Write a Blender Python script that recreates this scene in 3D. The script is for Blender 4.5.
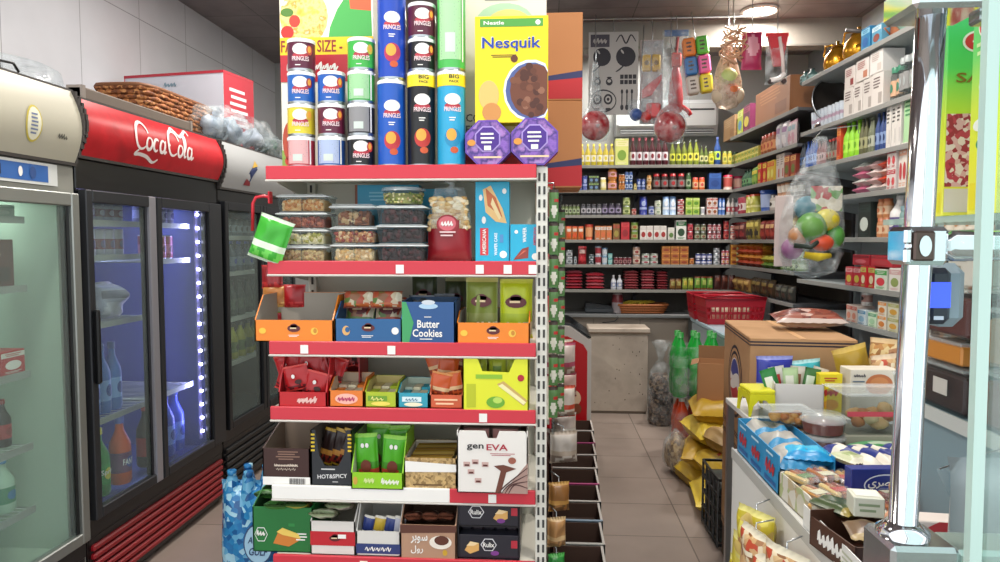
import bpy, math, random
from mathutils import Matrix, Vector, noise
R = math.radians
PI = math.pi
scn = bpy.context.scene
COL = scn.collection
for o in list(bpy.data.objects): bpy.data.objects.remove(o)
random.seed(7)

# ------------------------------------------------------------ camera
FOC, EYE = 700.0, 1.5
PITCH = math.atan(41/FOC)
YAW = math.atan(45/FOC*math.cos(PITCH))
cd = bpy.data.cameras.new('camera'); cam = bpy.data.objects.new('camera', cd); COL.objects.link(cam)
cam.location = (0, 0, EYE); cam.rotation_euler = (PI/2-PITCH, 0, YAW)
cd.sensor_width = 36; cd.lens = FOC*36/1000; cd.clip_start = .05
scn.camera = cam
_RM = Matrix.Rotation(YAW, 3, 'Z') @ Matrix.Rotation(PI/2-PITCH, 3, 'X')
def at(px, py, X=None, Y=None, Z=None):
    "point of the place seen at a pixel of the photograph, on a plane of known x, y or z"
    r = _RM @ Vector(((px-500)/FOC, (281-py)/FOC, -1))
    t = X/r.x if X is not None else Y/r.y if Y is not None else (Z-EYE)/r.z
    return Vector((r.x*t, r.y*t, EYE+r.z*t))

# ------------------------------------------------------------ world and exposure
scn.view_settings.view_transform = 'Standard'; scn.view_settings.look = 'None'
scn.view_settings.gamma = 1; scn.view_settings.use_curve_mapping = False
scn.view_settings.exposure = 0.42
w = bpy.data.worlds.new('world'); scn.world = w; w.use_nodes = True
bg = w.node_tree.nodes['Background']; bg.inputs[0].default_value = (.93, .965, 1, 1); bg.inputs[1].default_value = 1.35

# ------------------------------------------------------------ materials
def lin(h):
    if not isinstance(h, str): return h
    c = [int(h[i:i+2], 16)/255 for i in (0, 2, 4)]
    return tuple(x/12.92 if x <= .04045 else ((x+.055)/1.055)**2.4 for x in c)+(1,)
_mc = {}
def M(h, rough=.45, metal=0, spec=.5):
    if not isinstance(h, str): return h
    k = (h, rough, metal, spec)
    if k in _mc: return _mc[k]
    m = bpy.data.materials.new('paint_'+h); m.use_nodes = True; b = m.node_tree.nodes['Principled BSDF']
    b.inputs['Base Color'].default_value = lin(h); b.inputs['Roughness'].default_value = rough
    b.inputs['Metallic'].default_value = metal; b.inputs['Specular IOR Level'].default_value = spec
    m.diffuse_color = lin(h); _mc[k] = m; return m
def _new(name):
    m = bpy.data.materials.new(name); m.use_nodes = True
    return m, m.node_tree, m.node_tree.nodes['Principled BSDF']
def ramp(nt, cols, const=False):
    r = nt.nodes.new('ShaderNodeValToRGB'); e = r.color_ramp.elements
    if const: r.color_ramp.interpolation = 'CONSTANT'
    n = len(cols)
    while len(e) < n: e.new(.5)
    for i, c in enumerate(cols):
        e[i].position = i/n if const else i/max(1, n-1); e[i].color = lin(c)
    return r
def speckle(name, cols, scale=60, rough=.5, bump=0, kind='voronoi', const=True, metal=0):
    "printed or mottled surface: cells or clouds of the given colours"
    k = ('sp', name)
    if k in _mc: return _mc[k]
    m, nt, b = _new(name); tc = nt.nodes.new('ShaderNodeTexCoord')
    if kind == 'voronoi':
        t = nt.nodes.new('ShaderNodeTexVoronoi'); t.inputs['Scale'].default_value = scale
        s = nt.nodes.new('ShaderNodeSeparateColor'); nt.links.new(t.outputs['Color'], s.inputs[0]); src = s.outputs[0]
    else:
        t = nt.nodes.new('ShaderNodeTexNoise'); t.inputs['Scale'].default_value = scale; t.inputs['Detail'].default_value = 4
        mr = nt.nodes.new('ShaderNodeMapRange'); mr.inputs[1].default_value = .3; mr.inputs[2].default_value = .7
        nt.links.new(t.outputs[0], mr.inputs[0]); src = mr.outputs[0]
    nt.links.new(tc.outputs['Object'], t.inputs['Vector'])
    r = ramp(nt, cols, const); nt.links.new(src, r.inputs[0]); nt.links.new(r.outputs[0], b.inputs['Base Color'])
    b.inputs['Roughness'].default_value = rough; b.inputs['Metallic'].default_value = metal
    if bump:
        bp = nt.nodes.new('ShaderNodeBump'); bp.inputs['Strength'].default_value = bump; bp.inputs['Distance'].default_value = .004
        nt.links.new(t.outputs[0], bp.inputs['Height']); nt.links.new(bp.outputs[0], b.inputs['Normal'])
    m.diffuse_color = lin(cols[0]); _mc[k] = m; return m
def clear(name, col='FFFFFF', see=.8, rough=.08, wrinkle=0):
    "thin clear plastic or glass: mostly lets light through, with a glossy sheen"
    k = ('cl', name)
    if k in _mc: return _mc[k]
    m, nt, b = _new(name); b.inputs['Base Color'].default_value = lin(col); b.inputs['Roughness'].default_value = rough
    tr = nt.nodes.new('ShaderNodeBsdfTransparent'); tr.inputs[0].default_value = [1-(1-c)*.6 for c in lin(col)[:3]]+[1]
    mx = nt.nodes.new('ShaderNodeMixShader'); mx.inputs[0].default_value = see
    if wrinkle:
        tc = nt.nodes.new('ShaderNodeTexCoord'); t = nt.nodes.new('ShaderNodeTexNoise'); t.inputs['Scale'].default_value = wrinkle; t.inputs['Detail'].default_value = 3
        bp = nt.nodes.new('ShaderNodeBump'); bp.inputs['Strength'].default_value = .6; bp.inputs['Distance'].default_value = .015
        nt.links.new(tc.outputs['Object'], t.inputs['Vector']); nt.links.new(t.outputs[0], bp.inputs['Height']); nt.links.new(bp.outputs[0], b.inputs['Normal'])
        mr = nt.nodes.new('ShaderNodeMapRange'); mr.inputs[1].default_value = .35; mr.inputs[2].default_value = .7
        mr.inputs[3].default_value = min(1, see+.12); mr.inputs[4].default_value = see-.18
        nt.links.new(t.outputs[0], mr.inputs[0]); nt.links.new(mr.outputs[0], mx.inputs[0])
    nt.links.new(b.outputs[0], mx.inputs[1]); nt.links.new(tr.outputs[0], mx.inputs[2])
    nt.links.new(mx.outputs[0], nt.nodes['Material Output'].inputs[0]); _mc[k] = m; return m
def glow(name, col, s):
    m, nt, b = _new(name); b.inputs['Base Color'].default_value = lin(col)
    b.inputs['Emission Color'].default_value = lin(col); b.inputs['Emission Strength'].default_value = s; return m
def grid_mat(name, base, joint, sx, sy, off=(0, 0), jw=.006, rough=.3, var=.06, plane='xy', noise_scale=3, bump=.2):
    "tiles or panels with joints at every sx, sy metres"
    m, nt, b = _new(name); N = nt.nodes; L = nt.links
    tc = N.new('ShaderNodeTexCoord'); sp = N.new('ShaderNodeSeparateXYZ'); L.new(tc.outputs['Object'], sp.inputs[0])
    def mth(op, a, bb=None):
        n = N.new('ShaderNodeMath'); n.operation = op
        for i, v in enumerate((a, bb)):
            if v is None: continue
            if hasattr(v, 'links'): L.new(v, n.inputs[i])
            else: n.inputs[i].default_value = v
        return n.outputs[0]
    ax = {'xy': (0, 1), 'yz': (1, 2), 'xz': (0, 2)}[plane]
    js = []; ids = []
    for k, (a, s, o) in enumerate(zip(ax, (sx, sy), off)):
        u = mth('DIVIDE', mth('SUBTRACT', sp.outputs[a], o), s)
        f = mth('FRACT', u); ids.append(mth('FLOOR', u))
        js.append(mth('LESS_THAN', mth('SUBTRACT', .5, mth('ABSOLUTE', mth('SUBTRACT', f, .5))), jw/s/2))
    j = mth('MAXIMUM', js[0], js[1])
    wn = N.new('ShaderNodeTexWhiteNoise'); cmb = N.new('ShaderNodeCombineXYZ'); L.new(ids[0], cmb.inputs[0]); L.new(ids[1], cmb.inputs[1]); L.new(cmb.outputs[0], wn.inputs[0])
    ns = N.new('ShaderNodeTexNoise'); ns.inputs['Scale'].default_value = noise_scale; ns.inputs['Detail'].default_value = 6; L.new(tc.outputs['Object'], ns.inputs['Vector'])
    v = mth('ADD', mth('MULTIPLY', mth('SUBTRACT', wn.outputs[0], .5), var), mth('MULTIPLY', mth('SUBTRACT', ns.outputs[0], .5), var*5))
    hs = N.new('ShaderNodeHueSaturation'); hs.inputs['Color'].default_value = lin(base); L.new(mth('ADD', 1.0, v), hs.inputs['Value'])
    mx = N.new('ShaderNodeMix'); mx.data_type = 'RGBA'; L.new(j, mx.inputs[0]); L.new(hs.outputs[0], mx.inputs[6]); mx.inputs[7].default_value = lin(joint)
    L.new(mx.outputs[2], b.inputs['Base Color']); b.inputs['Roughness'].default_value = rough
    bp = N.new('ShaderNodeBump'); bp.inputs['Strength'].default_value = bump; bp.inputs['Distance'].default_value = .002; bp.invert = True
    L.new(j, bp.inputs['Height']); L.new(bp.outputs[0], b.inputs['Normal']); return m

WHITE = M('EDEBE6', .5); STEEL = M('B9BEC2', .3, 1); CHROME = M('E4E8EC', .08, 1); DARK = M('1A1B1E', .4)
BLACK = M('0C0D10', .3); CARD = M('A87850', .85); CARDIN = M('8A6544', .9); OFFWHITE = M('D8D6CC', .5)
GREYSH = M('8E9294', .5); REDSTRIP = M('C8303F', .4)
CLEAR = clear('clear_plastic', 'C8D0D0', .94, .08); CLEARW = clear('clear_wrap', 'EEF4F6', .88, .15, 14)
FILM = clear('plastic_film', 'EAF0F2', .86, .2, 14); GLASS = clear('door_glass', 'E4F0EC', .93, .03); LIDC = clear('clear_lid', 'F4F8F8', .72, .15)

# ------------------------------------------------------------ mesh builder
_txt = {}
def text_geo(s):
    if s not in _txt:
        c = bpy.data.curves.new('t', 'FONT'); c.body = s; c.resolution_u = 2; c.align_x = 'CENTER'; c.offset = .018
        o = bpy.data.objects.new('t', c); me = o.to_mesh()
        vs = [(v.co.x, v.co.y) for v in me.vertices]; fs = [tuple(p.vertices) for p in me.polygons]
        o.to_mesh_clear(); bpy.data.objects.remove(o); bpy.data.curves.remove(c)
        x0 = min(v[0] for v in vs); x1 = max(v[0] for v in vs); y0 = min(v[1] for v in vs); y1 = max(v[1] for v in vs)
        _txt[s] = ([((a-(x0+x1)/2)/(x1-x0), (b-(y0+y1)/2)/(y1-y0)) for a, b in vs], fs)
    return _txt[s]
def front(x=0, y=0, z=0): return lambda u, v, w=0: (x+u, y-w, z+v)       # on a face looking to -y
def back(x=0, y=0, z=0): return lambda u, v, w=0: (x-u, y+w, z+v)
def sideL(x=0, y=0, z=0): return lambda u, v, w=0: (x-w, y-u, z+v)      # looking to -x
def sideR(x=0, y=0, z=0): return lambda u, v, w=0: (x+w, y+u, z+v)      # looking to +x
def top(x=0, y=0, z=0): return lambda u, v, w=0: (x+u, y+v, z+w)
def wrap(r, z=0, a0=0): return lambda u, v, w=0: ((r+w)*math.sin(a0+u/r), -(r+w)*math.cos(a0+u/r), z+v)
class MB:
    def __init__(s): s.v = []; s.f = []; s.m = []; s.sm = []; s.mats = []
    def add(s, vs, fs, mat, fn=None, smooth=False):
        if mat not in s.mats: s.mats.append(mat)
        i = s.mats.index(mat); n = len(s.v)
        s.v += [fn(*v) if fn else tuple(v) for v in vs]
        for f in fs: s.f.append([n+a for a in f]); s.m.append(i); s.sm.append(smooth)
        return s
    def box(s, x0, x1, y0, y1, z0, z1, mat, c=0, fn=None):
        if c <= 0:
            vs = [(x, y, z) for x in (x0, x1) for y in (y0, y1) for z in (z0, z1)]
            return s.add(vs, [(0, 1, 3, 2), (4, 6, 7, 5), (0, 4, 5, 1), (2, 3, 7, 6), (0, 2, 6, 4), (1, 5, 7, 3)], mat, fn)
        c = min(c, (x1-x0)/2.01, (y1-y0)/2.01, (z1-z0)/2.01)
        vs = []; ix = {}
        for i, X in enumerate((x0, x1)):
            for j, Y in enumerate((y0, y1)):
                for k, Z in enumerate((z0, z1)):
                    dx = c*(1-2*i); dy = c*(1-2*j); dz = c*(1-2*k)
                    ix[i, j, k] = len(vs); vs += [(X, Y+dy, Z+dz), (X+dx, Y, Z+dz), (X+dx, Y+dy, Z)]
        g = lambda i, j, k, a: ix[i, j, k]+a
        fs = []
        for i in (0, 1): fs += [(g(i, 0, 0, 0), g(i, 1, 0, 0), g(i, 1, 1, 0), g(i, 0, 1, 0)), (g(0, i, 0, 1), g(1, i, 0, 1), g(1, i, 1, 1), g(0, i, 1, 1)), (g(0, 0, i, 2), g(1, 0, i, 2), g(1, 1, i, 2), g(0, 1, i, 2))]
        for a in (0, 1):
            for b in (0, 1):
                fs += [(g(a, b, 0, 0), g(a, b, 1, 0), g(a, b, 1, 1), g(a, b, 0, 1)), (g(a, 0, b, 0), g(a, 1, b, 0), g(a, 1, b, 2), g(a, 0, b, 2)), (g(0, a, b, 1), g(1, a, b, 1), g(1, a, b, 2), g(0, a, b, 2))]
                for e in (0, 1): fs.append((g(a, b, e, 0), g(a, b, e, 1), g(a, b, e, 2)))
        return s.add(vs, fs, mat, fn)
    def lathe(s, prof, n=16, fn=None, mat=None, cap=True, sx=1, sy=1, smooth=True, cx=0, cy=0, ang=0):
        "prof: (r, z[, material of the band above])"
        for a in range(len(prof)-1):
            m = prof[a][2] if len(prof[a]) > 2 else mat
            vs = [(cx+r*sx*math.cos(2*PI*i/n+ang), cy+r*sy*math.sin(2*PI*i/n+ang), z) for r, z in (prof[a][:2], prof[a+1][:2]) for i in range(n)]
            s.add(vs, [(i, (i+1) % n, n+(i+1) % n, n+i) for i in range(n)], m, fn, smooth)
        if cap:
            for p, m in ((prof[0], prof[0][2] if len(prof[0]) > 2 else mat), (prof[-1], prof[-2][2] if len(prof[-2]) > 2 else mat)):
                if p[0] > 1e-4: s.add([(cx+p[0]*sx*math.cos(2*PI*i/n+ang), cy+p[0]*sy*math.sin(2*PI*i/n+ang), p[1]) for i in range(n)], [tuple(range(n))], m, fn)
        return s
    def poly(s, pts, mat, fn=None, w=0):
        return s.add([(p[0], p[1], w) for p in pts], [tuple(range(len(pts)))], mat, fn)
    def prism(s, pts, w0, w1, mat, fn=None):
        n = len(pts)
        return s.add([(p[0], p[1], w) for w in (w0, w1) for p in pts], [tuple(range(n)), tuple(range(n, 2*n))]+[(i, (i+1) % n, n+(i+1) % n, n+i) for i in range(n)], mat, fn)
    def rect(s, u0, u1, v0, v1, mat, fn=None, w=.0006, n=1):
        vs = []; 
        for i in range(n+1): u = u0+(u1-u0)*i/n; vs += [(u, v0, w), (u, v1, w)]
        return s.add(vs, [(2*i, 2*i+2, 2*i+3, 2*i+1) for i in range(n)], mat, fn)
    def disc(s, u, v, a, b, mat, fn=None, w=.0009, n=18, a0=0, a1=2*PI, rot=0, umax=9):
        vs = [(u, v, w)]; full = abs(a1-a0-2*PI) < 1e-6
        for k in (.5, 1):
            for i in range(n+(0 if full else 1)):
                t = a0+(a1-a0)*i/n; x = a*k*math.cos(t); y = b*k*math.sin(t)
                vs.append((min(umax, u+x*math.cos(rot)-y*math.sin(rot)), v+x*math.sin(rot)+y*math.cos(rot), w))
        q = n if full else n+1; fs = []
        for i in range(n):
            j = (i+1) % q; fs += [(0, 1+i, 1+j), (1+i, 1+q+i, 1+q+j, 1+j)]
        return s.add(vs, fs, mat, fn)
    def text(s, t, u, v, W, H, mat, fn=None, w=.0015, shear=0, rot=0):
        vs, fs = text_geo(t); out = []
        for a, b in vs:
            x = a*W+b*H*shear; y = b*H
            out.append((u+x*math.cos(rot)-y*math.sin(rot), v+x*math.sin(rot)+y*math.cos(rot), w))
        return s.add(out, fs, mat, fn)
    def scrawl(s, t, u, v, W, H, mat, fn=None, w=.0015, shear=0, rot=0):
        "unreadable brush lettering"
        rr = random.Random(len(t)*7+int(abs(u)*1e4)); n = max(3, len(t)); x = -W/2
        for k in range(n):
            a = x+W*k/n; c = W/n; q = [(a, -H*.3), (a+c*.35, H*rr.uniform(.1, .5)), (a+c*.55, -H*.45), (a+c*.9, H*rr.uniform(-.1, .3))]
            q = [(u+(p[0]+p[1]*shear)*math.cos(rot)-p[1]*math.sin(rot), v+(p[0]+p[1]*shear)*math.sin(rot)+p[1]*math.cos(rot)) for p in q]
            s.ribbon(q, H*.11, mat, fn, w, 3)
        return s
    def lines(s, u0, u1, v0, v1, n, mat, fn=None, w=.0012, seed=0):
        "rows of tiny unreadable print"
        rr = random.Random(seed); h = (v1-v0)/n
        for i in range(n):
            a = u0+(u1-u0)*rr.uniform(0, .12); b = u1-(u1-u0)*rr.uniform(0, .3)
            s.rect(a, b, v0+h*i+h*.25, v0+h*i+h*.7, mat, fn, w)
        return s
    def bars(s, u0, u1, v0, v1, mat, fn=None, w=.0012):
        rr = random.Random(3); x = u0
        while x < u1: k = rr.choice((.001, .0016, .0024)); s.rect(x, min(x+k, u1), v0, v1, mat, fn, w); x += k+.0016
        return s
    def tube(s, pts, r, mat, n=8, fn=None, closed=False):
        P = [Vector(p) for p in pts]; m = len(P); vs = []; up = None
        for i, p in enumerate(P):
            if closed: t = P[(i+1) % m]-P[i-1]
            else: t = P[min(i+1, m-1)]-P[max(i-1, 0)]
            t = t.normalized() if t.length > 1e-9 else Vector((0, 0, 1))
            if up is None: up = t.orthogonal().normalized()
            a = (up-t*up.dot(t)); a = a.normalized() if a.length > 1e-6 else t.orthogonal().normalized(); up = a; b = t.cross(a)
            rr = r[i] if isinstance(r, (list, tuple)) else r
            vs += [tuple(p+(a*math.cos(2*PI*k/n)+b*math.sin(2*PI*k/n))*rr) for k in range(n)]
        fs = [(i*n+k, i*n+(k+1) % n, ((i+1) % m)*n+(k+1) % n, ((i+1) % m)*n+k) for i in range(m if closed else m-1) for k in range(n)]
        if not closed: fs += [tuple(range(n)), tuple(range((m-1)*n, m*n))]
        return s.add(vs, fs, mat, fn, True)
    def ribbon(s, pts, wd, mat, fn=None, w=.002, sub=6):
        P = [Vector((p[0], p[1])) for p in pts]; Q = []
        for i in range(len(P)-1):
            a, b, c, d = P[max(i-1, 0)], P[i], P[i+1], P[min(i+2, len(P)-1)]
            for k in range(sub):
                t = k/sub; Q.append(.5*((2*b)+(c-a)*t+(2*a-5*b+4*c-d)*t*t+(3*b-a-3*c+d)*t**3))
        Q.append(P[-1]); vs = []; m = len(Q)
        for i, p in enumerate(Q):
            t = Q[min(i+1, m-1)]-Q[max(i-1, 0)]; t = t.normalized() if t.length > 1e-9 else Vector((1, 0)); nn = Vector((-t.y, t.x))
            k = wd*(.5+.5*math.sin(PI*min(1, max(0, i/(m-1))))); vs += [tuple(p+nn*k)+(w,), tuple(p-nn*k)+(w,)]
        return s.add(vs, [(2*i, 2*i+1, 2*i+3, 2*i+2) for i in range(m-1)], mat, fn)
    def bag(s, wd, h, d, mat, fn=None, crimp=.05, nx=12, nz=14, seed=0, lump=.12, pat=None, pinch=0):
        "filled pouch standing on its lower seam, printed front; pat(u, v, front) gives the material at u -1..1, v 0..1"
        for side in (-1, 1):
            vs = []; 
            for j in range(nz+1):
                v = j/nz
                for i in range(nx+1):
                    u = 2*i/nx-1
                    e = max(0, 1-abs(u)**3.2)**.6; q = max(0, 1-abs(2*v-1)**5)**.7
                    if v < crimp or v > 1-crimp: q = 0
                    y = side*d/2*e*q
                    nn = noise.noise(Vector((u*1.7+seed, v*2.3, side*3+seed*.7)))
                    y += side*d*lump*nn*q*e
                    ww = wd/2*(1-.05*q)*(1-pinch*max(0, v-.6)/.4)
                    vs.append((u*ww, y+(.0015*(-1)**i if q == 0 else 0), v*h))
            for j in range(nz):
                for i in range(nx):
                    u = (i+.5)/nx*2-1; v = (j+.5)/nz
                    m = pat(u, v, side < 0) if pat else mat
                    a = j*(nx+1)+i
                    s.add([vs[a], vs[a+1], vs[a+nx+2], vs[a+nx+1]], [(0, 1, 2, 3)], m, fn, True)
        return s
    def blob(s, c, r, mat, n=8, m=5, sc=(1, 1, 1), rot=0, jit=0, seed=0, fn=None):
        vs = []; cr, sr = math.cos(rot), math.sin(rot)
        for j in range(m+1):
            t = PI*j/m
            for i in range(n):
                p = 2*PI*i/n; k = 1+(jit*noise.noise(Vector((math.sin(t)*math.cos(p)*1.6+seed, math.sin(t)*math.sin(p)*1.6, math.cos(t)*1.6+seed))) if jit else 0)
                x = r*k*math.sin(t)*math.cos(p)*sc[0]; y = r*k*math.sin(t)*math.sin(p)*sc[1]; z = r*k*math.cos(t)*sc[2]
                vs.append((c[0]+x*cr-y*sr, c[1]+x*sr+y*cr, c[2]+z))
        return s.add(vs, [(j*n+i, j*n+(i+1) % n, (j+1)*n+(i+1) % n, (j+1)*n+i) for j in range(m) for i in range(n)], mat, fn, True)
    def mesh(s, name):
        # merge doubles by position so that bags shade smoothly
        key = {}; mp = []; vv = []
        for v in s.v:
            k = (round(v[0], 5), round(v[1], 5), round(v[2], 5))
            if k not in key: key[k] = len(vv); vv.append(v)
            mp.append(key[k])
        fs = []; mi = []; sm = []
        for f, m, q in zip(s.f, s.m, s.sm):
            g = []
            for a in f:
                a = mp[a]
                if a not in g: g.append(a)
            if len(g) >= 3: fs.append(g); mi.append(m); sm.append(q)
        me = bpy.data.meshes.new(name); me.from_pydata(vv, [], fs)
        for m in s.mats: me.materials.append(m)
        me.polygons.foreach_set('material_index', mi); me.polygons.foreach_set('use_smooth', sm); me.update(); return me
    def build(s, name, parent=None, loc=None, rz=0, rx=0, ry=0):
        o = bpy.data.objects.new(name, s.mesh(name)); COL.objects.link(o)
        if parent: o.parent = parent
        if loc is not None: o.location = loc
        if rz or rx or ry: o.rotation_euler = (rx, ry, rz)
        return o
def tag(o, label, cat, group=None, kind=None):
    if label: o['label'] = label
    if cat: o['category'] = cat
    if group: o['group'] = group
    if kind: o['kind'] = kind
    return o
def root(name, label, cat, loc=(0, 0, 0), rz=0, group=None, kind=None, rx=0, ry=0):
    o = bpy.data.objects.new(name, None); COL.objects.link(o); o.empty_display_size = .05
    o.location = loc; o.rotation_euler = (rx, ry, rz); return tag(o, label, cat, group, kind)
def clone(o, loc=None, rz=None, label=None, group=None, parent=None, **kw):
    c = o.copy(); COL.objects.link(c)
    if parent: c.parent = parent
    if loc is not None: c.location = loc
    if rz is not None: c.rotation_euler = (0, 0, rz)
    if label: c['label'] = label
    if group: c['group'] = group
    for ch in [x for x in o.children]:
        clone(ch, parent=c)
    return c
def struct(name, mb, cat=None, label=None):
    o = mb.build(name); o['kind'] = 'structure'
    if label: o['label'] = label
    return o

# ------------------------------------------------------------ the setting
XL, XR, YB, YF, ZC = -2.76, 2.55, 7.1, .75, 3.3
tile = grid_mat('floor_tile', '8F8178', '5E534B', .44, .44, (.725, 3.51), .007, .42, .10)
struct('floor', MB().box(XL-.1, XR+.1, -2.2, YB+.1, -.1, 0, tile))
ceil = grid_mat('ceiling_panel', '766A6A', '3C3434', .6, .6, (.1, .2), .008, .35, .22, noise_scale=5)
struct('ceiling', MB().box(XL-.1, XR+.1, YF, YB+.1, ZC, ZC+.1, ceil))
wl = grid_mat('wall_tile', 'D2D3D8', '9A9CA0', .62, .9, (.35, .3), .006, .12, .04, 'yz', bump=.1)
struct('wall_left', MB().box(XL-.12, XL, YF, YB+.1, 0, ZC, wl))
struct('wall_back', MB().box(XL, XR, YB, YB+.12, 0, ZC, M('A6A8A6', .6)))
struct('wall_right', MB().box(XR, XR+.12, YF, YB+.1, 0, ZC, M('8C9396', .6)))
struct('trim_1', MB().box(-.7, XR, 5.95, 6.1, 3.08, ZC, M('7F7A72', .6)).box(-.7, XR, 5.945, 5.95, 3.08, 3.095, M('6E6A64', .6)))
bb = MB()
for y in range(8): bb.box(XL, XL+.012, YF+.8*y, YF+.8*y+.79, 0, .1, M('6F625C', .4), .003)
struct('baseboard_left', bb)

# ceiling downlights (real lamps except the added one behind the beam), one of them in view by the rear beam
LM = glow('lamp_lens', 'FFF4EA', 30)
def downlight(x, y, power, label, grp='ceiling downlights', col=(1, .95, .88)):
    t = root('ceiling_light', label, 'ceiling light', (x, y, ZC), group=grp)
    MB().lathe([(.145, 0), (.15, -.012), (.125, -.02), (.118, -.006), (.116, 0)], 28, mat=M('D9D4CC', .35), cap=False).build('ring', t)
    MB().lathe([(.0, -.004), (.117, -.006)], 28, mat=LM, cap=False).build('lens', t)
    l = bpy.data.lights.new('lamp', 'AREA'); l.shape = 'DISK'; l.size = .22; l.energy = power; l.color = col
    o = bpy.data.objects.new('lamp', l); COL.objects.link(o); o.parent = t; o.location = (0, 0, -.03)
    return t
LP = at(760, 10, Z=ZC)
downlight(LP.x, LP.y, 34, 'round lit downlight in the ceiling by the rear beam, above the corner rack')
downlight(-.6, LP.y, 14, 'round ceiling downlight above the far end of the goods gondola')
downlight(.75, 6.55, 16, 'added unseen downlight behind the rear beam, brightening the air conditioner')  # added out of view as fill for the shaded air conditioner
downlight(-1.4, 3.9, 28, 'round ceiling downlight between the drink coolers and the gondola')
downlight(1.0, 3.6, 22, 'round ceiling downlight above the main aisle')
downlight(-1.3, 1.7, 22, 'round ceiling downlight above the white cooler near the entrance')
downlight(.7, 1.6, 22, 'round ceiling downlight above the sweets counter near the entrance')

# ------------------------------------------------------------ drink coolers along the wall
CX = -1.83
def cooler(name, label, y0, y1, header, hm, body, doors, frame_m, base_m, inside, glowcol, power, hz=(1.83, 2.06), zdoor=(.40, 1.70), liner_e=0):
    t = root(name, label, 'cooler', (0, 0, 0), group='drink coolers along the wall')
    xb = XL+.06; xf = CX
    b = MB(); th = .05
    b.box(xb, xf-.02, y0, y0+th, 0.02, hz[1], body).box(xb, xf-.02, y1-th, y1, 0.02, hz[1], body)
    b.box(xb, xb+th, y0+th, y1-th, .02, hz[1], body).box(xb+th, xf-.02, y0+th, y1-th, hz[1]-.04, hz[1], body)
    b.box(xb+th, xf-.02, y0+th, y1-th, .02, zdoor[0]-.03, body).box(xb+th, xf-.02, y0+th, y1-th, zdoor[1]+.02, hz[0], body)
    b.build('cabinet', t)
    # liner (three faces), separate colour
    l = MB(); e = .006
    l.box(xb+th, xb+th+e, y0+th, y1-th, zdoor[0]-.03, zdoor[1]+.02, inside)
    l.box(xb+th, xf-.05, y0+th, y0+th+e, zdoor[0]-.03, zdoor[1]+.02, inside).box(xb+th, xf-.05, y1-th-e, y1-th, zdoor[0]-.03, zdoor[1]+.02, inside)
    l.box(xb+th, xf-.05, y0+th, y1-th, zdoor[0]-.03, zdoor[0]-.024, inside).box(xb+th, xf-.05, y0+th, y1-th, zdoor[1]+.014, zdoor[1]+.02, inside)
    l.build('liner', t)
    # curved header
    h = MB(); n = 10; P = []
    for i in range(n+1):
        s = i/n; z = hz[0]+(hz[1]-hz[0])*s; P.append((xf-.02+.055*math.sin(PI*(.12+.8*s)), z))
    vs = [(x, y, z) for y in (y0+.012, y1-.012) for x, z in P]
    h.add(vs, [(i, i+1, n+2+i, n+1+i) for i in range(n)], hm, smooth=True)
    for y in (y0, y1-.012):
        for q in range(n): h.box(xf-.05, P[q][0]+.006, y, y+.012, P[q][1], P[q+1][1], M('3A3634', .4))
    h.box(xf-.05, P[0][0], y0, y1, hz[0]-.012, hz[0], M('3A3634', .4)).box(xf-.05, P[-1][0], y0, y1, hz[1], hz[1]+.008, M('4A4644', .4))
    hd = h.build('header', t)
    def hfn(u, v, w=0):           # u along the front measured from y0, v height from hz[0]
        s = v/(hz[1]-hz[0]); return (xf-.02+.055*math.sin(PI*(.12+.8*s))+w, y0+u, hz[0]+v)
    # base
    bm = MB(); nb = 6; zt = zdoor[0]-.1
    bm.box(xf-.06, xf-.018, y0+.01, y1-.01, .03, zt+.02, BLACK)
    for i in range(nb):
        z = .05+(zt-.05)*i/nb; bm.box(xf-.03, xf-.002, y0+.02, y1-.02, z, z+(zt-.05)/nb*.72, base_m, .006)
    bm.build('kick_panel', t)
    for yy in (y0+.08, y1-.08):
        for xx in (xb+.08, xf-.1): MB().lathe([(.025, 0), (.025, .02)], 10, mat=BLACK, cx=xx, cy=yy).build('foot', t)
    MB().box(xf-.05, xf-.015, y0, y1, zt+.02, zdoor[0], BLACK, .004).build('sill', t)
    MB().box(xf-.05, xf-.015, y0, y1, zdoor[1], hz[0]-.012, body, .004).build('door_surround', t)
    # doors
    for (a, c, hs) in doors:
        f = MB(); wd = .04; wr = .14 if (name[0] == 'r' and hs is None) else (.055 if name[0] == 'r' else .045); wr_m = M('A8A8B0', .3, .6) if (name[0] == 'r' and hs is not None) else frame_m
        f.box(xf-.015, xf+.02, a, a+wd, zdoor[0], zdoor[1], frame_m, .004).box(xf-.015, xf+.02, c-wr, c, zdoor[0], zdoor[1], wr_m, .004)
        f.box(xf-.015, xf+.02, a+wd, c-wr, zdoor[0], zdoor[0]+.045, frame_m, .004).box(xf-.015, xf+.02, a+wd, c-wr, zdoor[1]-.05, zdoor[1], frame_m, .004)
        f.box(xf-.02, xf+.006, a+wd, a+wd+.018, zdoor[0]+.045, zdoor[1]-.05, BLACK).box(xf-.02, xf+.006, c-wr-.018, c-wr, zdoor[0]+.045, zdoor[1]-.05, BLACK)
        d = f.build('door', t)
        MB().box(xf-.002, xf+.002, a+wd+.018, c-wr-.018, zdoor[0]+.045, zdoor[1]-.05, GLASS).build('glass_pane', d)
        if hs is not None: MB().box(xf+.02, xf+.045, hs-.012, hs+.012, .92, 1.22, BLACK, .006).build('handle', d)
    ar = bpy.data.lights.new('interior_lamp', 'AREA'); ar.shape = 'RECTANGLE'; ar.size = y1-y0-.2; ar.size_y = .08; ar.energy = power; ar.color = glowcol
    ao = bpy.data.objects.new('interior_lamp', ar); COL.objects.link(ao); ao.parent = t; ao.location = ((xb+xf)/2+.15, (y0+y1)/2, zdoor[1]); 
    ao.rotation_euler = (0, 0, PI/2)
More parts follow.
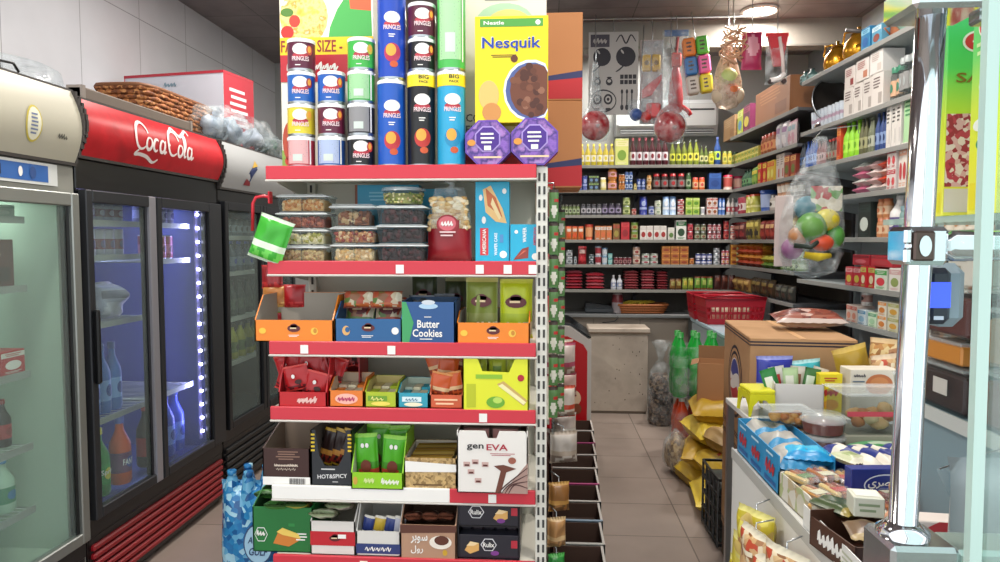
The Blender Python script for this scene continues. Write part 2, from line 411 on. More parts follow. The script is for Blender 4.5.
    tb = MB().tube([((xb+xf)/2+.15, y0+.1, zdoor[1]+.006), ((xb+xf)/2+.15, y1-.1, zdoor[1]+.006)], .008, M('F2F4F4', .3)); tb.build('light_tube', t)
    return t, hd, hfn
SILV = M('9CA09C', .35, .8)
c1, h1, f1 = cooler('white_top_cooler', 'cooler with cream header, blue control strip and pale green interior', 1.45, 2.65, None, M('B8B4A2', .45), M('86867E', .5),
    [(1.47, 2.05, None), (2.06, 2.63, None)], SILV, M('8E8E88', .5), M('AEBDAE', .5), (.86, 1, .9), 3.4, hz=(1.80, 2.075), zdoor=(.30, 1.68))
c2, h2, f2 = cooler('red_header_cooler', 'black two-door drink cooler with red header, white script and purple light strip', 2.66, 3.85, None, speckle('red_header', ['B3101C', 'C51523', 'A80E1A'], 6, .35, 0, 'noise', False), BLACK,
    [(2.67, 3.17, 2.69), (3.18, 3.83, None)], M('34363A', .35, .5), M('9A1620', .4), M('52599E', .5), (.45, .5, 1), 3.2, hz=(1.835, 2.058), zdoor=(.36, 1.70))
c3, h3, f3 = cooler('dark_glass_cooler', 'dark cooler with white header and small blue red flash, beyond the red-headed one', 3.86, 5.0, None, M('A5A7A8', .45), BLACK,
    [(3.88, 4.42, None), (4.43, 4.98, None)], M('202226', .35, .3), M('16171A', .4), M('2E3238', .5), (.6, .75, 1), .7, hz=(1.80, 2.06), zdoor=(.40, 1.72))
# script on the red header (added into a part mesh that lies on the header)
def script(mb, fn, u0, v0, S, mat):
    sh = lambda pts: [(u0+(x+.18*y)*S, v0+y*S*1.05) for x, y in pts]
    def arc(cx, cy, rx, ry, a, b, n=12): return [(cx+rx*math.cos(R(a+(b-a)*i/n)), cy+ry*math.sin(R(a+(b-a)*i/n))) for i in range(n+1)]
    W_ = S*.15
    for p in (arc(1.25, 1.5, .95, 1.1, 15, 310), arc(2.35, .95, .42, .5, 90, 450), arc(3.45, .95, .42, .5, 50, 310), arc(4.45, .95, .4, .5, 60, 420), [(4.85, 1.5), (4.8, .8), (4.95, .45), (5.2, .6)],
              arc(6.35, 1.5, .95, 1.1, 15, 310), arc(7.55, .95, .42, .5, 90, 450), [(8.2, .6), (8.55, 1.6), (8.6, 2.4), (8.35, 2.3), (8.25, 1.2), (8.4, .5), (8.7, .6)], arc(9.25, .95, .4, .5, 60, 420), [(9.65, 1.5), (9.6, .8), (9.75, .45), (10.1, .65)],
              [(1.0, .3), (.6, -.1), (1.3, -.05), (2.4, -.15), (3.6, -.5), (4.2, -.2)], [(6.0, 2.5), (6.6, 2.9), (7.6, 2.3), (8.4, 2.6), (9.2, 3.0), (9.6, 2.6)], [(5.35, 1.2), (5.7, 1.3)]):
        mb.ribbon(sh(p), W_, mat, fn, w=.003)
mb = MB(); script(mb, f2, .31, .05, .052, M('F4EDEA', .4)); mb.build('header_script', c2)
mb = MB(); mb.disc(.93, .11, .04, .065, M('C9B94A', .4), f1, .003); mb.disc(.93, .11, .034, .058, M('E2E0C8', .4), f1, .004); mb.lines(.91, .95, .07, .15, 6, M('6C7A9A'), f1, .005); mb.build('header_sticker', c1); mb = MB()
mb.scrawl('ahmd', 1.08, .085, .05, .02, M('55554E'), f1, .004); mb.build('maker_badge', c1)
mb = MB(); fr = sideR(CX-.012, 0, 1.742)
mb.rect(1.6, 2.55, -.04, .04, M('D0D3D0', .4), fr, .003); mb.poly([(1.9, -.03), (2.0, .03), (2.5, .03), (2.5, -.03)], M('2F62A8', .4), fr, .004); mb.rect(2.15, 2.27, -.018, .018, BLACK, fr, .006)
mb.disc(2.42, 0, .016, .022, M('2A4C86'), fr, .006); mb.disc(2.36, 0, .01, .018, WHITE, fr, .006)
mb.build('control_strip', c1)
mb = MB(); mb.poly([(.27, .035), (.33, .12), (.42, .18), (.44, .14), (.37, .09), (.34, .03)], M('20305E'), f3, .003); mb.poly([(.27, .03), (.36, .03), (.35, .05), (.29, .07)], M('8E2630'), f3, .004); mb.poly([(.36, .14), (.42, .19), (.45, .16)], M('C9A23A'), f3, .004)
mb.build('header_flash', c3)
mb = MB()   # LED strip
LE = glow('purple_led', 'CFC6FF', 22)
for i in range(17):
    z = .46+i*.0735; mb.blob((CX-.03, 3.655, z), .0085, LE, 8, 5)
mb.build('led_strip', c2).data
MB().box(CX-.045, CX-.038, 3.64, 3.67, .42, 1.68, M('8D86C8', .4)).build('led_rail', c2)
ld = bpy.data.lights.new('led_light', 'AREA'); ld.shape = 'RECTANGLE'; ld.size = .03; ld.size_y = 1.1; ld.energy = 3; ld.color = (.45, .4, 1)
lo = bpy.data.objects.new('led_light', ld); COL.objects.link(lo); lo.parent = c2; lo.location = (CX-.06, 3.64, 1.05); lo.rotation_euler = (PI/2, 0, PI/2+.6)
# cooler shelves
def wire_shelf(t, y0, y1, z, m=M('B8BDBA', .35, .6)):
    b = MB(); x0, x1 = XL+.13, CX-.08
    b.tube([(x0, y0, z), (x1, y0, z), (x1, y1, z), (x0, y1, z)], .004, m, 6, closed=True)
    b.box(x1-.003, x1+.004, y0, y1, z-.014, z+.012, m)
    k = 0
    while y0+.03*k < y1: b.tube([(x0, y0+.03*k, z), (x1, y0+.03*k, z)], .0022, m, 4); k += 1
    return b.build('shelf', t)
for z in (.50, .74, 1.012, 1.33, 1.58): wire_shelf(c1, 1.52, 2.46, z-.006)
for z in (.725, 1.14, 1.43, 1.58): wire_shelf(c2, 2.72, 3.25, z-.006)
for z in (.73, 1.40, 1.58): wire_shelf(c2, 3.26, 3.66, z-.006)
for z in (.75, 1.02, 1.3, 1.52): wire_shelf(c3, 3.93, 4.92, z-.006)

# ------------------------------------------------------------ small goods by kind
AR = {'ا': (0xFE8D, 2), 'ب': (0xFE8F, 4), 'ت': (0xFE95, 4), 'د': (0xFEA9, 2), 'ر': (0xFEAD, 2), 'س': (0xFEB1, 4), 'ص': (0xFEB9, 4), 'ق': (0xFED5, 4),
      'ل': (0xFEDD, 4), 'م': (0xFEE1, 4), 'ن': (0xFEE5, 4), 'و': (0xFEED, 2), 'ي': (0xFEF1, 4), 'ح': (0xFEA1, 4), 'ك': (0xFED9, 4)}
def arab(s):
    out = []
    for i, c in enumerate(s):
        if c not in AR: out.append(c); continue
        b, n = AR[c]; p = i > 0 and s[i-1] in AR and AR[s[i-1]][1] == 4; q = i+1 < len(s) and s[i+1] in AR
        out.append(chr(b+(1 if p and not (q and n == 4) else 3 if p and q and n == 4 else 2 if q and n == 4 else 0)))
    return ''.join(reversed(out))

_pc = {}
def product(kind, w, h, d, cols, seed=0):
    "returns list of (part name or None for the body, mesh)"
    k = (kind, round(w, 4), round(h, 4), round(d, 4), tuple(cols), seed)
    if k in _pc: return _pc[k]
    c = [x if not isinstance(x, str) else M(x, .4) for x in cols]
    a = c[0]; b2 = c[1] if len(c) > 1 else WHITE; b3 = c[2] if len(c) > 2 else b2
    b = MB(); lid = None; r = w/2
    if kind == 'can':
        b.lathe([(r*.93, 0, STEEL), (r, .004, a), (r, h*.22, b2), (r, h*.62, a), (r, h-.005, STEEL), (r*.95, h, STEEL), (r*.9, h-.004)], 14)
        b.disc(0, h*.42, r*.55, h*.16, b3, wrap(r), .001, 10)
    elif kind == 'tin':     # powder tin with plastic lid
        b.lathe([(r, 0, a), (r, h*.3, b2), (r, h*.42, a), (r, h*.9, a), (r*.98, h*.9)], 14)
        b.disc(0, h*.62, r*.6, h*.15, b2, wrap(r), .001, 10); b.lines(-r*.6, r*.6, h*.08, h*.26, 3, b3, wrap(r), .001, seed)
        lid = ('lid', MB().lathe([(r*1.03, h*.89), (r*1.03, h*.985), (r*.95, h)], 14, mat=b3))
    elif kind == 'jar':
        b.lathe([(r*.85, 0, a), (r, h*.06, a), (r, h*.2, b2), (r, h*.62, a), (r*.98, h*.74, a), (r*.78, h*.84, a), (r*.78, h*.86)], 14)
        b.disc(0, h*.41, r*.5, h*.13, b3, wrap(r), .001, 10)
        lid = ('lid', MB().lathe([(r*.86, h*.84), (r*.88, h*.985), (r*.8, h)], 14, mat=b3))
    elif kind == 'bottle':
        b.lathe([(r*.85, 0, a), (r, h*.04, a), (r, h*.18, b2), (r, h*.48, a), (r*.96, h*.6, a), (r*.4, h*.8, a), (r*.34, h*.9, a), (r*.34, h*.92)], 14)
        b.disc(0, h*.33, r*.5, h*.09, b3, wrap(r), .001, 10)
        lid = ('cap', MB().lathe([(r*.42, h*.9), (r*.42, h*.99), (r*.36, h)], 12, mat=b3))
    elif kind == 'carton':
        b.box(-w/2, w/2, -d/2, d/2, 0, h, a, .0012); F = front(0, -d/2, 0)
        b.rect(-w*.49, w*.49, h*.72, h*.93, b2, F); b.disc(0, h*.38, w*.34, h*.2, b3, F, .001, 14)
        b.lines(-w*.36, w*.4, h*.76, h*.9, 2, a, F, .0012, seed); b.lines(-w*.4, w*.4, h*.04, h*.14, 2, b2, F, .0012, seed)
        b.rect(-d*.4, d*.4, h*.1, h*.6, b2, sideL(-w/2), .0006); b.lines(-d*.35, d*.35, h*.15, h*.55, 5, a, sideL(-w/2), .001, seed)
    elif kind == 'plainbox':
        b.box(-w/2, w/2, -d/2, d/2, 0, h, a, .0015); F = front(0, -d/2, 0)
        b.lines(-w*.4, w*.3, h*.55, h*.9, 4, b2, F, .001, seed); b.rect(w*.1, w*.42, h*.1, h*.42, b3, F)
        b.lines(-d*.4, d*.3, h*.4, h*.8, 4, b2, sideL(-w/2), .001, seed)
    elif kind == 'flat':    # flat packet lying down, front edge toward the aisle
        b.bag(w, d, h*1.15, a, lambda x, y, z: (x, z-d/2, y+h*.55), .06, 8, 8, seed, .25, lambda u, v, f: (b2 if (abs(u) < .5 and .3 < v < .7) else (b3 if v < .25 else a)))
    elif kind == 'pouch':
        def pat(u, v, f):
            if v < .1 or v > .9: return b3 if v > .9 else a
            if .55 < v < .78 and abs(u) < .75: return b2
            if (u*.8)**2+((v-.32)*3)**2 < .34: return b3
            return a
        b.bag(w, h, d, a, None, .05, 8, 10, seed, .25, pat)
    elif kind == 'tub':
        b.lathe([(r*.82, 0, a), (r*.9, h*.2, b2), (r*.98, h*.8, a), (r*1.0, h*.88)], 14)
        lid = ('lid', MB().lathe([(r*1.05, h*.87), (r*1.05, h*.96), (r*.98, h)], 14, mat=b3))
    elif kind == 'cup':     # instant noodle cup
        b.lathe([(r*.7, 0, a), (r*.78, h*.25, b2), (r*.92, h*.75, a), (r*.98, h*.96)], 14)
        lid = ('lid', MB().lathe([(r*1.02, h*.95), (r*1.02, h)], 14, mat=b3))
    elif kind == 'glass':   # drinking glass
        g = clear('glassware', 'EAF2FA', .55, .04)
        b.lathe([(r*.7, 0, g), (r*.72, .006, g), (r, h, g), (r*.93, h, g), (r*.65, .01)], 12, mat=g); b.lathe([(r*.78, h*.3, b2), (r*.9, h*.55)], 12, mat=b2, cap=False)
    elif kind == 'sachet':  # packet leaning in a display, crumpled
        def pat(u, v, f):
            return b2 if .35 < v < .7 and abs(u-.1) < .6 else (b3 if v > .85 or v < .15 else a)
        b.bag(w, h, d, a, None, .07, 8, 8, seed, .4, pat)
    res = [(None, b.mesh(kind))]
    if lid: res.append((lid[0], lid[1].mesh(lid[0])))
    _pc[k] = res; return res
REG = []      # goods on shelves; labels are worked out at the end
CATS = {'can': 'can', 'tin': 'tin', 'jar': 'jar', 'bottle': 'bottle', 'carton': 'box', 'plainbox': 'box', 'flat': 'packet', 'pouch': 'bag', 'tub': 'tub', 'cup': 'cup', 'glass': 'glass', 'sachet': 'packet'}
NAMES = {'can': 'food_can', 'tin': 'powder_tin', 'jar': 'jar', 'bottle': 'bottle', 'carton': 'carton', 'plainbox': 'boxed_goods', 'flat': 'flat_packet', 'pouch': 'pouch', 'tub': 'plastic_tub', 'cup': 'noodle_cup', 'glass': 'drinking_glass', 'sachet': 'snack_packet'}
def put(kind, w, h, d, cols, loc, rz, look, shelf, row=0, stack=0, nstack=1, name=None, cat=None, seed=0, order=0, run=None):
    o = None
    for pn, me in product(kind, w, h, d, cols, seed):
        x = bpy.data.objects.new(pn or name or NAMES[kind], me); COL.objects.link(x)
        if pn is None: o = x; x.location = loc; x.rotation_euler = (0, 0, rz); x['category'] = cat or CATS[kind]
        else: x.parent = o
    REG.append(dict(o=o, look=look, shelf=shelf, order=order, stack=stack, ns=nstack, run=run))
    return o
class Rack:
    "a run of shelves: origin, direction along the lip (unit x, y), facing angle, levels"
    def __init__(s, A, B, depth):
        s.A = Vector(A); s.B = Vector(B); s.L = (s.B-s.A).length; s.u = (s.B-s.A)/s.L; s.depth = depth
        s.rz = math.atan2(s.u.y, s.u.x); s.inw = Vector((-s.u.y, s.u.x))      # inw points into the rack
    def s_at(s, px, z):
        "distance along the lip where the photo column px meets it"
        r = _RM @ Vector(((px-500)/FOC, 0, -1))
        # vertical plane through the camera and that column (height z only tilts it slightly)
        for _ in range(4):
            k = (s.A.x*r.y-s.A.y*r.x)/(r.x*s.u.y-r.y*s.u.x); P = s.A+s.u*k
            py = 240-(z-EYE)*FOC/P.y
            r = _RM @ Vector(((px-500)/FOC, (281-py)/FOC, -1))
        return k
    def P(s, k, inn=0): q = s.A+s.u*k+s.inw*inn; return q
    def row(s, z, shelf, items):
        n0 = 0
        for it in items:
            px0, px1, n, st, kind, h, cols, look = it[:8]; opt = it[8] if len(it) > 8 else {}
            a, b = sorted((s.s_at(px0, z+.06), s.s_at(px1, z+.06))); pitch = (b-a)/n; w_ = pitch*.93
            round_ = kind in ('can', 'tin', 'jar', 'bottle', 'tub', 'cup', 'glass')
            if round_: w_ = min(w_, .13)
            d = opt.get('d', w_ if round_ else min(.16, max(.05, w_*.8)))
            if kind == 'flat': d = opt.get('d', .16)
            if kind in ('pouch', 'sachet'): d = opt.get('d', min(.07, w_*.5))
            ih = h/st
            for i in range(n):
                for j in range(st):
                    inn = .012+d/2+opt.get('in', 0)+(random.uniform(0, .012) if st == 1 else 0)
                    q = s.P(a+pitch*(i+.5), inn)
                    put(kind, w_, ih*.995, d, ((cols[1], cols[0], cols[0]) if kind == 'flat' and j % 2 else cols), (q.x, q.y, z+.002+j*ih), s.rz+(random.uniform(-.05, .05) if st == 1 and not round_ else 0), look, shelf, stack=j, nstack=st, name=opt.get('name'), cat=opt.get('cat'), seed=(i % 2), order=n0, run=(shelf, look))
                n0 += 1
def shelf_rack(name, label, rk, levels, col, lipc, z0, z1, over=0, panel=None, thick=.022, backp=True, shared=True):
    t = root(name, label, 'shelving', (rk.A.x, rk.A.y, 0), rk.rz)
    L = rk.L
    if backp: MB().box(-over, L+over, rk.depth, rk.depth+.015, z0, z1, panel or col).build('back_panel', t)
    k = 0; n = max(1, round(L/1.0))
    for i in range(n+1):
        x = L*i/n
        b = MB().box(x-.015, x+.015, rk.depth-.03, rk.depth, 0, z1, col)
        b.build('upright', t)
    for z in levels:
        b = MB().box(-over, L+over, 0, rk.depth, z-thick, z, col, .002)
        sh = b.build('shelf', t)
        MB().box(-over, L+over, -.006, 0, z-.024, z+.003, lipc, .001).build('price_rail', sh)
        for i in range(n+1):
            x = min(max(L*i/n, .02), L-.02)
            MB().prism([(.05, z-thick), (rk.depth-.01, z-thick), (rk.depth-.01, z-thick-.07)], x-.002, x+.002, col, lambda u, v, w: (w, u, v)).build('bracket', sh)
    return t

BACK = Rack((.02, 6.35), (1.69, 6.35), .42)
FAR = Rack((1.6576, 6.45), (1.73, 4.98), .42)
NEAR = Rack((1.733, 4.92), (1.86, 2.55), .42)
GR = M('7C8082', .5); GRD = M('55565a', .5); PALE = M('AEB6B8', .45)
LB = [2.165, 1.945, 1.722, 1.5, 1.278, 1.052]
LF = [2.41, 2.165, 1.945, 1.722, 1.5, 1.278, 1.052]
LN = [2.56, 2.22, 1.98, 1.762, 1.512, 1.232, 1.02]
shelf_rack('wall_shelving', 'grey shelving full of jars and tins across the rear wall', BACK, LB, GRD, M('84847E', .5), .83, 2.2, panel=M('605C56', .6))
shelf_rack('wall_shelving', 'dark grey shelving in the far corner by the rear beam, full of tins and bags', FAR, LF, GRD, M('7C7C78', .5), .83, 2.75, panel=M('5C5850', .6))
shelf_rack('wall_shelving', 'pale grey shelving with gold kettles on top, beside the sweets counter', NEAR, LN, PALE, M('8E8E8A', .5), .2, 2.9, panel=M('B2BCC0', .5))

# back wall
OIL = clear('oil', 'D8C23A', .25, .1); OIL2 = clear('olive_oil', '9AA02E', .2, .1)
RE = 'rear wall shelving, '
BACK.row(LB[0], RE+'top shelf', [
 (579, 615, 6, 1, 'bottle', .195, ('C2B12E', 'E6E2C8', 'D8C840'), 'yellow cooking oil bottle'),
 (615, 629, 1, 1, 'carton', .235, ('D6DC7E', 'E8E4B0', '7FA23C'), 'pale yellow green carton with food picture'),
 (630, 669, 6, 1, 'bottle', .245, ('4A1420', 'DDD8DC', '7A2030'), 'dark red syrup bottle with white label'),
 (670, 688, 3, 1, 'bottle', .21, ('6E7A28', 'C8CC4A', '3E4A1C'), 'olive green oil bottle with yellow label'),
 (688, 700, 2, 1, 'bottle', .225, ('7C8A2C', 'E0DC60', '2E3A18'), 'tall olive oil bottle with bright yellow neck label'),
 (700, 709, 2, 1, 'bottle', .17, ('5E7030', 'D8D8A0', '2F4020'), 'small green oil bottle'),
 (709, 715, 1, 1, 'jar', .12, ('A8A828', 'D8D050', '6E7A20'), 'squat yellow jar'),
 (715, 722, 1, 1, 'bottle', .25, ('2A4C8A', 'B8D45A', '203A78'), 'tall blue bottle with green label'),
 (723, 733, 2, 1, 'jar', .12, ('B8A83C', 'C8C060', '707830'), 'small yellow green jar'),
])
BACK.row(LB[1], RE+'second shelf from the top', [
 (577, 588, 2, 1, 'tin', .13, ('3C4A8C', '9AA8D0', '2A3468'), 'blue powder tin'),
 (589, 599, 2, 2, 'carton', .13, ('1E2430', '8AA85A', '5C7CA0'), 'dark box with green corner'),
 (600, 607, 1, 1, 'jar', .115, ('D8CC7A', 'E6E0B4', 'EAE6D0'), 'pale yellow jar with cream lid'),
 (608, 618, 1, 2, 'jar', .20, ('B8742E', 'D6A0A8', '8E5A20'), 'round orange brown jar with pink label'),
 (619, 625, 2, 2, 'can', .14, ('A45E28', 'D89A50', '703C18'), 'small orange brown can'),
 (625, 633, 2, 2, 'can', .165, ('3A5A94', 'C0D0E6', '24386A'), 'small blue can with white label'),
 (634, 637, 1, 1, 'jar', .06, ('B8A050', 'D8CC90', '6E5A20'), 'tiny yellow jar'),
 (637, 646, 2, 1, 'tin', .10, ('2E4480', 'A8B8DA', '1E2C5C'), 'short blue tin'),
 (647, 652, 1, 2, 'jar', .13, ('C89A5A', 'E0C8A0', '9E6A30'), 'tan spread jar'),
 (653, 686, 4, 1, 'jar', .145, ('2A1A18', '7C7674', 'A8282E'), 'black coffee jar with red lid'),
 (686, 692, 1, 1, 'jar', .15, ('3A5A34', '9AAA8C', '2A4426'), 'dark green jar'),
 (693, 706, 2, 1, 'jar', .11, ('D0642E', 'D8B088', 'C04A44'), 'orange sauce jar'),
 (709, 722, 1, 1, 'carton', .145, ('2C4C8C', '3A62A8', '24407C'), 'solid blue box'),
 (724, 735, 1, 1, 'tub', .13, ('D4BCB0', 'C05A52', 'C02A4A'), 'patterned tub with crimson lid'),
])
BACK.row(LB[2], RE+'third shelf from the top', [
 (561, 580, 5, 1, 'jar', .095, ('5A6A3A', 'AEBE9A', '3A3C30'), 'squat green jar with dark lid'),
 (581, 602, 4, 1, 'jar', .10, ('4A4A52', 'B8B6BC', '2A2A30'), 'squat grey labelled jar'),
 (602, 622, 3, 1, 'jar', .105, ('3C3448', '9A90AC', '1E1A28'), 'squat purple labelled jar'),
 (623, 631, 1, 2, 'can', .16, ('8A9A5A', 'C0C890', '5A6E30'), 'mottled green can'),
 (632, 637, 1, 1, 'can', .06, ('A03A34', 'D0A8A0', '702020'), 'tiny red can'),
 (640, 648, 1, 1, 'tin', .165, ('28348A', 'A0AED8', '1E2868'), 'deep blue tin'),
 (649, 655, 1, 1, 'can', .08, ('5A6AA0', 'C8CCE0', '3A4888'), 'short pale blue can'),
 (655, 662, 1, 2, 'can', .13, ('B8C0A8', 'DCE0D0', '8A9A80'), 'pale green grey can'),
 (663, 677, 2, 1, 'tin', .165, ('A8C0DA', 'E0E6EE', '6A90C0'), 'sky blue powder tin'),
 (678, 685, 1, 3, 'can', .14, ('B03A40', 'E4D8D0', '7C2028'), 'small red and white can'),
 (686, 700, 2, 2, 'carton', .15, ('9ABA48', 'D0DC90', '5A8A2A'), 'lime green box'),
 (701, 706, 1, 1, 'tub', .07, ('D8D8D4', 'B8BCC4', 'C8C8C8'), 'small white tub'),
 (707, 718, 2, 2, 'carton', .15, ('D0C8C4', 'B0382E', '8A5030'), 'white and red box'),
 (719, 726, 2, 1, 'tin', .15, ('3A62A4', 'C8D4E6', '2A4A84'), 'blue and white tin'),
 (727, 736, 2, 1, 'bottle', .15, ('C8C4C0', 'A84A50', 'D0CCC8'), 'white bottle with red label'),
])
BACK.row(LB[3], RE+'fourth shelf from the top', [
 (560, 584, 4, 1, 'pouch', .125, ('C8703A', 'D8CCC0', 'D8542A'), 'orange spice packet'),
 (585, 594, 1, 1, 'tub', .14, ('C8542E', 'E0A070', 'B83A2A'), 'round orange tub'),
 (595, 612, 3, 1, 'carton', .125, ('C4743C', 'D8D4CC', 'D06A3A'), 'orange and white box'),
 (613, 620, 1, 1, 'carton', .145, ('7A5A28', 'A84030', '9A8A3A'), 'olive brown box'),
 (621, 630, 1, 1, 'carton', .16, ('B4202A', 'C83A40', '8E1820'), 'bright red box'),
 (631, 639, 1, 2, 'can', .16, ('6A8A3A', 'B0A878', 'A05A30'), 'green can with brown label'),
 (640, 667, 4, 1, 'carton', .125, ('DAD6D0', 'C8C4C0', '9A2A28'), 'white box with dark red dot', {'d': .1}),
 (668, 675, 1, 1, 'carton', .11, ('C8C8C0', 'DAD8D0', '5A7A40'), 'low white box with green dot'),
 (676, 687, 1, 1, 'carton', .175, ('DADCD6', '2A7A42', '2C4A34'), 'white box with green top and dark dot'),
 (688, 694, 1, 2, 'can', .145, ('A8283A', 'C86A70', '6E1824'), 'red soft drink can'),
 (695, 707, 2, 2, 'can', .14, ('5A5E48', 'A8AC90', '7A4A3A'), 'grey green can'),
 (708, 722, 3, 2, 'can', .14, ('8A4A50', 'C8B8B8', '9A3A48'), 'pink red can'),
 (724, 730, 1, 2, 'can', .17, ('8A2028', 'B85A50', '5A1418'), 'dark red can'),
 (731, 737, 1, 2, 'can', .13, ('B87A70', 'D8C8B8', '8A3038'), 'dusty pink can'),
])
BACK.row(LB[4], RE+'fifth shelf from the top', [
 (558, 565, 1, 1, 'carton', .155, ('C8CCCC', '2A2C30', '1E2024'), 'white box with black screen picture'),
 (566, 573, 1, 2, 'can', .13, ('8A9096', 'C4C8CC', '5A6066'), 'silver tin'),
 (574, 577, 1, 1, 'can', .07, ('7A8A90', 'C0C4C8', '50585E'), 'tiny silver tin'),
 (578, 587, 1, 1, 'pouch', .165, ('8E1A22', 'C8A8A0', 'C03038'), 'dark red bag with pale logo'),
 (589, 594, 1, 2, 'can', .09, ('4A5A60', 'A8B8BC', '2A3A40'), 'small slate can'),
 (595, 602, 1, 2, 'tub', .165, ('B8A8AA', 'A03A44', '6A7A8A'), 'white and red striped tub'),
 (602, 608, 1, 2, 'tub', .15, ('8AA0B0', 'C8D0D8', '4A6A8A'), 'pale blue tub'),
 (608, 613, 1, 2, 'tub', .10, ('5AA0A0', 'A0D0CC', '3A7A7A'), 'teal tub'),
 (614, 632, 4, 1, 'can', .065, ('6E2430', 'B08A8A', '4A1820'), 'low maroon can'),
 (633, 641, 1, 2, 'can', .16, ('A88A7A', 'D8C8B8', '8A3030'), 'cream and maroon can'),
 (642, 659, 2, 2, 'can', .10, ('8A9A8A', 'D0CCCC', 'A04050'), 'grey and pink can', {'d': .07}),
 (662, 689, 3, 3, 'carton', .165, ('A8662E', 'D89A4A', '8A3A20'), 'orange brown noodle box'),
 (690, 695, 1, 1, 'can', .06, ('B86A30', 'D8A060', '8A4A20'), 'small orange can'),
 (696, 713, 3, 2, 'can', .10, ('30407E', 'B8BED8', 'D8D8E0'), 'navy and white tin'),
 (714, 721, 1, 3, 'can', .15, ('8A9298', 'D0D4D8', '606A70'), 'silver and white tin'),
 (722, 730, 2, 2, 'can', .13, ('A84A58', 'D8C4C0', 'B88A40'), 'rose coloured can'),
 (731, 738, 1, 3, 'carton', .18, ('C8822E', 'D8B060', '8A3A20'), 'orange noodle box'),
])
BACK.row(LB[5], RE+'lowest shelf', [
 (565, 584, 1, 6, 'flat', .165, ('A8505E', 'D0B4B8', 'B83444'), 'flat pink and red rice packet', {'d': .2}),
 (585, 606, 1, 5, 'flat', .145, ('B86A74', 'D8C8C8', 'C43A4A'), 'flat pink and white rice packet', {'d': .2}),
 (611, 623, 2, 1, 'bottle', .13, ('C8CCD4', '8A94B0', 'D8D8D8'), 'white plastic bottle'),
 (624, 640, 1, 7, 'flat', .165, ('B05A60', 'CCA8A4', '9E4A50'), 'flat dusty rose packet', {'d': .2}),
 (641, 656, 1, 7, 'flat', .17, ('C0787C', 'D8BCB8', 'A84450'), 'flat pale rose packet', {'d': .2}),
 (657, 669, 1, 7, 'flat', .16, ('A04A52', 'C8A09C', '8A3038'), 'flat deep rose packet', {'d': .2}),
 (670, 682, 2, 1, 'sachet', .10, ('7A5A2A', 'A8A060', '5A3A20'), 'brown snack packet'),
 (683, 694, 2, 1, 'sachet', .11, ('8A9A3A', 'C8B850', '6A7A20'), 'green and yellow snack packet'),
 (695, 714, 3, 1, 'sachet', .12, ('5A8A30', 'A8B860', '8A4A28'), 'leafy green snack packet'),
 (715, 736, 3, 1, 'pouch', .135, ('4A2018', '6A3A2A', '3A1A14'), 'dark brown bag'),
])
# far corner rack
FE = 'far corner shelving, '
FAR.row(LF[0], FE+'top shelf', [
 (721, 734, 1, 1, 'plainbox', .20, ('9A7A58', 'B89A70', '8A6A48'), 'plain brown carton', {'d': .3}),
 (735, 741, 1, 1, 'carton', .21, ('A8B84A', 'D8DC8A', '5A8AB0'), 'yellow green detergent box', {'d': .1}),
 (741, 749, 1, 1, 'carton', .22, ('6A2A4A', 'A04A6A', 'C8B84A'), 'purple detergent box', {'d': .1}),
 (752, 790, 1, 1, 'plainbox', .26, ('8E5E3C', 'A87850', '7A4C30'), 'large brown cardboard box', {'d': .34}),
])
FAR.row(LF[1], FE+'second shelf from the top', [
 (721, 729, 2, 1, 'bottle', .13, ('3A6A3A', 'A8C08A', '2A4A2A'), 'small dark green bottle'),
 (730, 757, 8, 2, 'carton', .09, ('A8A04A', 'D8D48A', '6A8A3A'), 'small yellow seasoning box', {'d': .06}),
 (757, 771, 4, 1, 'jar', .155, ('8A4A28', 'C88A5A', 'A03A28'), 'brown sauce jar with rusty lid'),
 (772, 783, 2, 1, 'pouch', .20, ('B0AEB4', '8A6A8A', 'C8C4C8'), 'silvery white pouch'),
 (784, 793, 2, 1, 'pouch', .18, ('C0AEB0', '8AA0A8', 'B88A98'), 'pale pink grey pouch'),
])
FAR.row(LF[2], FE+'third shelf from the top', [
 (724, 733, 2, 1, 'tub', .12, ('B86A78', 'D8B0A0', 'A02A4A'), 'tub with crimson lid'),
 (738, 747, 3, 1, 'bottle', .15, ('2A5A40', '6A9A6A', '1E3A2A'), 'dark green bottle'),
 (748, 755, 2, 1, 'pouch', .15, ('5A8A3A', 'C8B84A', '8AAA4A'), 'green and yellow pouch'),
 (756, 763, 2, 1, 'carton', .165, ('B82A30', 'D8C84A', 'C8A040'), 'red and yellow box'),
 (764, 772, 2, 1, 'carton', .16, ('C8A83A', 'C84A30', 'D8D070'), 'golden yellow box'),
 (773, 781, 2, 1, 'plainbox', .19, ('B8AEAA', '7A6A68', 'A04A44'), 'tall off white box'),
 (782, 792, 2, 1, 'carton', .16, ('8A3A2E', 'C89A60', '5A6A30'), 'rust red box'),
])
FAR.row(LF[3], FE+'fourth shelf from the top', [
 (726, 733, 2, 1, 'bottle', .15, ('B8C0C4', 'A03A50', 'C8C8CC'), 'white squeeze bottle'),
 (734, 741, 2, 1, 'can', .15, ('A84050', 'D8CCC8', '7A2030'), 'rose red can'),
 (742, 751, 2, 1, 'tin', .155, ('A8A840', 'D8D490', 'B84A30'), 'yellow green tin'),
 (753, 765, 1, 1, 'tub', .17, ('2E52A0', 'A8B8DC', '24468E'), 'large blue tub'),
 (766, 771, 1, 1, 'jar', .12, ('B8B0A8', 'D8D4CC', '3A3430'), 'cream jar with dark lid'),
 (773, 785, 3, 2, 'cup', .20, ('A87A5A', 'D8D0C4', 'C8C8C4'), 'brown and white noodle cup'),
 (786, 797, 3, 2, 'cup', .18, ('6A6864', 'B8B4AC', 'A8A8A4'), 'grey noodle cup'),
])
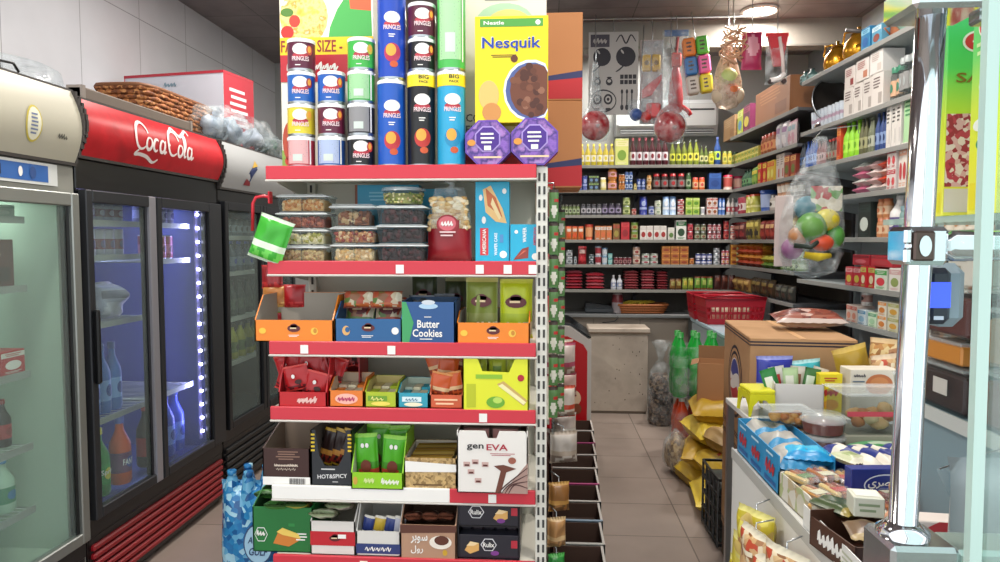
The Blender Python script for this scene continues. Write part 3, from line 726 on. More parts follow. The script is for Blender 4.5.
FAR.row(LF[4], FE+'third shelf from the bottom', [
 (727, 741, 3, 1, 'pouch', .155, ('5A2A2A', 'A87A6A', '8A3030'), 'dark maroon pouch'),
 (742, 756, 3, 1, 'pouch', .18, ('8A7A3A', 'C8B860', '2A2A20'), 'gold and black pouch'),
 (757, 771, 3, 1, 'pouch', .15, ('7A2A24', 'C8A070', 'A03A30'), 'brick red pouch'),
 (772, 792, 4, 1, 'pouch', .17, ('A8883A', 'C8B878', '6A5A28'), 'mustard coloured pouch'),
])
FAR.row(LF[5], FE+'second shelf from the bottom', [
 (727, 733, 1, 2, 'can', .16, ('7A8A4A', 'C8C8A0', '5A4A28'), 'green tinted can'),
 (734, 758, 4, 4, 'flat', .19, ('B8782E', 'D8C060', 'A0402A'), 'flat orange noodle packet', {'d': .13}),
 (759, 776, 3, 2, 'flat', .09, ('A8A43A', 'D8D078', '5A7A2A'), 'flat yellow green packet', {'d': .13}),
 (777, 797, 4, 2, 'can', .17, ('5A7A3A', 'B8C8A0', '3A5A28'), 'green and white food can'),
])
FAR.row(LF[6], FE+'lowest shelf', [
 (728, 746, 3, 1, 'pouch', .12, ('8A6A3A', 'B89A5A', '5A3A20'), 'tan bean bag'),
 (747, 770, 4, 1, 'pouch', .14, ('3A2E20', '7A6A3A', '4A4028'), 'dark olive bag'),
 (771, 790, 3, 1, 'pouch', .12, ('2A2A26', '5A5A50', '3A3830'), 'almost black bag'),
])
# near rack (runs towards the entrance)
NE_ = 'pale side shelving, '
NEAR.row(LN[0], NE_+'top shelf', [
 (796, 806, 2, 1, 'bottle', .09, ('3A5A5A', '6A8A8A', '2A3A3A'), 'small teal flask'),
 (857, 866, 1, 1, 'carton', .13, ('2E7AA8', '8AC0D8', '2060A0'), 'blue and sky blue box'),
 (867, 877, 1, 1, 'carton', .11, ('5A9AB8', 'C8D8E0', '8A4A40'), 'pale blue box'),
])
NEAR.row(LN[1], NE_+'second shelf from the top', [
 (806, 838, 9, 1, 'glass', .12, ('C8C8D8', 'A08A9A'), 'patterned drinking glass'),
 (841, 850, 1, 1, 'plainbox', .17, ('D2CCC6', '6A5A58', 'A8A09A'), 'white boxed cup set, standing by the drinking glasses', {'d': .12}),
 (850, 859, 1, 1, 'plainbox', .175, ('D6D0CA', '6A5A58', 'A8A09A'), 'white boxed cup set', {'d': .12}),
 (859, 868, 1, 1, 'plainbox', .18, ('D0CAC4', '6A5A58', 'A8A09A'), 'white boxed cup set with grey print', {'d': .12}),
 (868, 879, 1, 1, 'plainbox', .185, ('D4CEC8', '6A5A58', 'A8A09A'), 'white boxed cup set next to the clear jar', {'d': .12}),
 (880, 892, 2, 1, 'jar', .19, (CLEAR, 'C8A080', '3A7A60'), 'clear storage jar with printed band', {'d': .1}),
 (893, 909, 3, 1, 'jar', .21, (CLEAR, '8A8A88', '9AA0A0'), 'clear glass storage jar'),
 (911, 980, 6, 1, 'plainbox', .17, ('D2D4D0', '8A9A90', 'A8B0AC'), 'white box behind the chrome post'),
])
for a, b, c, lk in ((842, 852, ('D4CCC6', '8A2A30', '8A3A3A'), 'white and maroon box on top of the boxed cup sets'), (853, 866, ('D8D2CC', '9A4A40', 'B87A60'), 'white box with rusty print on top of the boxed cup sets'), (867, 880, ('DCD8D4', 'B8A8A0', 'C8C0B8'), 'plain white box on top of the boxed cup sets')):
    k0 = NEAR.s_at(a, 2.5); k1 = NEAR.s_at(b, 2.5); q = NEAR.P((k0+k1)/2, .075)
    put('plainbox', abs(k1-k0)*.95, .12, .12, c, (q.x, q.y, LN[1]+{842: .1725, 853: .1825, 867: .1875}[a]), NEAR.rz, lk, NE_+'second shelf from the top', order=50)
NEAR.row(LN[2], NE_+'third shelf from the top', [
 (796, 801, 2, 1, 'bottle', .17, ('1E2A3A', '3A5A8A', '1A2430'), 'navy shampoo bottle'),
 (802, 812, 4, 1, 'bottle', .18, ('2A52A0', '7A9AD8', '1E3A80'), 'bright blue shampoo bottle'),
 (812, 821, 3, 1, 'bottle', .16, ('8A5A5A', 'B89A98', '5A3A3A'), 'brownish pink bottle'),
 (822, 832, 3, 1, 'bottle', .15, ('4A4038', '8A7A68', 'A03A38'), 'dark brown bottle with red cap'),
 (833, 837, 1, 1, 'carton', .21, ('C84A2A', 'D88A3A', 'A83020'), 'orange red tube box', {'d': .04}),
 (838, 853, 3, 1, 'bottle', .215, ('8AC82A', 'A8DC4A', '6AA81E'), 'lime green bottle'),
 (854, 861, 2, 1, 'bottle', .21, ('5A5A3A', '9A9A70', '3A3A28'), 'olive brown bottle'),
 (862, 869, 2, 1, 'bottle', .20, ('6A7058', 'A8AC98', '4A5040'), 'grey green bottle'),
 (870, 881, 3, 1, 'bottle', .21, ('2A4278', '7A90B8', '1E3260'), 'deep blue bottle'),
 (883, 898, 3, 1, 'plainbox', .23, ('D8D4CE', '4A4A48', 'C8C4C0'), 'tall white bottle box', {'d': .09}),
 (899, 909, 1, 1, 'plainbox', .25, ('A8D0A0', '4A8A5A', '8AC08A'), 'tall pale green box', {'d': .09}),
 (911, 980, 6, 1, 'plainbox', .2, ('B8CCB8', '8AA09A', 'C8D8CC'), 'pale green box behind the chrome post'),
])
NEAR.row(LN[3], NE_+'fourth shelf from the top', [
 (849, 862, 1, 4, 'flat', .17, ('D0D4CC', '4A8A5A', 'C86A8A'), 'white packet with green print', {'d': .2}),
 (863, 873, 1, 4, 'flat', .165, ('D8B8B8', 'C86A80', 'E0D4D0'), 'white and pink packet', {'d': .2}),
 (874, 883, 1, 4, 'flat', .16, ('D0482E', 'E0703A', 'D8C8C0'), 'orange red packet', {'d': .2}),
 (884, 893, 2, 2, 'carton', .22, ('D8CCC8', 'B83A48', 'C84A50'), 'white box with red letters', {'d': .1}),
 (894, 903, 2, 1, 'carton', .23, ('DCD4CC', 'D8A088', 'B83A40'), 'tall cream box', {'d': .08}),
 (904, 912, 2, 1, 'carton', .22, ('9A90A8', 'C8C4D0', '8A5A78'), 'lilac grey box', {'d': .08}),
 (916, 980, 5, 1, 'carton', .19, ('C8B8B0', 'B87A70', 'D8CCC4'), 'cream box behind the chrome post'),
])
NEAR.row(LN[4], NE_+'third shelf from the bottom', [
 (853, 867, 1, 1, 'carton', .20, ('1E2A28', '2A3A38', 'C8D0C8'), 'black box with white oval', {'d': .1}),
 (869, 880, 2, 2, 'jar', .21, ('B87A50', 'D0B090', 'B06A48'), 'orange biscuit jar', {'d': .09}),
 (882, 893, 1, 1, 'bottle', .22, ('DCDAD8', '5A4A80', 'E0E0E0'), 'white bottle with purple portrait label', {'name': 'bottle'}),
 (894, 908, 2, 1, 'jar', .16, ('7A9A98', 'A8B8B8', '5A7A80'), 'teal grey jar'),
 (915, 980, 6, 1, 'jar', .16, ('C8C0A8', 'D8D0C0', 'B88A60'), 'cream jar behind the chrome post'),
])
NEAR.row(LN[5], NE_+'second shelf from the bottom', [
 (843, 857, 2, 1, 'carton', .11, ('B82A38', 'D8A0A0', 'C8B84A'), 'red tea box with yellow oval', {'d': .14}),
 (858, 871, 2, 1, 'carton', .12, ('C02A30', 'B8C060', 'D8D0A8'), 'red and green tea box', {'d': .14}),
 (872, 884, 1, 1, 'carton', .11, ('C8D0C0', '4A9A50', 'C83A44'), 'white and green tea box', {'d': .14}),
 (885, 909, 2, 1, 'carton', .12, ('DAD6D0', 'C8A0A0', '8A9A5A'), 'white tea box with faded pink band', {'d': .14}),
 (914, 980, 4, 1, 'carton', .14, ('D0C8B8', 'B8A888', 'A86A50'), 'cream box behind the chrome post'),
])
for a, b, c, lk in ((849, 866, ('A82834', '7A1A28', 'C8606A'), 'dark red tea box lying on the tea boxes'), (867, 889, ('B4303A', '8A2A30', 'A83A40'), 'long red tea box lying on the tea boxes')):
    k0 = NEAR.s_at(a, 1.4); k1 = NEAR.s_at(b, 1.4); q = NEAR.P((k0+k1)/2, .08)
    put('carton', abs(k1-k0)*.95, .06, .12, c, (q.x, q.y, LN[5]+.124), NEAR.rz, lk, NE_+'second shelf from the bottom', order=50)
NEAR.row(LN[6], NE_+'lowest shelf', [
 (843, 855, 2, 1, 'carton', .10, ('D8C4B8', 'C85A48', 'D88A70'), 'pale pink soap box', {'d': .1}),
 (855, 864, 1, 1, 'carton', .085, ('C8D4DA', '4A8AB0', '88B0C8'), 'sky blue soap box', {'d': .1}),
 (865, 874, 1, 1, 'carton', .08, ('C8DCC0', '5AA078', 'A0C8A0'), 'mint green soap box', {'d': .1}),
 (875, 884, 1, 2, 'carton', .15, ('D8D0C0', 'D88A38', 'C8782E'), 'cream soap box with orange picture', {'d': .1}),
 (885, 909, 2, 2, 'carton', .15, ('D0CCB4', 'A8A860', 'C8963A'), 'cream and olive soap box', {'d': .1}),
 (914, 980, 4, 1, 'carton', .13, ('C8C4BC', 'A89A88', 'B8886A'), 'beige soap box behind the chrome post'),
])
q = NEAR.P(NEAR.s_at(855, 1.1), .07)
put('bottle', .06, .13, .06, ('DCD4D0', 'B88A80', '2A2426'), (q.x, q.y+0.005, LN[6]+.1035), NEAR.rz, 'small white bottle with black cap on the pink soap boxes', NE_+'lowest shelf', order=51)

# ------------------------------------------------------------ gondola (free-standing shelving) near the entrance
GX0, GX1, GY = -.905, -.028, 2.25
LG = [1.737, 1.428, 1.163, .944, .676, .44]
gon = root('gondola_shelving', 'cream gondola shelving with red price rails, facing the entrance', 'shelving', (0, 0, 0))
CREAM = M('CFCBBE', .5)
PERF = M('3A3A38', .6)
MB().box(GX0+.02, GX1-.01, 2.66, 2.675, .1, 2.03, M('C9C6B8', .55)).build('back_panel', gon)
for i, x in enumerate((GX0, GX1-.005)):
    b = MB().box(x, x+.03, 2.63, 2.67, 0, 1.99, OFFWHITE)
    z = .08
    while z < 1.95:
        b.box(x+.011, x+.019, 2.628, 2.63, z, z+.028, PERF); z += .05
    b.build('upright', gon)
# slotted front post at the aisle side
b = MB().box(GX1+.0, GX1+.036, 2.26, 2.30, 0, 1.735, OFFWHITE, .002)
z = .05
while z < 1.70:
    for xx in (GX1+.006, GX1+.022): b.box(xx, xx+.007, 2.258, 2.26, z, z+.026, PERF)
    z += .042
b.build('slotted_post', gon)
for i, z in enumerate(LG):
    b = MB().box(GX0, GX1, GY+.004, 2.66, z-.022, z, CREAM, .002)
    s = b.build('shelf', gon)
    hh = .034 if i else .036
    rail = MB()
    if i == 4:
        rail.box(GX0-.004, -.31, GY-.008, GY+.004, z-.04, z+.006, WHITE, .002).box(-.31, GX1, GY-.008, GY+.004, z-.04, z+.006, REDSTRIP, .002)
    else:
        rail.box(GX0-.004, GX1, GY-.008, GY+.004, z-.04, z+.004, REDSTRIP, .002)
    rail.box(GX0-.006, GX1+.004, GY-.010, GY+.006, z-.047, z-.04, M('C4C0B8', .5), .002)
    r_ = rail.build('price_rail', s)
    for k, tx in enumerate({0: (), 1: (-.47, -.21, -.12, -.04), 2: (-.79, -.50,), 3: (-.20,), 4: (-.17,), 5: (-.6,)}[i]):
        MB().box(tx-.012, tx+.014, GY-.0105, GY-.009, z-.036, z-.008, WHITE).build('price_tag', r_)
    for x in (GX0-.004, GX1-.004):
        MB().prism([(GY+.01, z-.022), (2.64, z-.022), (2.64, z-.085), (GY+.10, z-.045)], x, x+.004, CREAM, lambda u, v, w: (w, u, v)).build('bracket', s)
MB().box(GX0+.01, GX1-.01, 2.28, 2.64, 0, .1, M('8A8880', .5)).build('plinth', gon)
# aisle-side run behind the end bay
run = root('gondola_shelving', 'long gondola shelving along the main aisle behind the end bay, cartons along its foot', 'shelving', (0, 0, 0))
MB().box(-.30, -.285, 2.72, 5.0, .1, 1.95, M('BDBAAE', .55)).build('back_panel', run)
for z in (1.7, 1.40, 1.1, .8):
    s = MB().box(-.285, .02, 2.70, 5.0, z-.02, z, CREAM, .002).build('shelf', run)
    MB().box(.02, .028, 2.70, 5.0, z-.035, z+.003, REDSTRIP, .001).build('price_rail', s)
MB().box(-.30, .03, 2.70, 5.05, 0, .1, M('8A8880', .5), .002).build('base_shelf', run)
for y in (2.7, 3.85, 4.98): MB().box(-.31, -.28, y, y+.03, 0, 1.97, OFFWHITE).build('upright', run)

# ---- open display cartons
def tray(mb, w, h, d, out, ins, hb=None, th=.004, lip=None, slope=True, flap=False):
    "open-topped carton: front height h, rear height hb; origin at centre of its base; front looks to -y"
    hb = hb or h; x0, x1, y0, y1 = -w/2, w/2, -d/2, d/2
    mb.box(x0, x1, y0, y1, 0, .003, ins)
    F = front(0, y0, 0)
    if lip:      # shaped lip: list of (u, v) along the top edge from x0 to x1
        n = len(lip)
        mb.prism([(x0, 0)]+lip+[(x1, 0)], -th, 0, out, F)
    else: mb.box(x0, x1, y0, y0+th, 0, h, out)
    mb.box(x0+th, x1-th, y0+th, y0+th+.0008, .003, h-.002, ins) if not lip else None
    mb.box(x0, x1, y1-th, y1, 0, hb, out); mb.rect(-w/2+th, w/2-th, .003, hb-.001, ins, front(0, y1-th, 0), .0005)
    for x, sg in ((x0, 1), (x1-th, -1)):
        pr = [(y0, 0), (y1, 0), (y1, hb), (y0+d*.35 if slope else y0, hb), (y0, h)] if slope else [(y0, 0), (y1, 0), (y1, hb), (y0, h)]
        mb.prism(pr, x, x+th, out, lambda u, v, w_: (w_, u, v))
        xi = x+th+.0004 if sg > 0 else x-.0004
        mb.add([(xi, p[0], p[1]) for p in pr], [tuple(range(len(pr)))], ins)
    return F
def hero(name, label, cat, px0, px1, z, y, fn, group=None, rz=0, **kw):
    "thing on the gondola between two photo columns at its front plane y"
    zz = z+.001
    yr = min(y, 2.27) if (y < 2.42 and cat not in ('bag', 'packet')) else y-.02
    l = at(px0, 240-(zz+.08-EYE)*FOC/yr, Y=yr).x; r = at(px1, 240-(zz+.08-EYE)*FOC/yr, Y=yr).x
    t = root(name, label, cat, ((l+r)/2, y, zz), rz, group=group)
    fn(t, r-l); return t
DATE = speckle('dates', ['2E1418', '4A2024', '1E0C10', '5C3034'], 90, .35)
def boxfront(w, h, d, out, z=0): return MB().box(-w/2, w/2, 0, d, z, h, out, .0015)

# ---- top shelf: crisp cans
def crisp_can(h, r, col, kind, accent, big=False):
    t = root('crisp_can', None, 'can')
    b = MB(); m = speckle('can_'+col, [col, col], 3, .32, 0, 'noise', False); m = M(col, .3)
    b.lathe([(r*.96, 0, STEEL), (r, .003, STEEL), (r, .008, m), (r, h-.012, STEEL), (r, h-.006)], 28)
    W = wrap(r)
    ic = h*.66 if h < .15 else h*.70; s = r*.95
    if kind == 'logo':
        b.disc(r*.05, ic, s*.62, s*.42, WHITE, W, .0008)
        b.disc(r*.05, ic-s*.46, s*.62, s*.2, M('B03040', .4), W, .0006)
        b.text('PRINGLES', r*.05, ic-s*.72, s*1.3, s*.34, M('F2D9DC', .4), W, .0012)
        if h > .15:
            b.disc(r*.05, h*.30, s*.62, s*.7, M(accent, .4), W, .0008); b.disc(-r*.05, h*.33, s*.38, s*.45, M('E8A440', .4), W, .0012); b.disc(r*.15, h*.17, s*.3, s*.24, M('C8542A', .4), W, .0012)
            b.lines(-s*.25, s*.3, h*.47, h*.52, 2, WHITE, W)
        else:
            b.disc(r*.72, ic-s*.05, s*.26, s*.38, M(accent, .4), W, .0011); b.disc(r*.72, ic, s*.15, s*.25, M('E8A440', .4), W, .0013); b.lines(-s*.4, s*.2, h*.14, h*.2, 1, WHITE, W)
        if big:
            b.rect(-r*1.5, r*1.5, h*.84, h*.985, M('F0D62C', .4), W, .0009, 14); b.text('BIG', r*.15, h*.935, s*.75, h*.04, M('20222A'), W, .0014); b.text('PACK', r*.15, h*.885, s*.7, h*.025, M('20222A'), W, .0014)
    else:        # nutrition side turned to the front
        b.rect(-r*.9, r*.75, h*.12, h*.9, M(accent, .45), W, .0007, 10)
        b.lines(-r*.85, r*.7, h*.14, h*.88, 12 if h < .15 else 24, M('7E8A84'), W, .0012, 5); b.rect(-r*.4, r*.3, h*.2, h*.42, M('C8D4CC'), W, .0014, 4)
        b.rect(r*.85, r*.98, h*.1, h*.9, WHITE, W, .0009)
    b.build('body', t)
    MB().lathe([(r*1.02, h-.012), (r*1.03, h-.003), (r*.98, h), (r*.9, h-.002)], 28, mat=M('DCE0E0', .35)).build('lid', t)
    return t
RC = .0445
cans = [  # px centre, y level (m above shelf), height, colour, kind, accent, big, label
 (299, 0, .101, 'B8303A', 'back', 'D8A8A8', 0, 'short red crisp can with its pale printed side out, at the foot of the outer stack'),
 (299, .102, .104, 'D8C838', 'logo', 'D8B040', 0, 'short yellow crisp can, third up... '),
 (299, .207, .104, '1F5FB0', 'logo', 'A03038', 0, ''), (299, .312, .104, '5A1A36', 'logo', 'C0503A', 0, ''),
 (329.5, 0, .101, '2A5AA8', 'back', 'A8B8D8', 0, ''), (329.5, .102, .104, '5E1C38', 'logo', 'B04038', 0, ''), (329.5, .207, .104, '1F5AB0', 'logo', 'C03A3A', 0, ''),
 (359.5, 0, .101, '16161A', 'logo', 'C0302E', 0, ''), (359.5, .102, .104, '2A2A2E', 'back', '8A8A8C', 0, ''), (359.5, .207, .104, '3FA848', 'back', '9ACC98', 0, ''), (359.5, .312, .104, '3FAE48', 'logo', 'C8C040', 0, ''),
 (390.5, 0, .279, '1A55B4', 'logo', 'B83038', 0, ''), (390.5, .280, .279, '1D46B0', 'logo', 'B02A50', 0, ''),
 (420.5, 0, .305, '121316', 'logo', 'B8302A', 1, ''), (420.5, .306, .104, '17171B', 'logo', '9A2A2A', 0, ''), (420.5, .411, .112, '561A34', 'logo', 'B04038', 0, ''),
 (450.5, 0, .305, '2AA0CC', 'logo', '1E88B4', 1, ''), (450.5, .306, .279, '4AB454', 'back', 'A4D4A0', 0, ''),
]
CL = ['short red crisp can at the foot of the outermost stack',
 'short yellow crisp can resting on a short red can',
 'short blue crisp can under a maroon can, on a yellow one',
 'short maroon crisp can on top of the outermost stack',
 'short blue crisp can with pale nutrition print, under a maroon one',
 'short maroon crisp can between two short blue cans',
 'short blue crisp can on top of the second stack, over a maroon one',
 'short black crisp can at the foot of the stack beside the tall blue cans',
 'short dark crisp can with grey nutrition print, under the green cans',
 'short green crisp can with nutrition print, between the dark and the top green can',
 'short green crisp can with logo, topmost beside the tall blue cans',
 'tall blue crisp can standing on the shelf',
 'tall deep blue crisp can standing on another tall blue can',
 'tall black crisp can with yellow band, between tall blue and turquoise cans',
 'short black crisp can standing on the tall black can',
 'short maroon crisp can high above the tall black can',
 'tall turquoise crisp can with yellow band, beside the octagonal tins',
 'tall green crisp can with nutrition print, on the turquoise can']
for (px, dz, h, col, kd, ac, big, _), lb in zip(cans, CL):
    y = 2.25+RC+.006; p = at(px, 240-(LG[0]+dz+.05-EYE)*FOC/(y-.03), Y=y-.02)
    t = crisp_can(h, RC if h < .15 else RC*1.03, col, kd, ac, bool(big)); t.location = (p.x, y+.004, LG[0]+.001+dz); t.rotation_euler = (0, 0, R(11 if kd == 'logo' else 5)); tag(t, lb, 'can', 'stacked crisp cans on the gondola top')
# octagonal tins standing on edge
PUR = M('4A2A86', .3, .2); PUR2 = M('6A48A8', .3, .2)
def octin(t, w):
    r = w/2/math.cos(PI/8); b = MB(); Y = lambda u, v, ww=0: (u, -ww, v+w/2)
    pts = [(r*math.cos(PI/8+PI/4*i), r*math.sin(PI/8+PI/4*i)) for i in range(8)]
    b.prism(pts, -.05, 0, M('5A3A90', .3, .3), Y); b.build('body', t)
    l = MB(); l.prism([(x*1.0, y*1.0) for x, y in pts], .0, .014, PUR2, Y); l.prism([(x*.93, y*.93) for x, y in pts], .014, .017, speckle('tin_print', ['5A3A9A', '8A60B8', '3E2A78', 'A87AC0', '6A8AB0'], 22, .3, 0, 'noise', False), Y)
    l.disc(0, .012, r*.56, r*.56, M('A890D0', .3, .2), Y, .0185, 8, rot=PI/8); l.disc(0, .012, r*.5, r*.5, PUR, Y, .0195, 8, rot=PI/8)
    l.lines(-r*.32, r*.32, -.005, .035, 3, WHITE, Y, .021); l.rect(-r*.14, r*.14, -r*.3, -r*.12, WHITE, Y, .021)
    l.disc(-r*.66, 0, r*.17, r*.13, M('D8903A'), Y, .021); l.lines(-r*.6, r*.6, -r*.66, -r*.5, 1, M('E0C8A0'), Y, .021, 4)
    l.build('lid', t)
hero('chocolate_tin', 'purple octagonal chocolate tin standing on edge, beside the turquoise crisp can', 'tin', 465.5, 510.5, LG[0], 2.275, octin, 'octagonal chocolate tins')
hero('chocolate_tin', 'purple octagonal chocolate tin standing on edge, at the aisle end of the top shelf', 'tin', 511.5, 558, LG[0], 2.26, octin, 'octagonal chocolate tins')
ob = bpy.data.objects['chocolate_tin.001']
# cereal boxes
YEL = M('F2D81E', .4); CHOC = speckle('cocoa_balls', ['5A2E1E', '7A4630', '3E1C12', '8A5A40'], 70, .5, .6)
def cereal(t, w):
    h = .335; b = MB().box(-w/2, w/2, 0, .065, 0, h, YEL, .0015); F = front(0, 0, 0); b.rect(0, 0.001, 0, .001, YEL, F)
    b.rect(-w*.43, w*.43, h*.90, h*.975, M('4E9A40', .4), F, .001); b.text('Nestle', -w*.24, h*.937, w*.28, h*.035, WHITE, F); b.disc(w*.36, h*.937, .008, .008, WHITE, F, .0015)
    b.text('Nesquik', 0, h*.735, w*.80, h*.135, M('1C3FA0', .35), F, .002); b.text('Nesquik', -.001, h*.738, w*.81, h*.14, M('F8F4D8'), F, .0012)
    b.lines(-w*.3, w*.1, h*.61, h*.645, 2, M('5A3A20'), F)
    cx, cz = w*.30, h*.30
    b.disc(cx-w*.03, cz, w*.38, h*.29, M('DCE4EE', .3), F, .0012, umax=w*.495); b.disc(cx-w*.03, cz, w*.35, h*.265, M('4A5A90', .3), F, .0014, umax=w*.495)
    rr = random.Random(4)
    b.disc(cx, cz, w*.32, h*.25, M('6A3A26'), F, .0016, umax=w*.495)
    for i in range(46):
        a = rr.uniform(0, 2*PI); q = math.sqrt(rr.random()); u = cx+w*.31*q*math.cos(a); v = cz+h*.235*q*math.sin(a)
        if u > w*.44: continue
        k = rr.uniform(.85, 1.1); b.disc(u, v, w*.05*k, w*.05*k, M(rr.choice(['5E3220', '764630', '4A2418', '8C5E48']), .5), F, .0018+i*.00002, 10)
    b.disc(w*.04, h*.60, w*.05, w*.05, M('5E3220'), F, .002, 10)
    # plain cream and tan splash at the side of the bowl
    b.disc(-w*.31, h*.26, w*.14, h*.14, M('E8B86A'), F, .0012); b.disc(-w*.27, h*.10, w*.13, h*.09, M('C88A4A'), F, .0013)
    b.lines(w*.2, w*.42, h*.02, h*.05, 1, WHITE, F, .0022)
    b.lines(-.055, -.01, h*.15, h*.8, 12, M('6A5A2A'), lambda u, v, ww=0: (w/2+ww, -u, v), .001)
    b.build('carton', t)
hero('cereal_box', 'yellow chocolate cereal box with blue lettering, resting on the octagonal tins', 'box', 475, 548, LG[0]+.137, 2.264, cereal, 'cereal boxes on the gondola top')
# the tins carry it: give it a little depth behind
PASTA = speckle('pasta_picture', ['D8B03A', 'E8C85A', 'F0DC8A', 'C8962A', 'E0E0C8'], 30, .5, 0, 'noise', False)
def family(t, w):
    h = .75; b = MB().box(-w/2, w/2, 0, .08, 0, h, M('E4E2D4', .45), .0015); F = front(0, 0, 0)
    b.rect(-w/2, w/2, h*.60, h, M('F2EFDc', .4), F)
    b.disc(-w*.24, h*.71, w*.26, h*.13, PASTA, F, .001); b.disc(-w*.42, h*.64, w*.07, h*.03, M('C82A22'), F, .0014); b.disc(-w*.34, h*.69, w*.06, h*.028, M('D83A2A'), F, .0014); b.disc(-w*.42, h*.73, w*.07, h*.02, M('4E7A2A'), F, .0014)
    b.poly([(w*.02, h*.60), (w*.04, h*.66), (w*.12, h*.74), (w*.25, h*.82), (w*.42, h*.86), (w*.48, h*.74), (w*.49, h*.60)], M('49A850', .4), F, .0016)
    b.poly([(w*.24, h*.82), (w*.26, h*.74), (w*.48, h*.73), (w*.48, h*.82)], M('D8603A'), F, .002)
    b.poly([(w*.24, h), (-w*.05, h), (w*.02, h*.93)], M('C83A44'), F, .0013)
    b.rect(-w/2, w/2, h*.536, h*.615, M('F0C81E', .4), F, .0022); b.text('FAMILY SIZE -', -w*.16, h*.575, w*.66, h*.055, M('8A2A20', .4), F, .003)
    b.rect(-w/2, w/2, h*.413, h*.536, M('B5222E', .4), F, .0022); b.scrawl('Full', -w*.02, h*.485, w*.3, h*.05, WHITE, F, .003, shear=.2); b.scrawl('T', -w*.38, h*.48, w*.09, h*.05, WHITE, F, .003)
    b.disc(-w*.42, h*.14, w*.07, h*.09, M('B84A30'), F, .0014); b.rect(-w/2, -w*.36, 0, h*.1, M('8AAA4A'), F, .001); b.disc(-w*.44, h*.05, .01, .014, M('C83A2A'), F, .0014)
    b.build('carton', t)
hero('cereal_box', 'big family size box with yellow band and green shape, behind the short crisp cans', 'box', 280, 373, LG[0], 2.42, family, 'cereal boxes on the gondola top')
def flakes(t, w):
    h = .60; b = MB().box(-w/2, w/2, 0, .075, 0, h, M('DAD6C6', .45), .0015); F = front(0, 0, 0)
    b.text('CORN', -w*.30, h*.30, w*.34, h*.045, M('5A5A54'), F); b.text('FLAKES', -w*.27, h*.235, w*.4, h*.045, M('5A5A54'), F)
    b.disc(0, h*.84, w*.34, h*.10, M('A8C8A8'), F, .001); b.disc(w*.05, h*.83, w*.26, h*.075, M('D8C878'), F, .0013); b.lines(-w*.3, w*.3, h*.95, h*.985, 2, M('8A8A80'), F)
    b.rect(-w/2, w/2, 0, h*.1, M('C03A34'), F, .001); b.rect(-w/2, w/2, h*.1, h*.2, M('5AAA50'), F, .001)
    b.build('carton', t)
hero('cereal_box', 'pale corn flakes box, behind the yellow cereal box', 'box', 463, 546, LG[0], 2.42, flakes, 'cereal boxes on the gondola top')

# ---- second shelf: tubs of nuts, bag, wafers
def nuts(mb, w, d, z0, h, cols, r=.008, n=90, seed=1, cash=False, x0=0, y0=0):
    rr = random.Random(seed)
    mb.box(x0-w/2+.004, x0+w/2-.004, y0-d/2+.006, y0+d/2-.006, z0, z0+h*.8, M(cols[0], .6))
    for i in range(n):
        f = rr.random()
        if f < .6: x = rr.uniform(-w/2+r, w/2-r); y = -d/2+.006+rr.uniform(0, .004); z = z0+rr.uniform(r*.7, h-r*.4)
        else: x = rr.uniform(-w/2+r, w/2-r); y = rr.uniform(-d/2+r, d/2-r); z = z0+h-r*.6+rr.uniform(-.002, .003)
        m = M(rr.choice(cols), .5)
        mb.blob((x0+x, y0+y, z), r*rr.uniform(.8, 1.2), m, 6, 4, (1.25, .75, rr.uniform(.6, 1)), rr.uniform(0, PI), fn=None)
def nut_tub(t, w, h, d, cols, r, n, seed, taper=.94, tag_=False, lidh=.012, fill=.78):
    b = MB()
    for (x0, x1, y0, y1) in ((-1, 1, -1, 1),):
        a0 = taper; vs = [(sx*w/2*a0*.97, sy*d/2*a0*.97, 0) for sx, sy in ((-1, -1), (1, -1), (1, 1), (-1, 1))]+[(sx*w/2*.97, sy*d/2*.97, h-lidh) for sx, sy in ((-1, -1), (1, -1), (1, 1), (-1, 1))]
        b.add(vs, [(0, 1, 2, 3), (0, 1, 5, 4), (1, 2, 6, 5), (2, 3, 7, 6), (3, 0, 4, 7)], CLEAR)
    b.box(-.0015, .0015, -d/2*taper*.99, d/2*.9, .001, h-lidh, CLEAR)
    b.build('tub', t)
    l = MB().box(-w/2, w/2, -d/2, d/2, h-lidh, h-lidh*.35, LIDC, .003).box(-w/2*.9, w/2*.9, -d/2*.9, d/2*.9, h-lidh*.4, h-.0005, LIDC, .002)
    l.tube([(-w/2, -d/2, h-lidh*.7), (w/2, -d/2, h-lidh*.7), (w/2, d/2, h-lidh*.7), (-w/2, d/2, h-lidh*.7)], .0022, M('DDE4E4', .2), 6, closed=True)
    l.build('lid', t)
    f = MB(); nuts(f, w*taper*.93, d*taper*.9, .002, (h-lidh)*fill, cols, r, n, seed)
    o = f.build('filling', t); o['kind'] = 'stuff'
CASHEW = ['F0BC78', 'E8A05A', 'D08440', 'F4D4A0']; ALM = ['B0563A', '98422E', 'C87050', '7A3222']; PALEN = ['FAE8B4', 'F4D898', 'FFF4CC', 'B8B050']; STX = ['D8B47A', 'E8C890', 'B88A5A']
HAZ = ['F4D4A0', 'FCE0B4', 'E8BC84', 'F0C078']; MIX = ['E0A068', 'C87444', 'F4D0A0', 'A84438']
TUBS = [(275.5, 326, 0, .058, CASHEW, 'clear tub of pale brown cashews on top of the four tub stack', 3), (275.5, 326, 1, .055, ALM, 'clear tub of dark brown almonds under the top cashew tub', 2), (275.5, 326, 2, .055, PALEN, 'clear tub of creamy cashews with green pistachios', 1), (275.5, 326, 3, .056, STX, 'clear tub of tan nuts at the foot of the stack by the green chips bag', 0)]
zs = 0
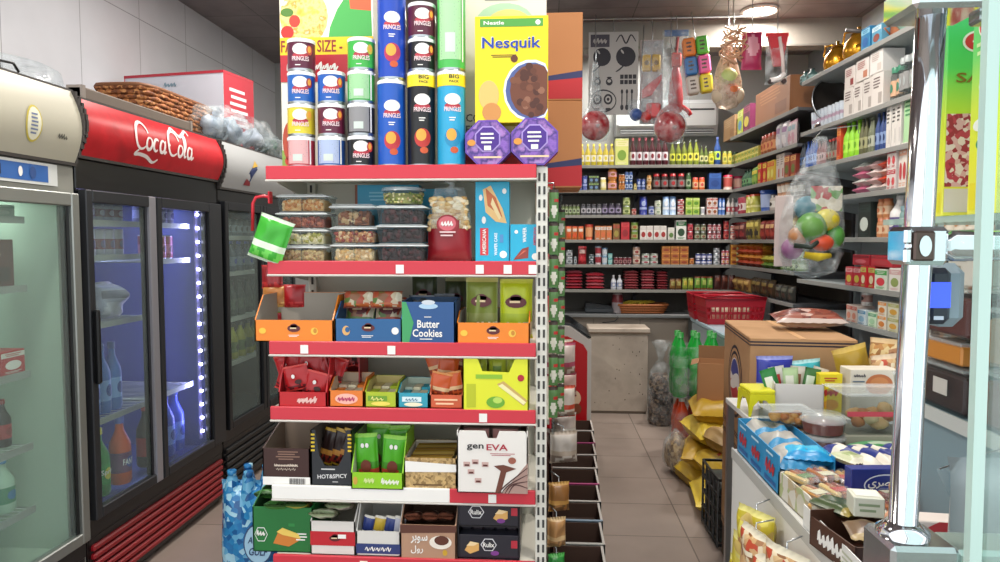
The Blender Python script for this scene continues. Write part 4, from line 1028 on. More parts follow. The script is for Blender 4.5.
for i, (a, c, k, h, cols, lb, lv) in enumerate(reversed(TUBS)):
    hero('nut_tub', lb, 'tub', a+(.6 if i % 2 else 0), c, LG[1]+zs, 2.33, lambda t, w: nut_tub(t, w, h-.001, .12, cols, .0095, 110, i+2), 'tubs of nuts on the second shelf'); zs += h
hero('nut_tub', 'clear tub of round blond hazelnuts, lowest of its three tub stack', 'tub', 330, 377, LG[1], 2.33, lambda t, w: nut_tub(t, w, .060, .12, HAZ, .0095, 110, 9), 'tubs of nuts on the second shelf')
hero('nut_tub', 'clear tub of reddish mixed nuts between hazelnuts and walnuts', 'tub', 330, 377, LG[1]+.061, 2.33, lambda t, w: nut_tub(t, w, .056, .12, MIX, .0095, 110, 10), 'tubs of nuts on the second shelf')
hero('nut_tub', 'tapered clear tub of big mixed nuts, topmost beside the dark date tubs', 'tub', 329, 374, LG[1]+.118, 2.33, lambda t, w: nut_tub(t, w, .072, .12, ['9A5A38', 'D8B080', 'E4D0A8', '6A3A28'], .0115, 70, 11, taper=.8, lidh=.016), 'tubs of nuts on the second shelf')
DK = ['2A0E12', '401418', '5A2024', '1C080A']
for i, lb in enumerate(('clear tub of dark dates at the foot of its stack', 'clear tub of dark dates in the middle of its stack', 'clear tub of dark dates right under the round pistachio tub')):
    hero('date_tub', lb, 'tub', 377, 426, LG[1]+.062*i, 2.32, lambda t, w: nut_tub(t, w, .061, .13, DK, .011, 60, 20+i, taper=.93, fill=.85), 'tubs of dates on the second shelf')
def round_tub(t, w):
    r = w/2; MB().lathe([(r*.8, 0), (r*.84, .003), (r*.97, .045), (r, .046)], 24, mat=CLEAR).build('tub', t)
    f = MB(); rr = random.Random(5)
    f.lathe([(r*.76, .003), (r*.88, .036)], 20, mat=M('A8A860', .6))
    for i in range(120):
        a = rr.uniform(0, 2*PI); z = rr.uniform(.006, .038); q = r*(.78+.1*z/.04)
        f.blob((q*math.cos(a), q*math.sin(a), z), .006, M(rr.choice(['C8C07A', '9AA050', 'D8D0A0', '7A8A3A', 'B8A070'])), 6, 4, (1.2, .8, .8), a)
    f.build('filling', t)['kind'] = 'stuff'
    MB().lathe([(r*1.03, .045), (r*1.05, .050), (r*.96, .057), (0, .057)], 24, mat=LIDC).build('lid', t)
hero('pistachio_tub', 'round clear tub of green pistachios on top of the date tubs', 'tub', 379, 422, LG[1]+.187, 2.32, round_tub)
def cashew_bag(t, w):
    h = .245; red = M('8E1420', .35)
    def pat(u, v, f):
        if v < .5-.09*(abs(u) > .55)+.03: return red
        return CLEARW
    b = MB(); b.bag(w, h, .075, red, None, .02, 16, 18, 3, .12, pat, pinch=.35); b.build('bag', t)
    f = MB(); rr = random.Random(8)
    for i in range(150):
        v = rr.uniform(.42, .86); u = rr.uniform(-.8, .8)*(1-.2*max(0, v-.6)/.4); m = M(rr.choice(['E2C28A', 'D8B070', 'EAD4A8', 'C89A58', 'F0E0C0']), .45)
        e = max(0, 1-abs(u)**3)**.6
        f.blob((u*w/2, -.03*e*rr.uniform(.75, .95), v*h), .0105, m, 8, 5, (1.35, .5, .75), 0)
    f.box(-w*.36, w*.36, -.02, .02, .10, h*.84, M('C8A068', .6)); f.build('filling', t)['kind'] = 'stuff'
    k = MB(); k.tube([(0, 0, h*.93), (.01, 0, h+.012), (-.005, 0, h+.03)], [.016, .009, .02], CLEARW, 8); k.build('twist', t)
    l = MB(); F = front(0, -.045, 0); l.disc(-.002, h*.50, .036, .032, red, F, .0, 18); l.disc(-.002, h*.51, .029, .024, M('C8606A', .4), F, .001); l.scrawl('Nuts', -.002, h*.51, .04, .018, WHITE, F, .002); l.lines(-.03, .03, h*.33, h*.42, 2, M('E0C0C0'), F, .001)
    l.build('front_print', t)
hero('cashew_bag', 'clear bag of large cashews with dark red lower half', 'bag', 426, 472, LG[1], 2.33, cashew_bag)
CYAN = M('18A6CC', .35)
def wafer(h, s):
    def fn(t, w):
        b = MB().box(-w/2, w/2, 0, .05, 0, h, CYAN, .0015); F = front()
        if s:
            b.poly([(-w*.2, h*.62), (-w*.28, h*.9), (-w*.05, h*.95), (w*.3, h*.66), (w*.42, h*.48), (w*.1, h*.5)], M('E8C080'), F, .001); b.poly([(-w*.14, h*.7), (-w*.2, h*.92), (w*.1, h*.8), (w*.3, h*.55)], M('C86A3A'), F, .0013); b.poly([(-w*.05, h*.72), (w*.0, h*.8), (w*.26, h*.56), (w*.2, h*.52)], M('F0D8A0'), F, .0015)
            b.disc(-w*.34, h*.80, .006, .01, WHITE, F); b.disc(w*.35, h*.88, .007, .009, WHITE, F); b.disc(-w*.25, h*.52, .007, .012, WHITE, F)
            b.rect(-w*.36, -w*.12, h*.08, h*.42, M('C8303A'), F, .001); b.text('AMERICANA', -w*.24, h*.25, h*.32, .012, WHITE, F, .002, rot=PI/2)
            b.text('WAFER CAKE', w*.10, h*.22, h*.28, .010, M('EAF4F8'), F, .002, rot=PI/2); b.disc(w*.32, h*.09, .012, .012, WHITE, F, .001); b.rect(w*.22, w*.32, h*.24, h*.34, M('4E8AC0'), F, .001)
        else:
            b.poly([(-w*.4, h*.05), (-w*.1, h*.35), (w*.12, h*.4), (w*.1, h*.1)], M('8A3A30'), F, .001); b.poly([(-w*.3, h*.1), (-w*.05, h*.3), (w*.05, h*.3)], M('C8604A'), F, .0014)
            b.text('AMERICANA', w*.32, h*.68, h*.5, .009, M('C83040'), F, .002, rot=PI/2); b.text('WAFER', -w*.02, h*.72, h*.4, .012, WHITE, F, .002, rot=PI/2); b.disc(-w*.3, h*.8, .006, .006, WHITE, F); b.disc(w*.34, h*.14, .011, .011, WHITE, F)
        b.build('carton', t)
    return fn
hero('wafer_box', 'tall turquoise wafer box beside the cashew bag', 'box', 474.5, 509, LG[1], 2.30, wafer(.262, 1), 'turquoise wafer boxes')
hero('wafer_box', 'small turquoise wafer box beside the tall one at the shelf end', 'box', 510, 540, LG[1], 2.29, wafer(.122, 0), 'turquoise wafer boxes')
def plainhero(h, d, m, dec=None):
    def fn(t, w):
        b = MB().box(-w/2, w/2, 0, d, 0, h, M(m, .4), .0015)
        if dec: dec(b, w, h, front())
        b.build('carton', t)
    return fn
hero('wafer_box', 'turquoise box with brown edge, behind the date tubs', 'box', 354, 418, LG[1], 2.45, plainhero(.265, .06, '2A9CC0', lambda b, w, h, F: (b.rect(-w/2, -w*.46, 0, h, M('8A4A2A'), F, .001), b.lines(-w*.3, w*.1, h*.78, h*.92, 3, M('80C8E0'), F))), 'turquoise wafer boxes')
hero('wafer_box', 'turquoise box behind the cashew bag', 'box', 421, 455, LG[1], 2.45, plainhero(.25, .06, '2A9CC0', lambda b, w, h, F: b.lines(-w*.3, w*.3, h*.7, h*.9, 3, M('80C8E0'), F)), 'turquoise wafer boxes')

# ---- third shelf
ORG = M('E8821E', .4); GREYIN = M('A8A094', .8); NAVY = M('1E5A8E', .4); PR1 = speckle('nut_print', ['C8B89A', 'A84A30', '5E7A3A', '8A5A38', 'D8D0B8'], 40, .35)
def emblem(b, F, u, v, s=1):
    b.disc(u, v, .022*s, .012*s, M('5A1A1E', .4), F, .0012, 14); b.disc(u, v+.008*s, .012*s, .008*s, M('5A1A1E', .4), F, .0012, 12); b.lines(u-.016*s, u+.016*s, v-.004*s, v+.006*s, 1, M('E0C8A0'), F, .002)
def orange_tray(h, hb, d, e=0):
    def fn(t, w):
        b = MB(); F = tray(b, w, h, d, ORG, GREYIN, hb, slope=True)
        emblem(b, F, 0, h*.62); b.disc(-w*.4+e, h*.5, .012, .010, M('F0C040'), F, .001); b.disc(w*.26, h*.5, .012, .012, M('E8C048'), F, .001); b.disc(w*.27, h*.52, .006, .008, M('C8842A'), F, .0014); b.lines(-.02, .02, h*.22, h*.34, 2, WHITE, F)
        b.build('tray', t)
    return fn
t = hero('display_tray', 'empty orange cardboard display tray at the outer end of the third shelf', 'box', 257, 335, LG[2], 2.35, orange_tray(.072, .15, .2), 'orange display trays')
def chip_bag(w, h, d, base, band, pic, seed, emb=True, cols=None):
    b = MB()
    def pat(u, v, f):
        if v < .07 or v > .93: return M(band, .35)
        if v < .3 and f: return M(pic, .4) if noise.noise(Vector((u*3+seed, v*9, 1))) > -.05 else M(base, .32)
        if cols and .3 < v < .42: return M(cols, .4)
        return M(base, .32)
    b.bag(w, h, d, M(base), None, .06, 14, 14, seed, .22, pat)
    if emb:
        F = front(0, -d*.5-.004, 0); emblem(b, F, 0, h*.62, w/.07)
    return b
def put_bag(label, px0, px1, z, y, h, d, base, band, pic, seed, group, rz=0, rx=0, name='snack_bag', cat='bag', emb=True, cols=None, ry=0):
    def fn(t, w): chip_bag(w, h, d, base, band, pic, seed, emb, cols).build('bag', t)
    t = hero(name, label, cat, px0, px1, z, y, fn, group, rz); t.rotation_euler = (rx, ry, rz); return t
# blue tray with two bags
def blue_tray(t, w):
    b = MB(); h = .078; F = tray(b, w, h, .2, NAVY, M('28486A', .6), .13)
    emblem(b, F, 0, h*.62); b.disc(-w*.33, h*.5, .013, .016, M('D8A868'), F, .001); b.disc(-w*.31, h*.54, .008, .009, NAVY, F, .0014); b.disc(w*.4, h*.5, .012, .012, WHITE, F, .001); b.lines(-.025, .02, h*.2, h*.32, 2, WHITE, F); b.build('tray', t)
hero('display_tray', 'blue cardboard display tray holding two nut bags', 'box', 336.5, 403, LG[2], 2.35, blue_tray, 'cardboard display trays on the third shelf')
put_bag('nut bag with red and green print slumped in the blue tray, nearer the orange tray', 341, 372, LG[2]+.01, 2.36, .135, .05, PR1, '5E7A3A', PR1, 1, 'nut bags in the blue tray', rx=-.35, cols='5E7A3A').location.z += 0
put_bag('nut bag with beige and brown print slumped in the blue tray, by the butter cookies box', 372, 403, LG[2]+.01, 2.36, .135, .05, PR1, 'A84A30', PR1, 2, 'nut bags in the blue tray', rx=-.35, cols='A84A30')
for px, lb in ((356, 'crinkled snack pack lying on the blue tray bags, toward the orange tray'), (384, 'crinkled snack pack lying on the blue tray bags, toward the cookies box')):
    t = put_bag(lb, px-15, px+17, LG[2]+.105, 2.33, .06, .035, PR1, '7A3A2A', 'B8602E', px, 'crinkled packs on the blue tray', rx=-.25, emb=False)
def cookies(t, w):
    h = .135; b = MB(); F = tray(b, w, h, .15, M('1E4E86', .4), M('2E4A6A', .6), .14, slope=False)
    b.poly([(-w/2, 0), (-w*.37, 0), (-w*.28, h*.5), (-w*.42, h), (-w/2, h)], M('3C9A5E', .4), F, .001)
    b.text('Butter', -w*.0, h*.47, w*.42, h*.19, WHITE, F, .002); b.text('Cookies', -w*.02, h*.25, w*.56, h*.19, WHITE, F, .002); b.lines(-w*.2, w*.15, h*.08, h*.13, 1, WHITE, F); b.disc(0, h*.9, w*.18, h*.07, M('A8C8E0'), F, .001)
    b.disc(0, h*.99, .022, .008, M('C8D0D8'), F, .0015); b.lines(-w*.1, w*.1, h*.62, h*.66, 1, WHITE, F); b.build('carton', t)
hero('cookie_box', 'blue and green butter cookies box on the third shelf', 'box', 403.5, 456, LG[2], 2.32, cookies)
for i, (a, c, hh, lb, g) in enumerate(((411, 437, .22, 'dark green snack bag standing behind the butter cookies box', 0), (444, 468, .20, 'dark olive snack bag behind, between the cookies box and the striped green bag', 1))):
    put_bag(lb, a, c, LG[2], 2.55, hh, .05, '3A4424', 'A8A070', '5A5A38', 5+i, 'dark green snack bags behind', cols='5A2A20')
put_bag('dark blue snack packet in the cookies box, top edge showing', 408, 434, LG[2]+.01, 2.40, .135, .03, '2A3038', '6A7078', '3A4850', 31, 'dark packets in the cookies box', emb=False)
put_bag('black snack packet in the cookies box beside the dark blue one', 433, 454, LG[2]+.01, 2.41, .14, .03, '22262A', '5A6068', '2E4048', 32, 'dark packets in the cookies box', emb=False)
hero('display_tray', 'orange cardboard display tray holding a green and a yellow snack bag', 'box', 457.5, 530, LG[2], 2.35, orange_tray(.068, .10, .2, .0), 'orange display trays')
put_bag('olive green snack bag standing in the orange tray', 465, 498, LG[2]+.006, 2.33, .205, .05, '7C8838', 'C8C070', 'D8D4B8', 7, 'snack bags in the orange tray', cols='8A9050')
put_bag('bright yellow green snack bag standing in the orange tray', 499, 533, LG[2]+.006, 2.34, .20, .05, 'BCC81E', 'D8DC50', 'D0CCA8', 8, 'snack bags in the orange tray', cols='A8B828')

# ---- fourth shelf
CR = M('B8161E', .35)
def red_tray(t, w):
    b = MB(); h = .05; tray(b, w, h, .17, CR, M('8A1016', .5), .17); F = front(0, -.085, 0); b.scrawl('Daily', w*.1, h*.5, w*.4, h*.5, M('F0C8C0'), F, .002, shear=.2)
    b.scrawl('TREATS', w*.12, .15, w*.35, .02, M('3A1010'), front(0, .08, 0), .002, shear=.15); b.build('tray', t)
hero('display_tray', 'red cardboard tray full of red snack packets', 'box', 280, 328, LG[3], 2.34, red_tray, 'cardboard display trays on the fourth shelf')
def red_lid(t, w):
    b = MB(); b.prism([(-w/2, 0), (w/2, 0), (w/2, .185), (-w/2, .165)], 0, .004, M('A01820', .4), front(0, 0, 0)); b.scrawl('Snacks', w*.30, .14, w*.30, .024, M('4A1418'), front(0, -.004, 0), .001, shear=.2); b.box(w/2-.004, w/2, -.12, 0, 0, .18, M('A01820', .4)); b.build('panel', t)
hero('display_backboard', 'dark red cardboard display back behind the red packets', 'board', 296, 367, LG[3], 2.50, red_lid)
rr = random.Random(12)
n = 0
for (px, zz, y, ang) in ((284, .04, 2.31, .3), (297, .05, 2.29, -.2), (312, .03, 2.29, .25), (290, .085, 2.33, -.3), (306, .085, 2.33, .1), (320, .06, 2.34, -.35), (327, .075, 2.36, .35), (300, .11, 2.38, .2), (341, .10, 2.44, -.15), (350, .105, 2.45, .15), (333, .10, 2.42, .3)):
    t = put_bag('bright red snack packet with dark figure blob, jumbled in the red tray', px-13, px+13, LG[3]+zz, y, .085, .022, 'B41A20', 'D04038', '5E0E14', n*3, 'red snack packets', ry=ang, emb=False); n += 1
    b = MB(); F = front(0, -.016, 0); b.disc(-.006, .05, .006, .007, WHITE, F, .0); b.disc(.008, .03, .012, .008, M('3E1210'), F, .0); b.build('front_print', t)
    t['label'] = ['red snack packet low at the outer corner of the red tray', 'red snack packet in front at the middle of the red tray', 'red snack packet hanging over the front of the red tray', 'red snack packet on top by the outer corner of the red tray', 'red snack packet on top of the heap in the red tray', 'red snack packet leaning outward near the orange chewing box',
                  'red snack packet behind the orange chewing box', 'red snack packet at the back of the heap, highest one', 'red snack packet propped up against the dark red board', 'red snack packet at the inner end, propped on the dark red board', 'red snack packet behind the heap, tilted towards the green yellow tray'][n-1]
def small_tray(col, ins, dec, h=.055, hb=.09, d=.15):
    def fn(t, w):
        b = MB(); F = tray(b, w, h, d, M(col, .4), M(ins, .7), hb); dec(b, w, h, F); b.build('tray', t)
        c = MB(); rr = random.Random(int(w*1e5))
        k = 0
        for i in range(3):
            for j in range(2):
                c = MB().box(-w*.42+i*w*.28, -w*.42+i*w*.28+w*.26, -d*.42+j*d*.42, -d*.42+j*d*.42+d*.4, .004, h*.92+.008*j, M([col, ins, 'D8D0B0'][(i+j) % 3], .5), .002); c.build('inner_pack', t)
    return fn
hero('chewing_gum_box', 'orange display box with pink oval, beside the red tray', 'box', 329.5, 364, LG[3], 2.34, small_tray('DE7A2A', 'C8B49A', lambda b, w, h, F: (b.disc(0, h*.5, w*.33, h*.32, M('F0B8A8'), F, .001), b.scrawl('Choco', 0, h*.5, w*.5, h*.3, M('B02A60'), F, .002))), 'small display boxes')
hero('chewing_gum_box', 'yellow green display box between the orange and turquoise boxes', 'box', 365, 397, LG[3], 2.34, small_tray('A8BC28', 'C8B878', lambda b, w, h, F: (b.rect(-w*.4, w*.2, h*.42, h*.75, M('6A9A28'), F, .001), b.scrawl('POP', -w*.1, h*.58, w*.4, h*.25, M('F0EC8A'), F, .002), b.disc(0, h*.25, w*.3, h*.14, M('E8DC60'), F, .001)), .052, .08), 'small display boxes')
hero('chewing_gum_box', 'turquoise display box with white print, beside the orange snack bags', 'box', 398, 429, LG[3], 2.34, small_tray('2A9AB0', 'B8C8B8', lambda b, w, h, F: (b.rect(-w*.36, w*.26, h*.42, h*.75, M('D8ECEE'), F, .001), b.scrawl('MINT', -w*.05, h*.58, w*.4, h*.22, M('1A6A8A'), F, .002), b.disc(0, h*.24, w*.3, h*.14, M('E8E8C8'), F, .001)), .05, .075), 'small display boxes')
def clear_tray(t, w):
    b = MB(); F = tray(b, w, .045, .15, M('C85A34', .4), M('9A4028', .6), .1); b.lines(-w*.4, w*.4, .01, .036, 2, M('F0C8A0'), F); b.build('tray', t)
hero('display_tray', 'small orange red tray holding orange snack packets', 'box', 430, 463, LG[3], 2.34, clear_tray, 'cardboard display trays on the fourth shelf')
for i, (px, zz, y, ang, lb) in enumerate(((437, .03, 2.30, .2, 'orange snack packet standing in the small tray beside the turquoise box'), (453, .03, 2.31, -.15, 'orange snack packet standing in the small tray beside the yellow wafer box'), (446, .075, 2.36, .1, 'orange snack packet in the second row of the small tray'), (440, .09, 2.39, -.3, 'orange brown snack packet higher up, at the back of the small tray'), (456, .10, 2.40, .2, 'orange brown snack packet topmost in the small tray, against the yellow box'))):
    put_bag(lb, px-11, px+11, LG[3]+zz, y, .085, .022, 'D05A28', 'E0904A', '8A2E18', 40+i, 'orange snack packets', ry=ang, emb=False, cols='E8C090')
def yellow_box(t, w):
    h = .175; b = MB(); lip = [(-w/2, h), (-w*.28, h), (-w*.2, h*.74), (w*.2, h*.72), (w*.3, h), (w/2, h)]
    F = tray(b, w, h, .15, M('DCE02A', .4), M('B8BC50', .6), .17, lip=lip, slope=False)
    b.poly([(w*.02, h*.5), (w*.12, h*.56), (w*.48, h*.2), (w*.42, h*.1)], M('C8A860'), F, .001); b.poly([(w*.04, h*.47), (w*.1, h*.51), (w*.46, h*.17), (w*.42, h*.12)], M('F0E8B0'), F, .0013)
    b.disc(0, h*.16, w*.14, h*.11, M('6AA82E'), F, .0012); b.disc(w*.03, h*.2, w*.07, h*.06, M('B8D860'), F, .0015); b.rect(-w*.44, -w*.3, h*.06, h*.5, M('B8C020'), F, .001); b.disc(w*.38, h*.62, .011, .011, M('B02030'), F, .0014)
    b.rect(-w*.3, w*.1, h*.6, h*.68, M('8ABA30'), F, .0012); b.build('carton', t)
hero('wafer_box', 'yellow lemon wafer display box at the aisle end of the fourth shelf', 'box', 463.5, 529, LG[3], 2.32, yellow_box)
for i, px in enumerate((478, 497, 515)):
    def fn(t, w): MB().bag(w, .16, .03, M('9AB030'), None, .05, 8, 10, i, .15, lambda u, v, f: M('7A9A2A', .35) if abs(u) < .5 and .5 < v < .8 else M('C0CC3A', .35)).build('wrapper', t)
    hero('wafer_pack', ['green wafer pack in the yellow box, nearest the orange packets', 'green wafer pack in the middle of the yellow box', 'green wafer pack in the yellow box at the aisle end'][i], 'packet', px-9, px+9, LG[3]+.006, 2.33, fn, 'wafer packs in the yellow box')

# ---- fifth shelf
BRN = M('3A201C', .4)
def brown_tray(t, w):
    b = MB(); F = tray(b, w, .125, .2, BRN, M('8A7868', .8), .19, slope=False); b.lines(-w*.22, w*.3, .085, .118, 4, M('8A6A5A'), F, .001, 2); b.scrawl('Chocolate Wafer', 0, .068, w*.5, .010, M('D8C8B8'), F, .0015); b.scrawl('Kakao', 0, .055, w*.42, .009, M('C8B8A8'), F, .0015)
    b.rect(-w/2, w/2, .0, .028, WHITE, F, .001); b.bars(w*.06, w*.4, .004, .024, BLACK, F, .002); b.build('tray', t)
hero('display_tray', 'dark brown open carton with barcode, at the outer end of the fifth shelf', 'box', 264, 311, LG[4], 2.36, brown_tray, 'cartons on the fifth shelf')
def spicy(t, w):
    h = .19; b = MB(); lip = [(-w/2, h), (-w*.38, h), (-w*.30, h*.55), (-w*.16, h*.36), (w*.16, h*.36), (w*.30, h*.55), (w*.38, h), (w/2, h)]
    BK = M('23272C', .4); F = tray(b, w, h, .2, BK, M('6A6058', .8), .18, lip=lip, slope=False)
    b.text('HOT&SPICY', w*.02, h*.18, w*.72, h*.075, M('DCDCDC'), F, .002, rot=.05); b.lines(-w*.3, w*.2, h*.28, h*.33, 1, M('C8C8C8'), F); b.lines(0, w*.2, h*.06, h*.1, 1, M('B0B0B0'), F)
    for k in range(5): b.rect(-w*.49, -w*.40, h*(.62+k*.07), h*(.655+k*.07), M('D8B828'), F, .001); b.rect(w*.40, w*.49, h*(.62+k*.07), h*(.655+k*.07), M('D8B828'), F, .001)
    b.build('carton', t)
hero('snack_carton', 'charcoal hot and spicy carton with cut-away front', 'box', 312, 353, LG[4], 2.36, spicy, 'cartons on the fifth shelf')
for i, (px, a) in enumerate(((322, .5), (331, .6), (340, .55))):
    put_bag(['black and red spicy packet leaning in the charcoal carton, outermost', 'black and red spicy packet leaning in the middle of the charcoal carton', 'black and red spicy packet leaning in the charcoal carton, next to the green tray'][i], px-7, px+8, LG[4]+.045, 2.35, .13, .02, '2A1A18', 'C8A030', '8A2A1E', 50+i, 'spicy snack packets', ry=a*.5, emb=False, cols='C88A3A')
LIME = M('8CC820', .4)
def green_tray(t, w):
    b = MB(); F = tray(b, w, .055, .2, LIME, M('A8B890', .8), .17); b.scrawl('Funny', w*.25, .028, w*.34, .022, M('F0F4E0'), F, .002); b.scrawl('Pop', -w*.15, .03, w*.2, .02, M('D8E89A'), F, .002); b.disc(-w*.42, .028, .008, .014, M('C8A040'), F, .001); b.build('tray', t)
hero('display_tray', 'lime green tray holding green corn snack bags', 'box', 353.5, 405, LG[4], 2.34, green_tray, 'cartons on the fifth shelf')
for i, (px, y, hh, lb) in enumerate(((367, 2.30, .165, 'bright green snack bag standing in the lime tray beside the spicy carton'), (391, 2.30, .16, 'bright green snack bag with dark eyes print in the lime tray'), (375, 2.37, .18, 'green snack bag in the second row of the lime tray'), (400, 2.37, .175, 'green snack bag at the rear of the lime tray by the gold box'))):
    t = put_bag(lb, px-12, px+12, LG[4]+.006, y, hh, .035, '4EAC1E', '8AC840', 'B03A2A', 60+i, 'green snack bags', ry=(-.06, .07, .05, -.05)[i], emb=False, cols='3E8A1A')
    b = MB(); F = front(0, -.021, 0); b.disc(-.007, hh*.78, .006, .008, WHITE, F, 0); b.disc(.008, hh*.78, .006, .008, WHITE, F, 0); b.disc(0, hh*.35, .018, .022, M('6A2A18'), F, 0); b.build('front_print', t)
GOLD = speckle('gold_box', ['A88A5A', 'C8A870', '8A6E42', 'B89A68'], 120, .4)
def gold(t, w):
    b = MB(); F = tray(b, w, .105, .2, GOLD, M('D8D0C0', .7), .11); b.poly([(-w*.48, .095), (w*.49, .085), (w*.49, .06), (-w*.48, .058)], WHITE, F, .0016); b.lines(-w*.42, w*.42, .01, .022, 1, M('6A5030'), F)
    b.build('tray', t)
    for i in range(7): MB().tube([(-w*.40, -.085+.026*i, .093), (w*.40, -.085+.026*i, .097)], .011, M(('B89238', 'A8803A', 'D8B860')[i % 3], .3, .6), 10).build('gold_roll', t)
hero('biscuit_box', 'gold patterned open box with white strip, beside the lime tray', 'box', 405.5, 457.5, LG[4], 2.35, gold, 'cartons on the fifth shelf')
def geneva(t, w):
    h = .205; b = MB(); WH = M('E6E2DC', .4); lip = [(-w/2, h*.9), (-w*.46, h), (-w*.1, h), (-w*.06, h*.88), (w*.06, h*.88), (w*.1, h), (w*.46, h), (w/2, h*.9)]
    F = tray(b, w, h, .18, WH, M('6A5048', .7), .2, lip=lip, slope=False)
    b.text('gen', -w*.24, h*.735, w*.24, h*.10, M('2A2A2C'), F, .002); b.text('EVA', w*.07, h*.74, w*.30, h*.10, M('A82038'), F, .002); b.lines(-w*.05, w*.35, h*.60, h*.65, 2, M('B05A60'), F)
    for (u, v) in ((-.24, .50), (-.3, .34), (-.1, .46), (-.2, .2), (-.36, .46)): b.rect(w*u-.011, w*u+.011, h*v-.008, h*v+.008, M('C8A8A0'), F, .0012); b.rect(w*u-.007, w*u+.008, h*v-.006, h*v, M('5A2A24'), F, .0016)
    b.poly([(w*.04, 0), (w*.12, h*.36), (w*.02, h*.44), (w*.16, h*.46), (w*.34, h*.40), (w*.2, h*.34), (w*.12, 0)], M('6A3A2C'), F, .001); b.poly([(w*.14, h*.0), (w*.5, h*.5), (w*.5, 0)], M('A88A80'), F, .0009)
    for k in range(4): b.ribbon([(w*(.08+.05*k), 0), (w*(.2+.04*k), h*.14), (w*.5, h*(.42-.11*k))], .0022, M('4A2A26'), F, .0014)
    b.disc(w*.28, h*.53, .013, .011, M('9A5A48'), F, .0015); b.build('carton', t)
hero('wafer_box', 'white wafer roll carton with red and black lettering, at the aisle end of the fifth shelf', 'box', 458.5, 528, LG[4], 2.32, geneva)
for i, px in enumerate((476, 505)):
    def fn(t, w): MB().box(-w/2, w/2, 0, .12, 0, .195, M('6E5A54', .4), .004).box(-w*.44, w*.44, -.0008, 0, .15, .192, M('B8807A', .4)).build('pack', t)
    hero('wafer_pack', ['brown wafer pack inside the white carton, nearer the gold box', 'brown wafer pack inside the white carton, nearer the aisle'][i], 'packet', px-14, px+14, LG[4]+.004, 2.29, fn, 'wafer packs in the white carton')

# ---- sixth shelf
def rulix_green(t, w):
    b = MB(); G = M('1E6E34', .4); F = tray(b, w, .155, .24, G, M('2E5A34', .6), .19); b.scrawl('TUX', -w*.36, .065, w*.14, .020, WHITE, F, .002); b.disc(-w*.36, .06, w*.11, .028, M('E8ECE8'), F, .0010, 6); b.disc(-w*.36, .06, w*.10, .025, G, F, .0013, 6)
    b.poly([(-w*.16, .03), (-w*.06, .075), (w*.14, .07), (w*.3, .045), (w*.1, .02)], M('C87A30'), F, .001); b.poly([(-w*.1, .07), (w*.0, .085), (w*.26, .065), (w*.3, .048), (0, .06)], M('E8C860'), F, .0013); b.lines(w*.2, w*.42, .04, .07, 3, WHITE, F); b.rect(w*.1, w*.2, 0.09, .1, M('2E8A44'), F, .001)
    b.build('tray', t)
hero('display_tray', 'dark green open carton with cake picture, at the outer end of the lowest shelf in view', 'box', 253, 313, LG[5], 2.39, rulix_green, 'cartons on the lowest shelf in view')
for i, (px, y, dz) in enumerate(((280, 2.33, .14), (300, 2.33, .145), (290, 2.41, .155), (312, 2.42, .16), (270, 2.40, .15))):
    t = put_bag(['green cake packet lying in the dark green carton, outer front', 'green and gold cake packet lying in the dark green carton, inner front', 'green cake packet lying in the dark green carton, middle row', 'gold cake packet lying in the dark green carton, back row near the shelf upright', 'green cake packet lying at the outer back of the dark green carton'][i], px-12, px+12, LG[5]+dz, y, .075, .03, ('3E7A2E', 'A8A040')[i % 2], '2A5A22', 'C88A3A', 70+i, 'cake packets', rx=1.2, emb=False, cols='A8482A')
def tray_c(h, hb, out, ins, dec, d=.22):
    def fn(t, w):
        b = MB(); F = tray(b, w, h, d, M(out, .4), M(ins, .7), hb); dec(b, w, h, F); b.build('tray', t)
    return fn
hero('display_tray', 'white and red open carton with small emblem, beside the dark green one', 'box', 311.5, 356, LG[5], 2.37, tray_c(.115, .17, 'D8D4CE', 'B8B0A4', lambda b, w, h, F: (b.rect(-w/2, w/2, h*.28, h*.70, M('B81E2A'), F, .001), emblem(b, F, w*.05, h*.5, .9), b.rect(w*.12, w*.3, h*.5, h*.62, WHITE, F, .002))), 'cartons on the lowest shelf in view')
for i, (px, y, dz) in enumerate(((326, 2.34, .11), (342, 2.38, .125), (334, 2.45, .14))):
    put_bag(['pale green sweet packet on top of the red carton, front', 'pale pink sweet packet on top of the red carton, middle', 'pale green sweet packet on top of the red carton, rear'][i], px-14, px+14, LG[5]+dz, y, .08, .03, ('C8CCB0', 'D0C0B0')[i % 2], 'A8B890', '8A4A3A', 80+i, 'sweet packets on the red carton', rx=1.2, emb=False, cols='6A8A4A')
hero('display_tray', 'white carton with navy and yellow wrappers, low in front', 'box', 357, 401, LG[5], 2.37, tray_c(.085, .19, 'D4D2CC', 'C4C2BC', lambda b, w, h, F: (b.rect(-w/2, w/2, h*.1, h*.5, M('2A3A70'), F, .001), b.scrawl('CHOCO', 0, h*.3, w*.6, h*.2, WHITE, F, .002))), 'cartons on the lowest shelf in view')
for i, px in enumerate((364, 375, 386, 395)):
    put_bag(['navy wafer bar in the white carton, by the red carton', 'yellow wafer bar in the white carton', 'navy wafer bar in the middle of the white carton', 'white and navy wafer bar in the white carton, by the brown carton'][i], px-6, px+6, LG[5]+.03, 2.31, .09, .02, ('2E3E80', 'C8A83A', '34427E', 'B8B8C4')[i], 'D8D4C8', 'C89A3A', 90+i, 'wafer bars', emb=False, cols='D8D8D8', ry=.2)
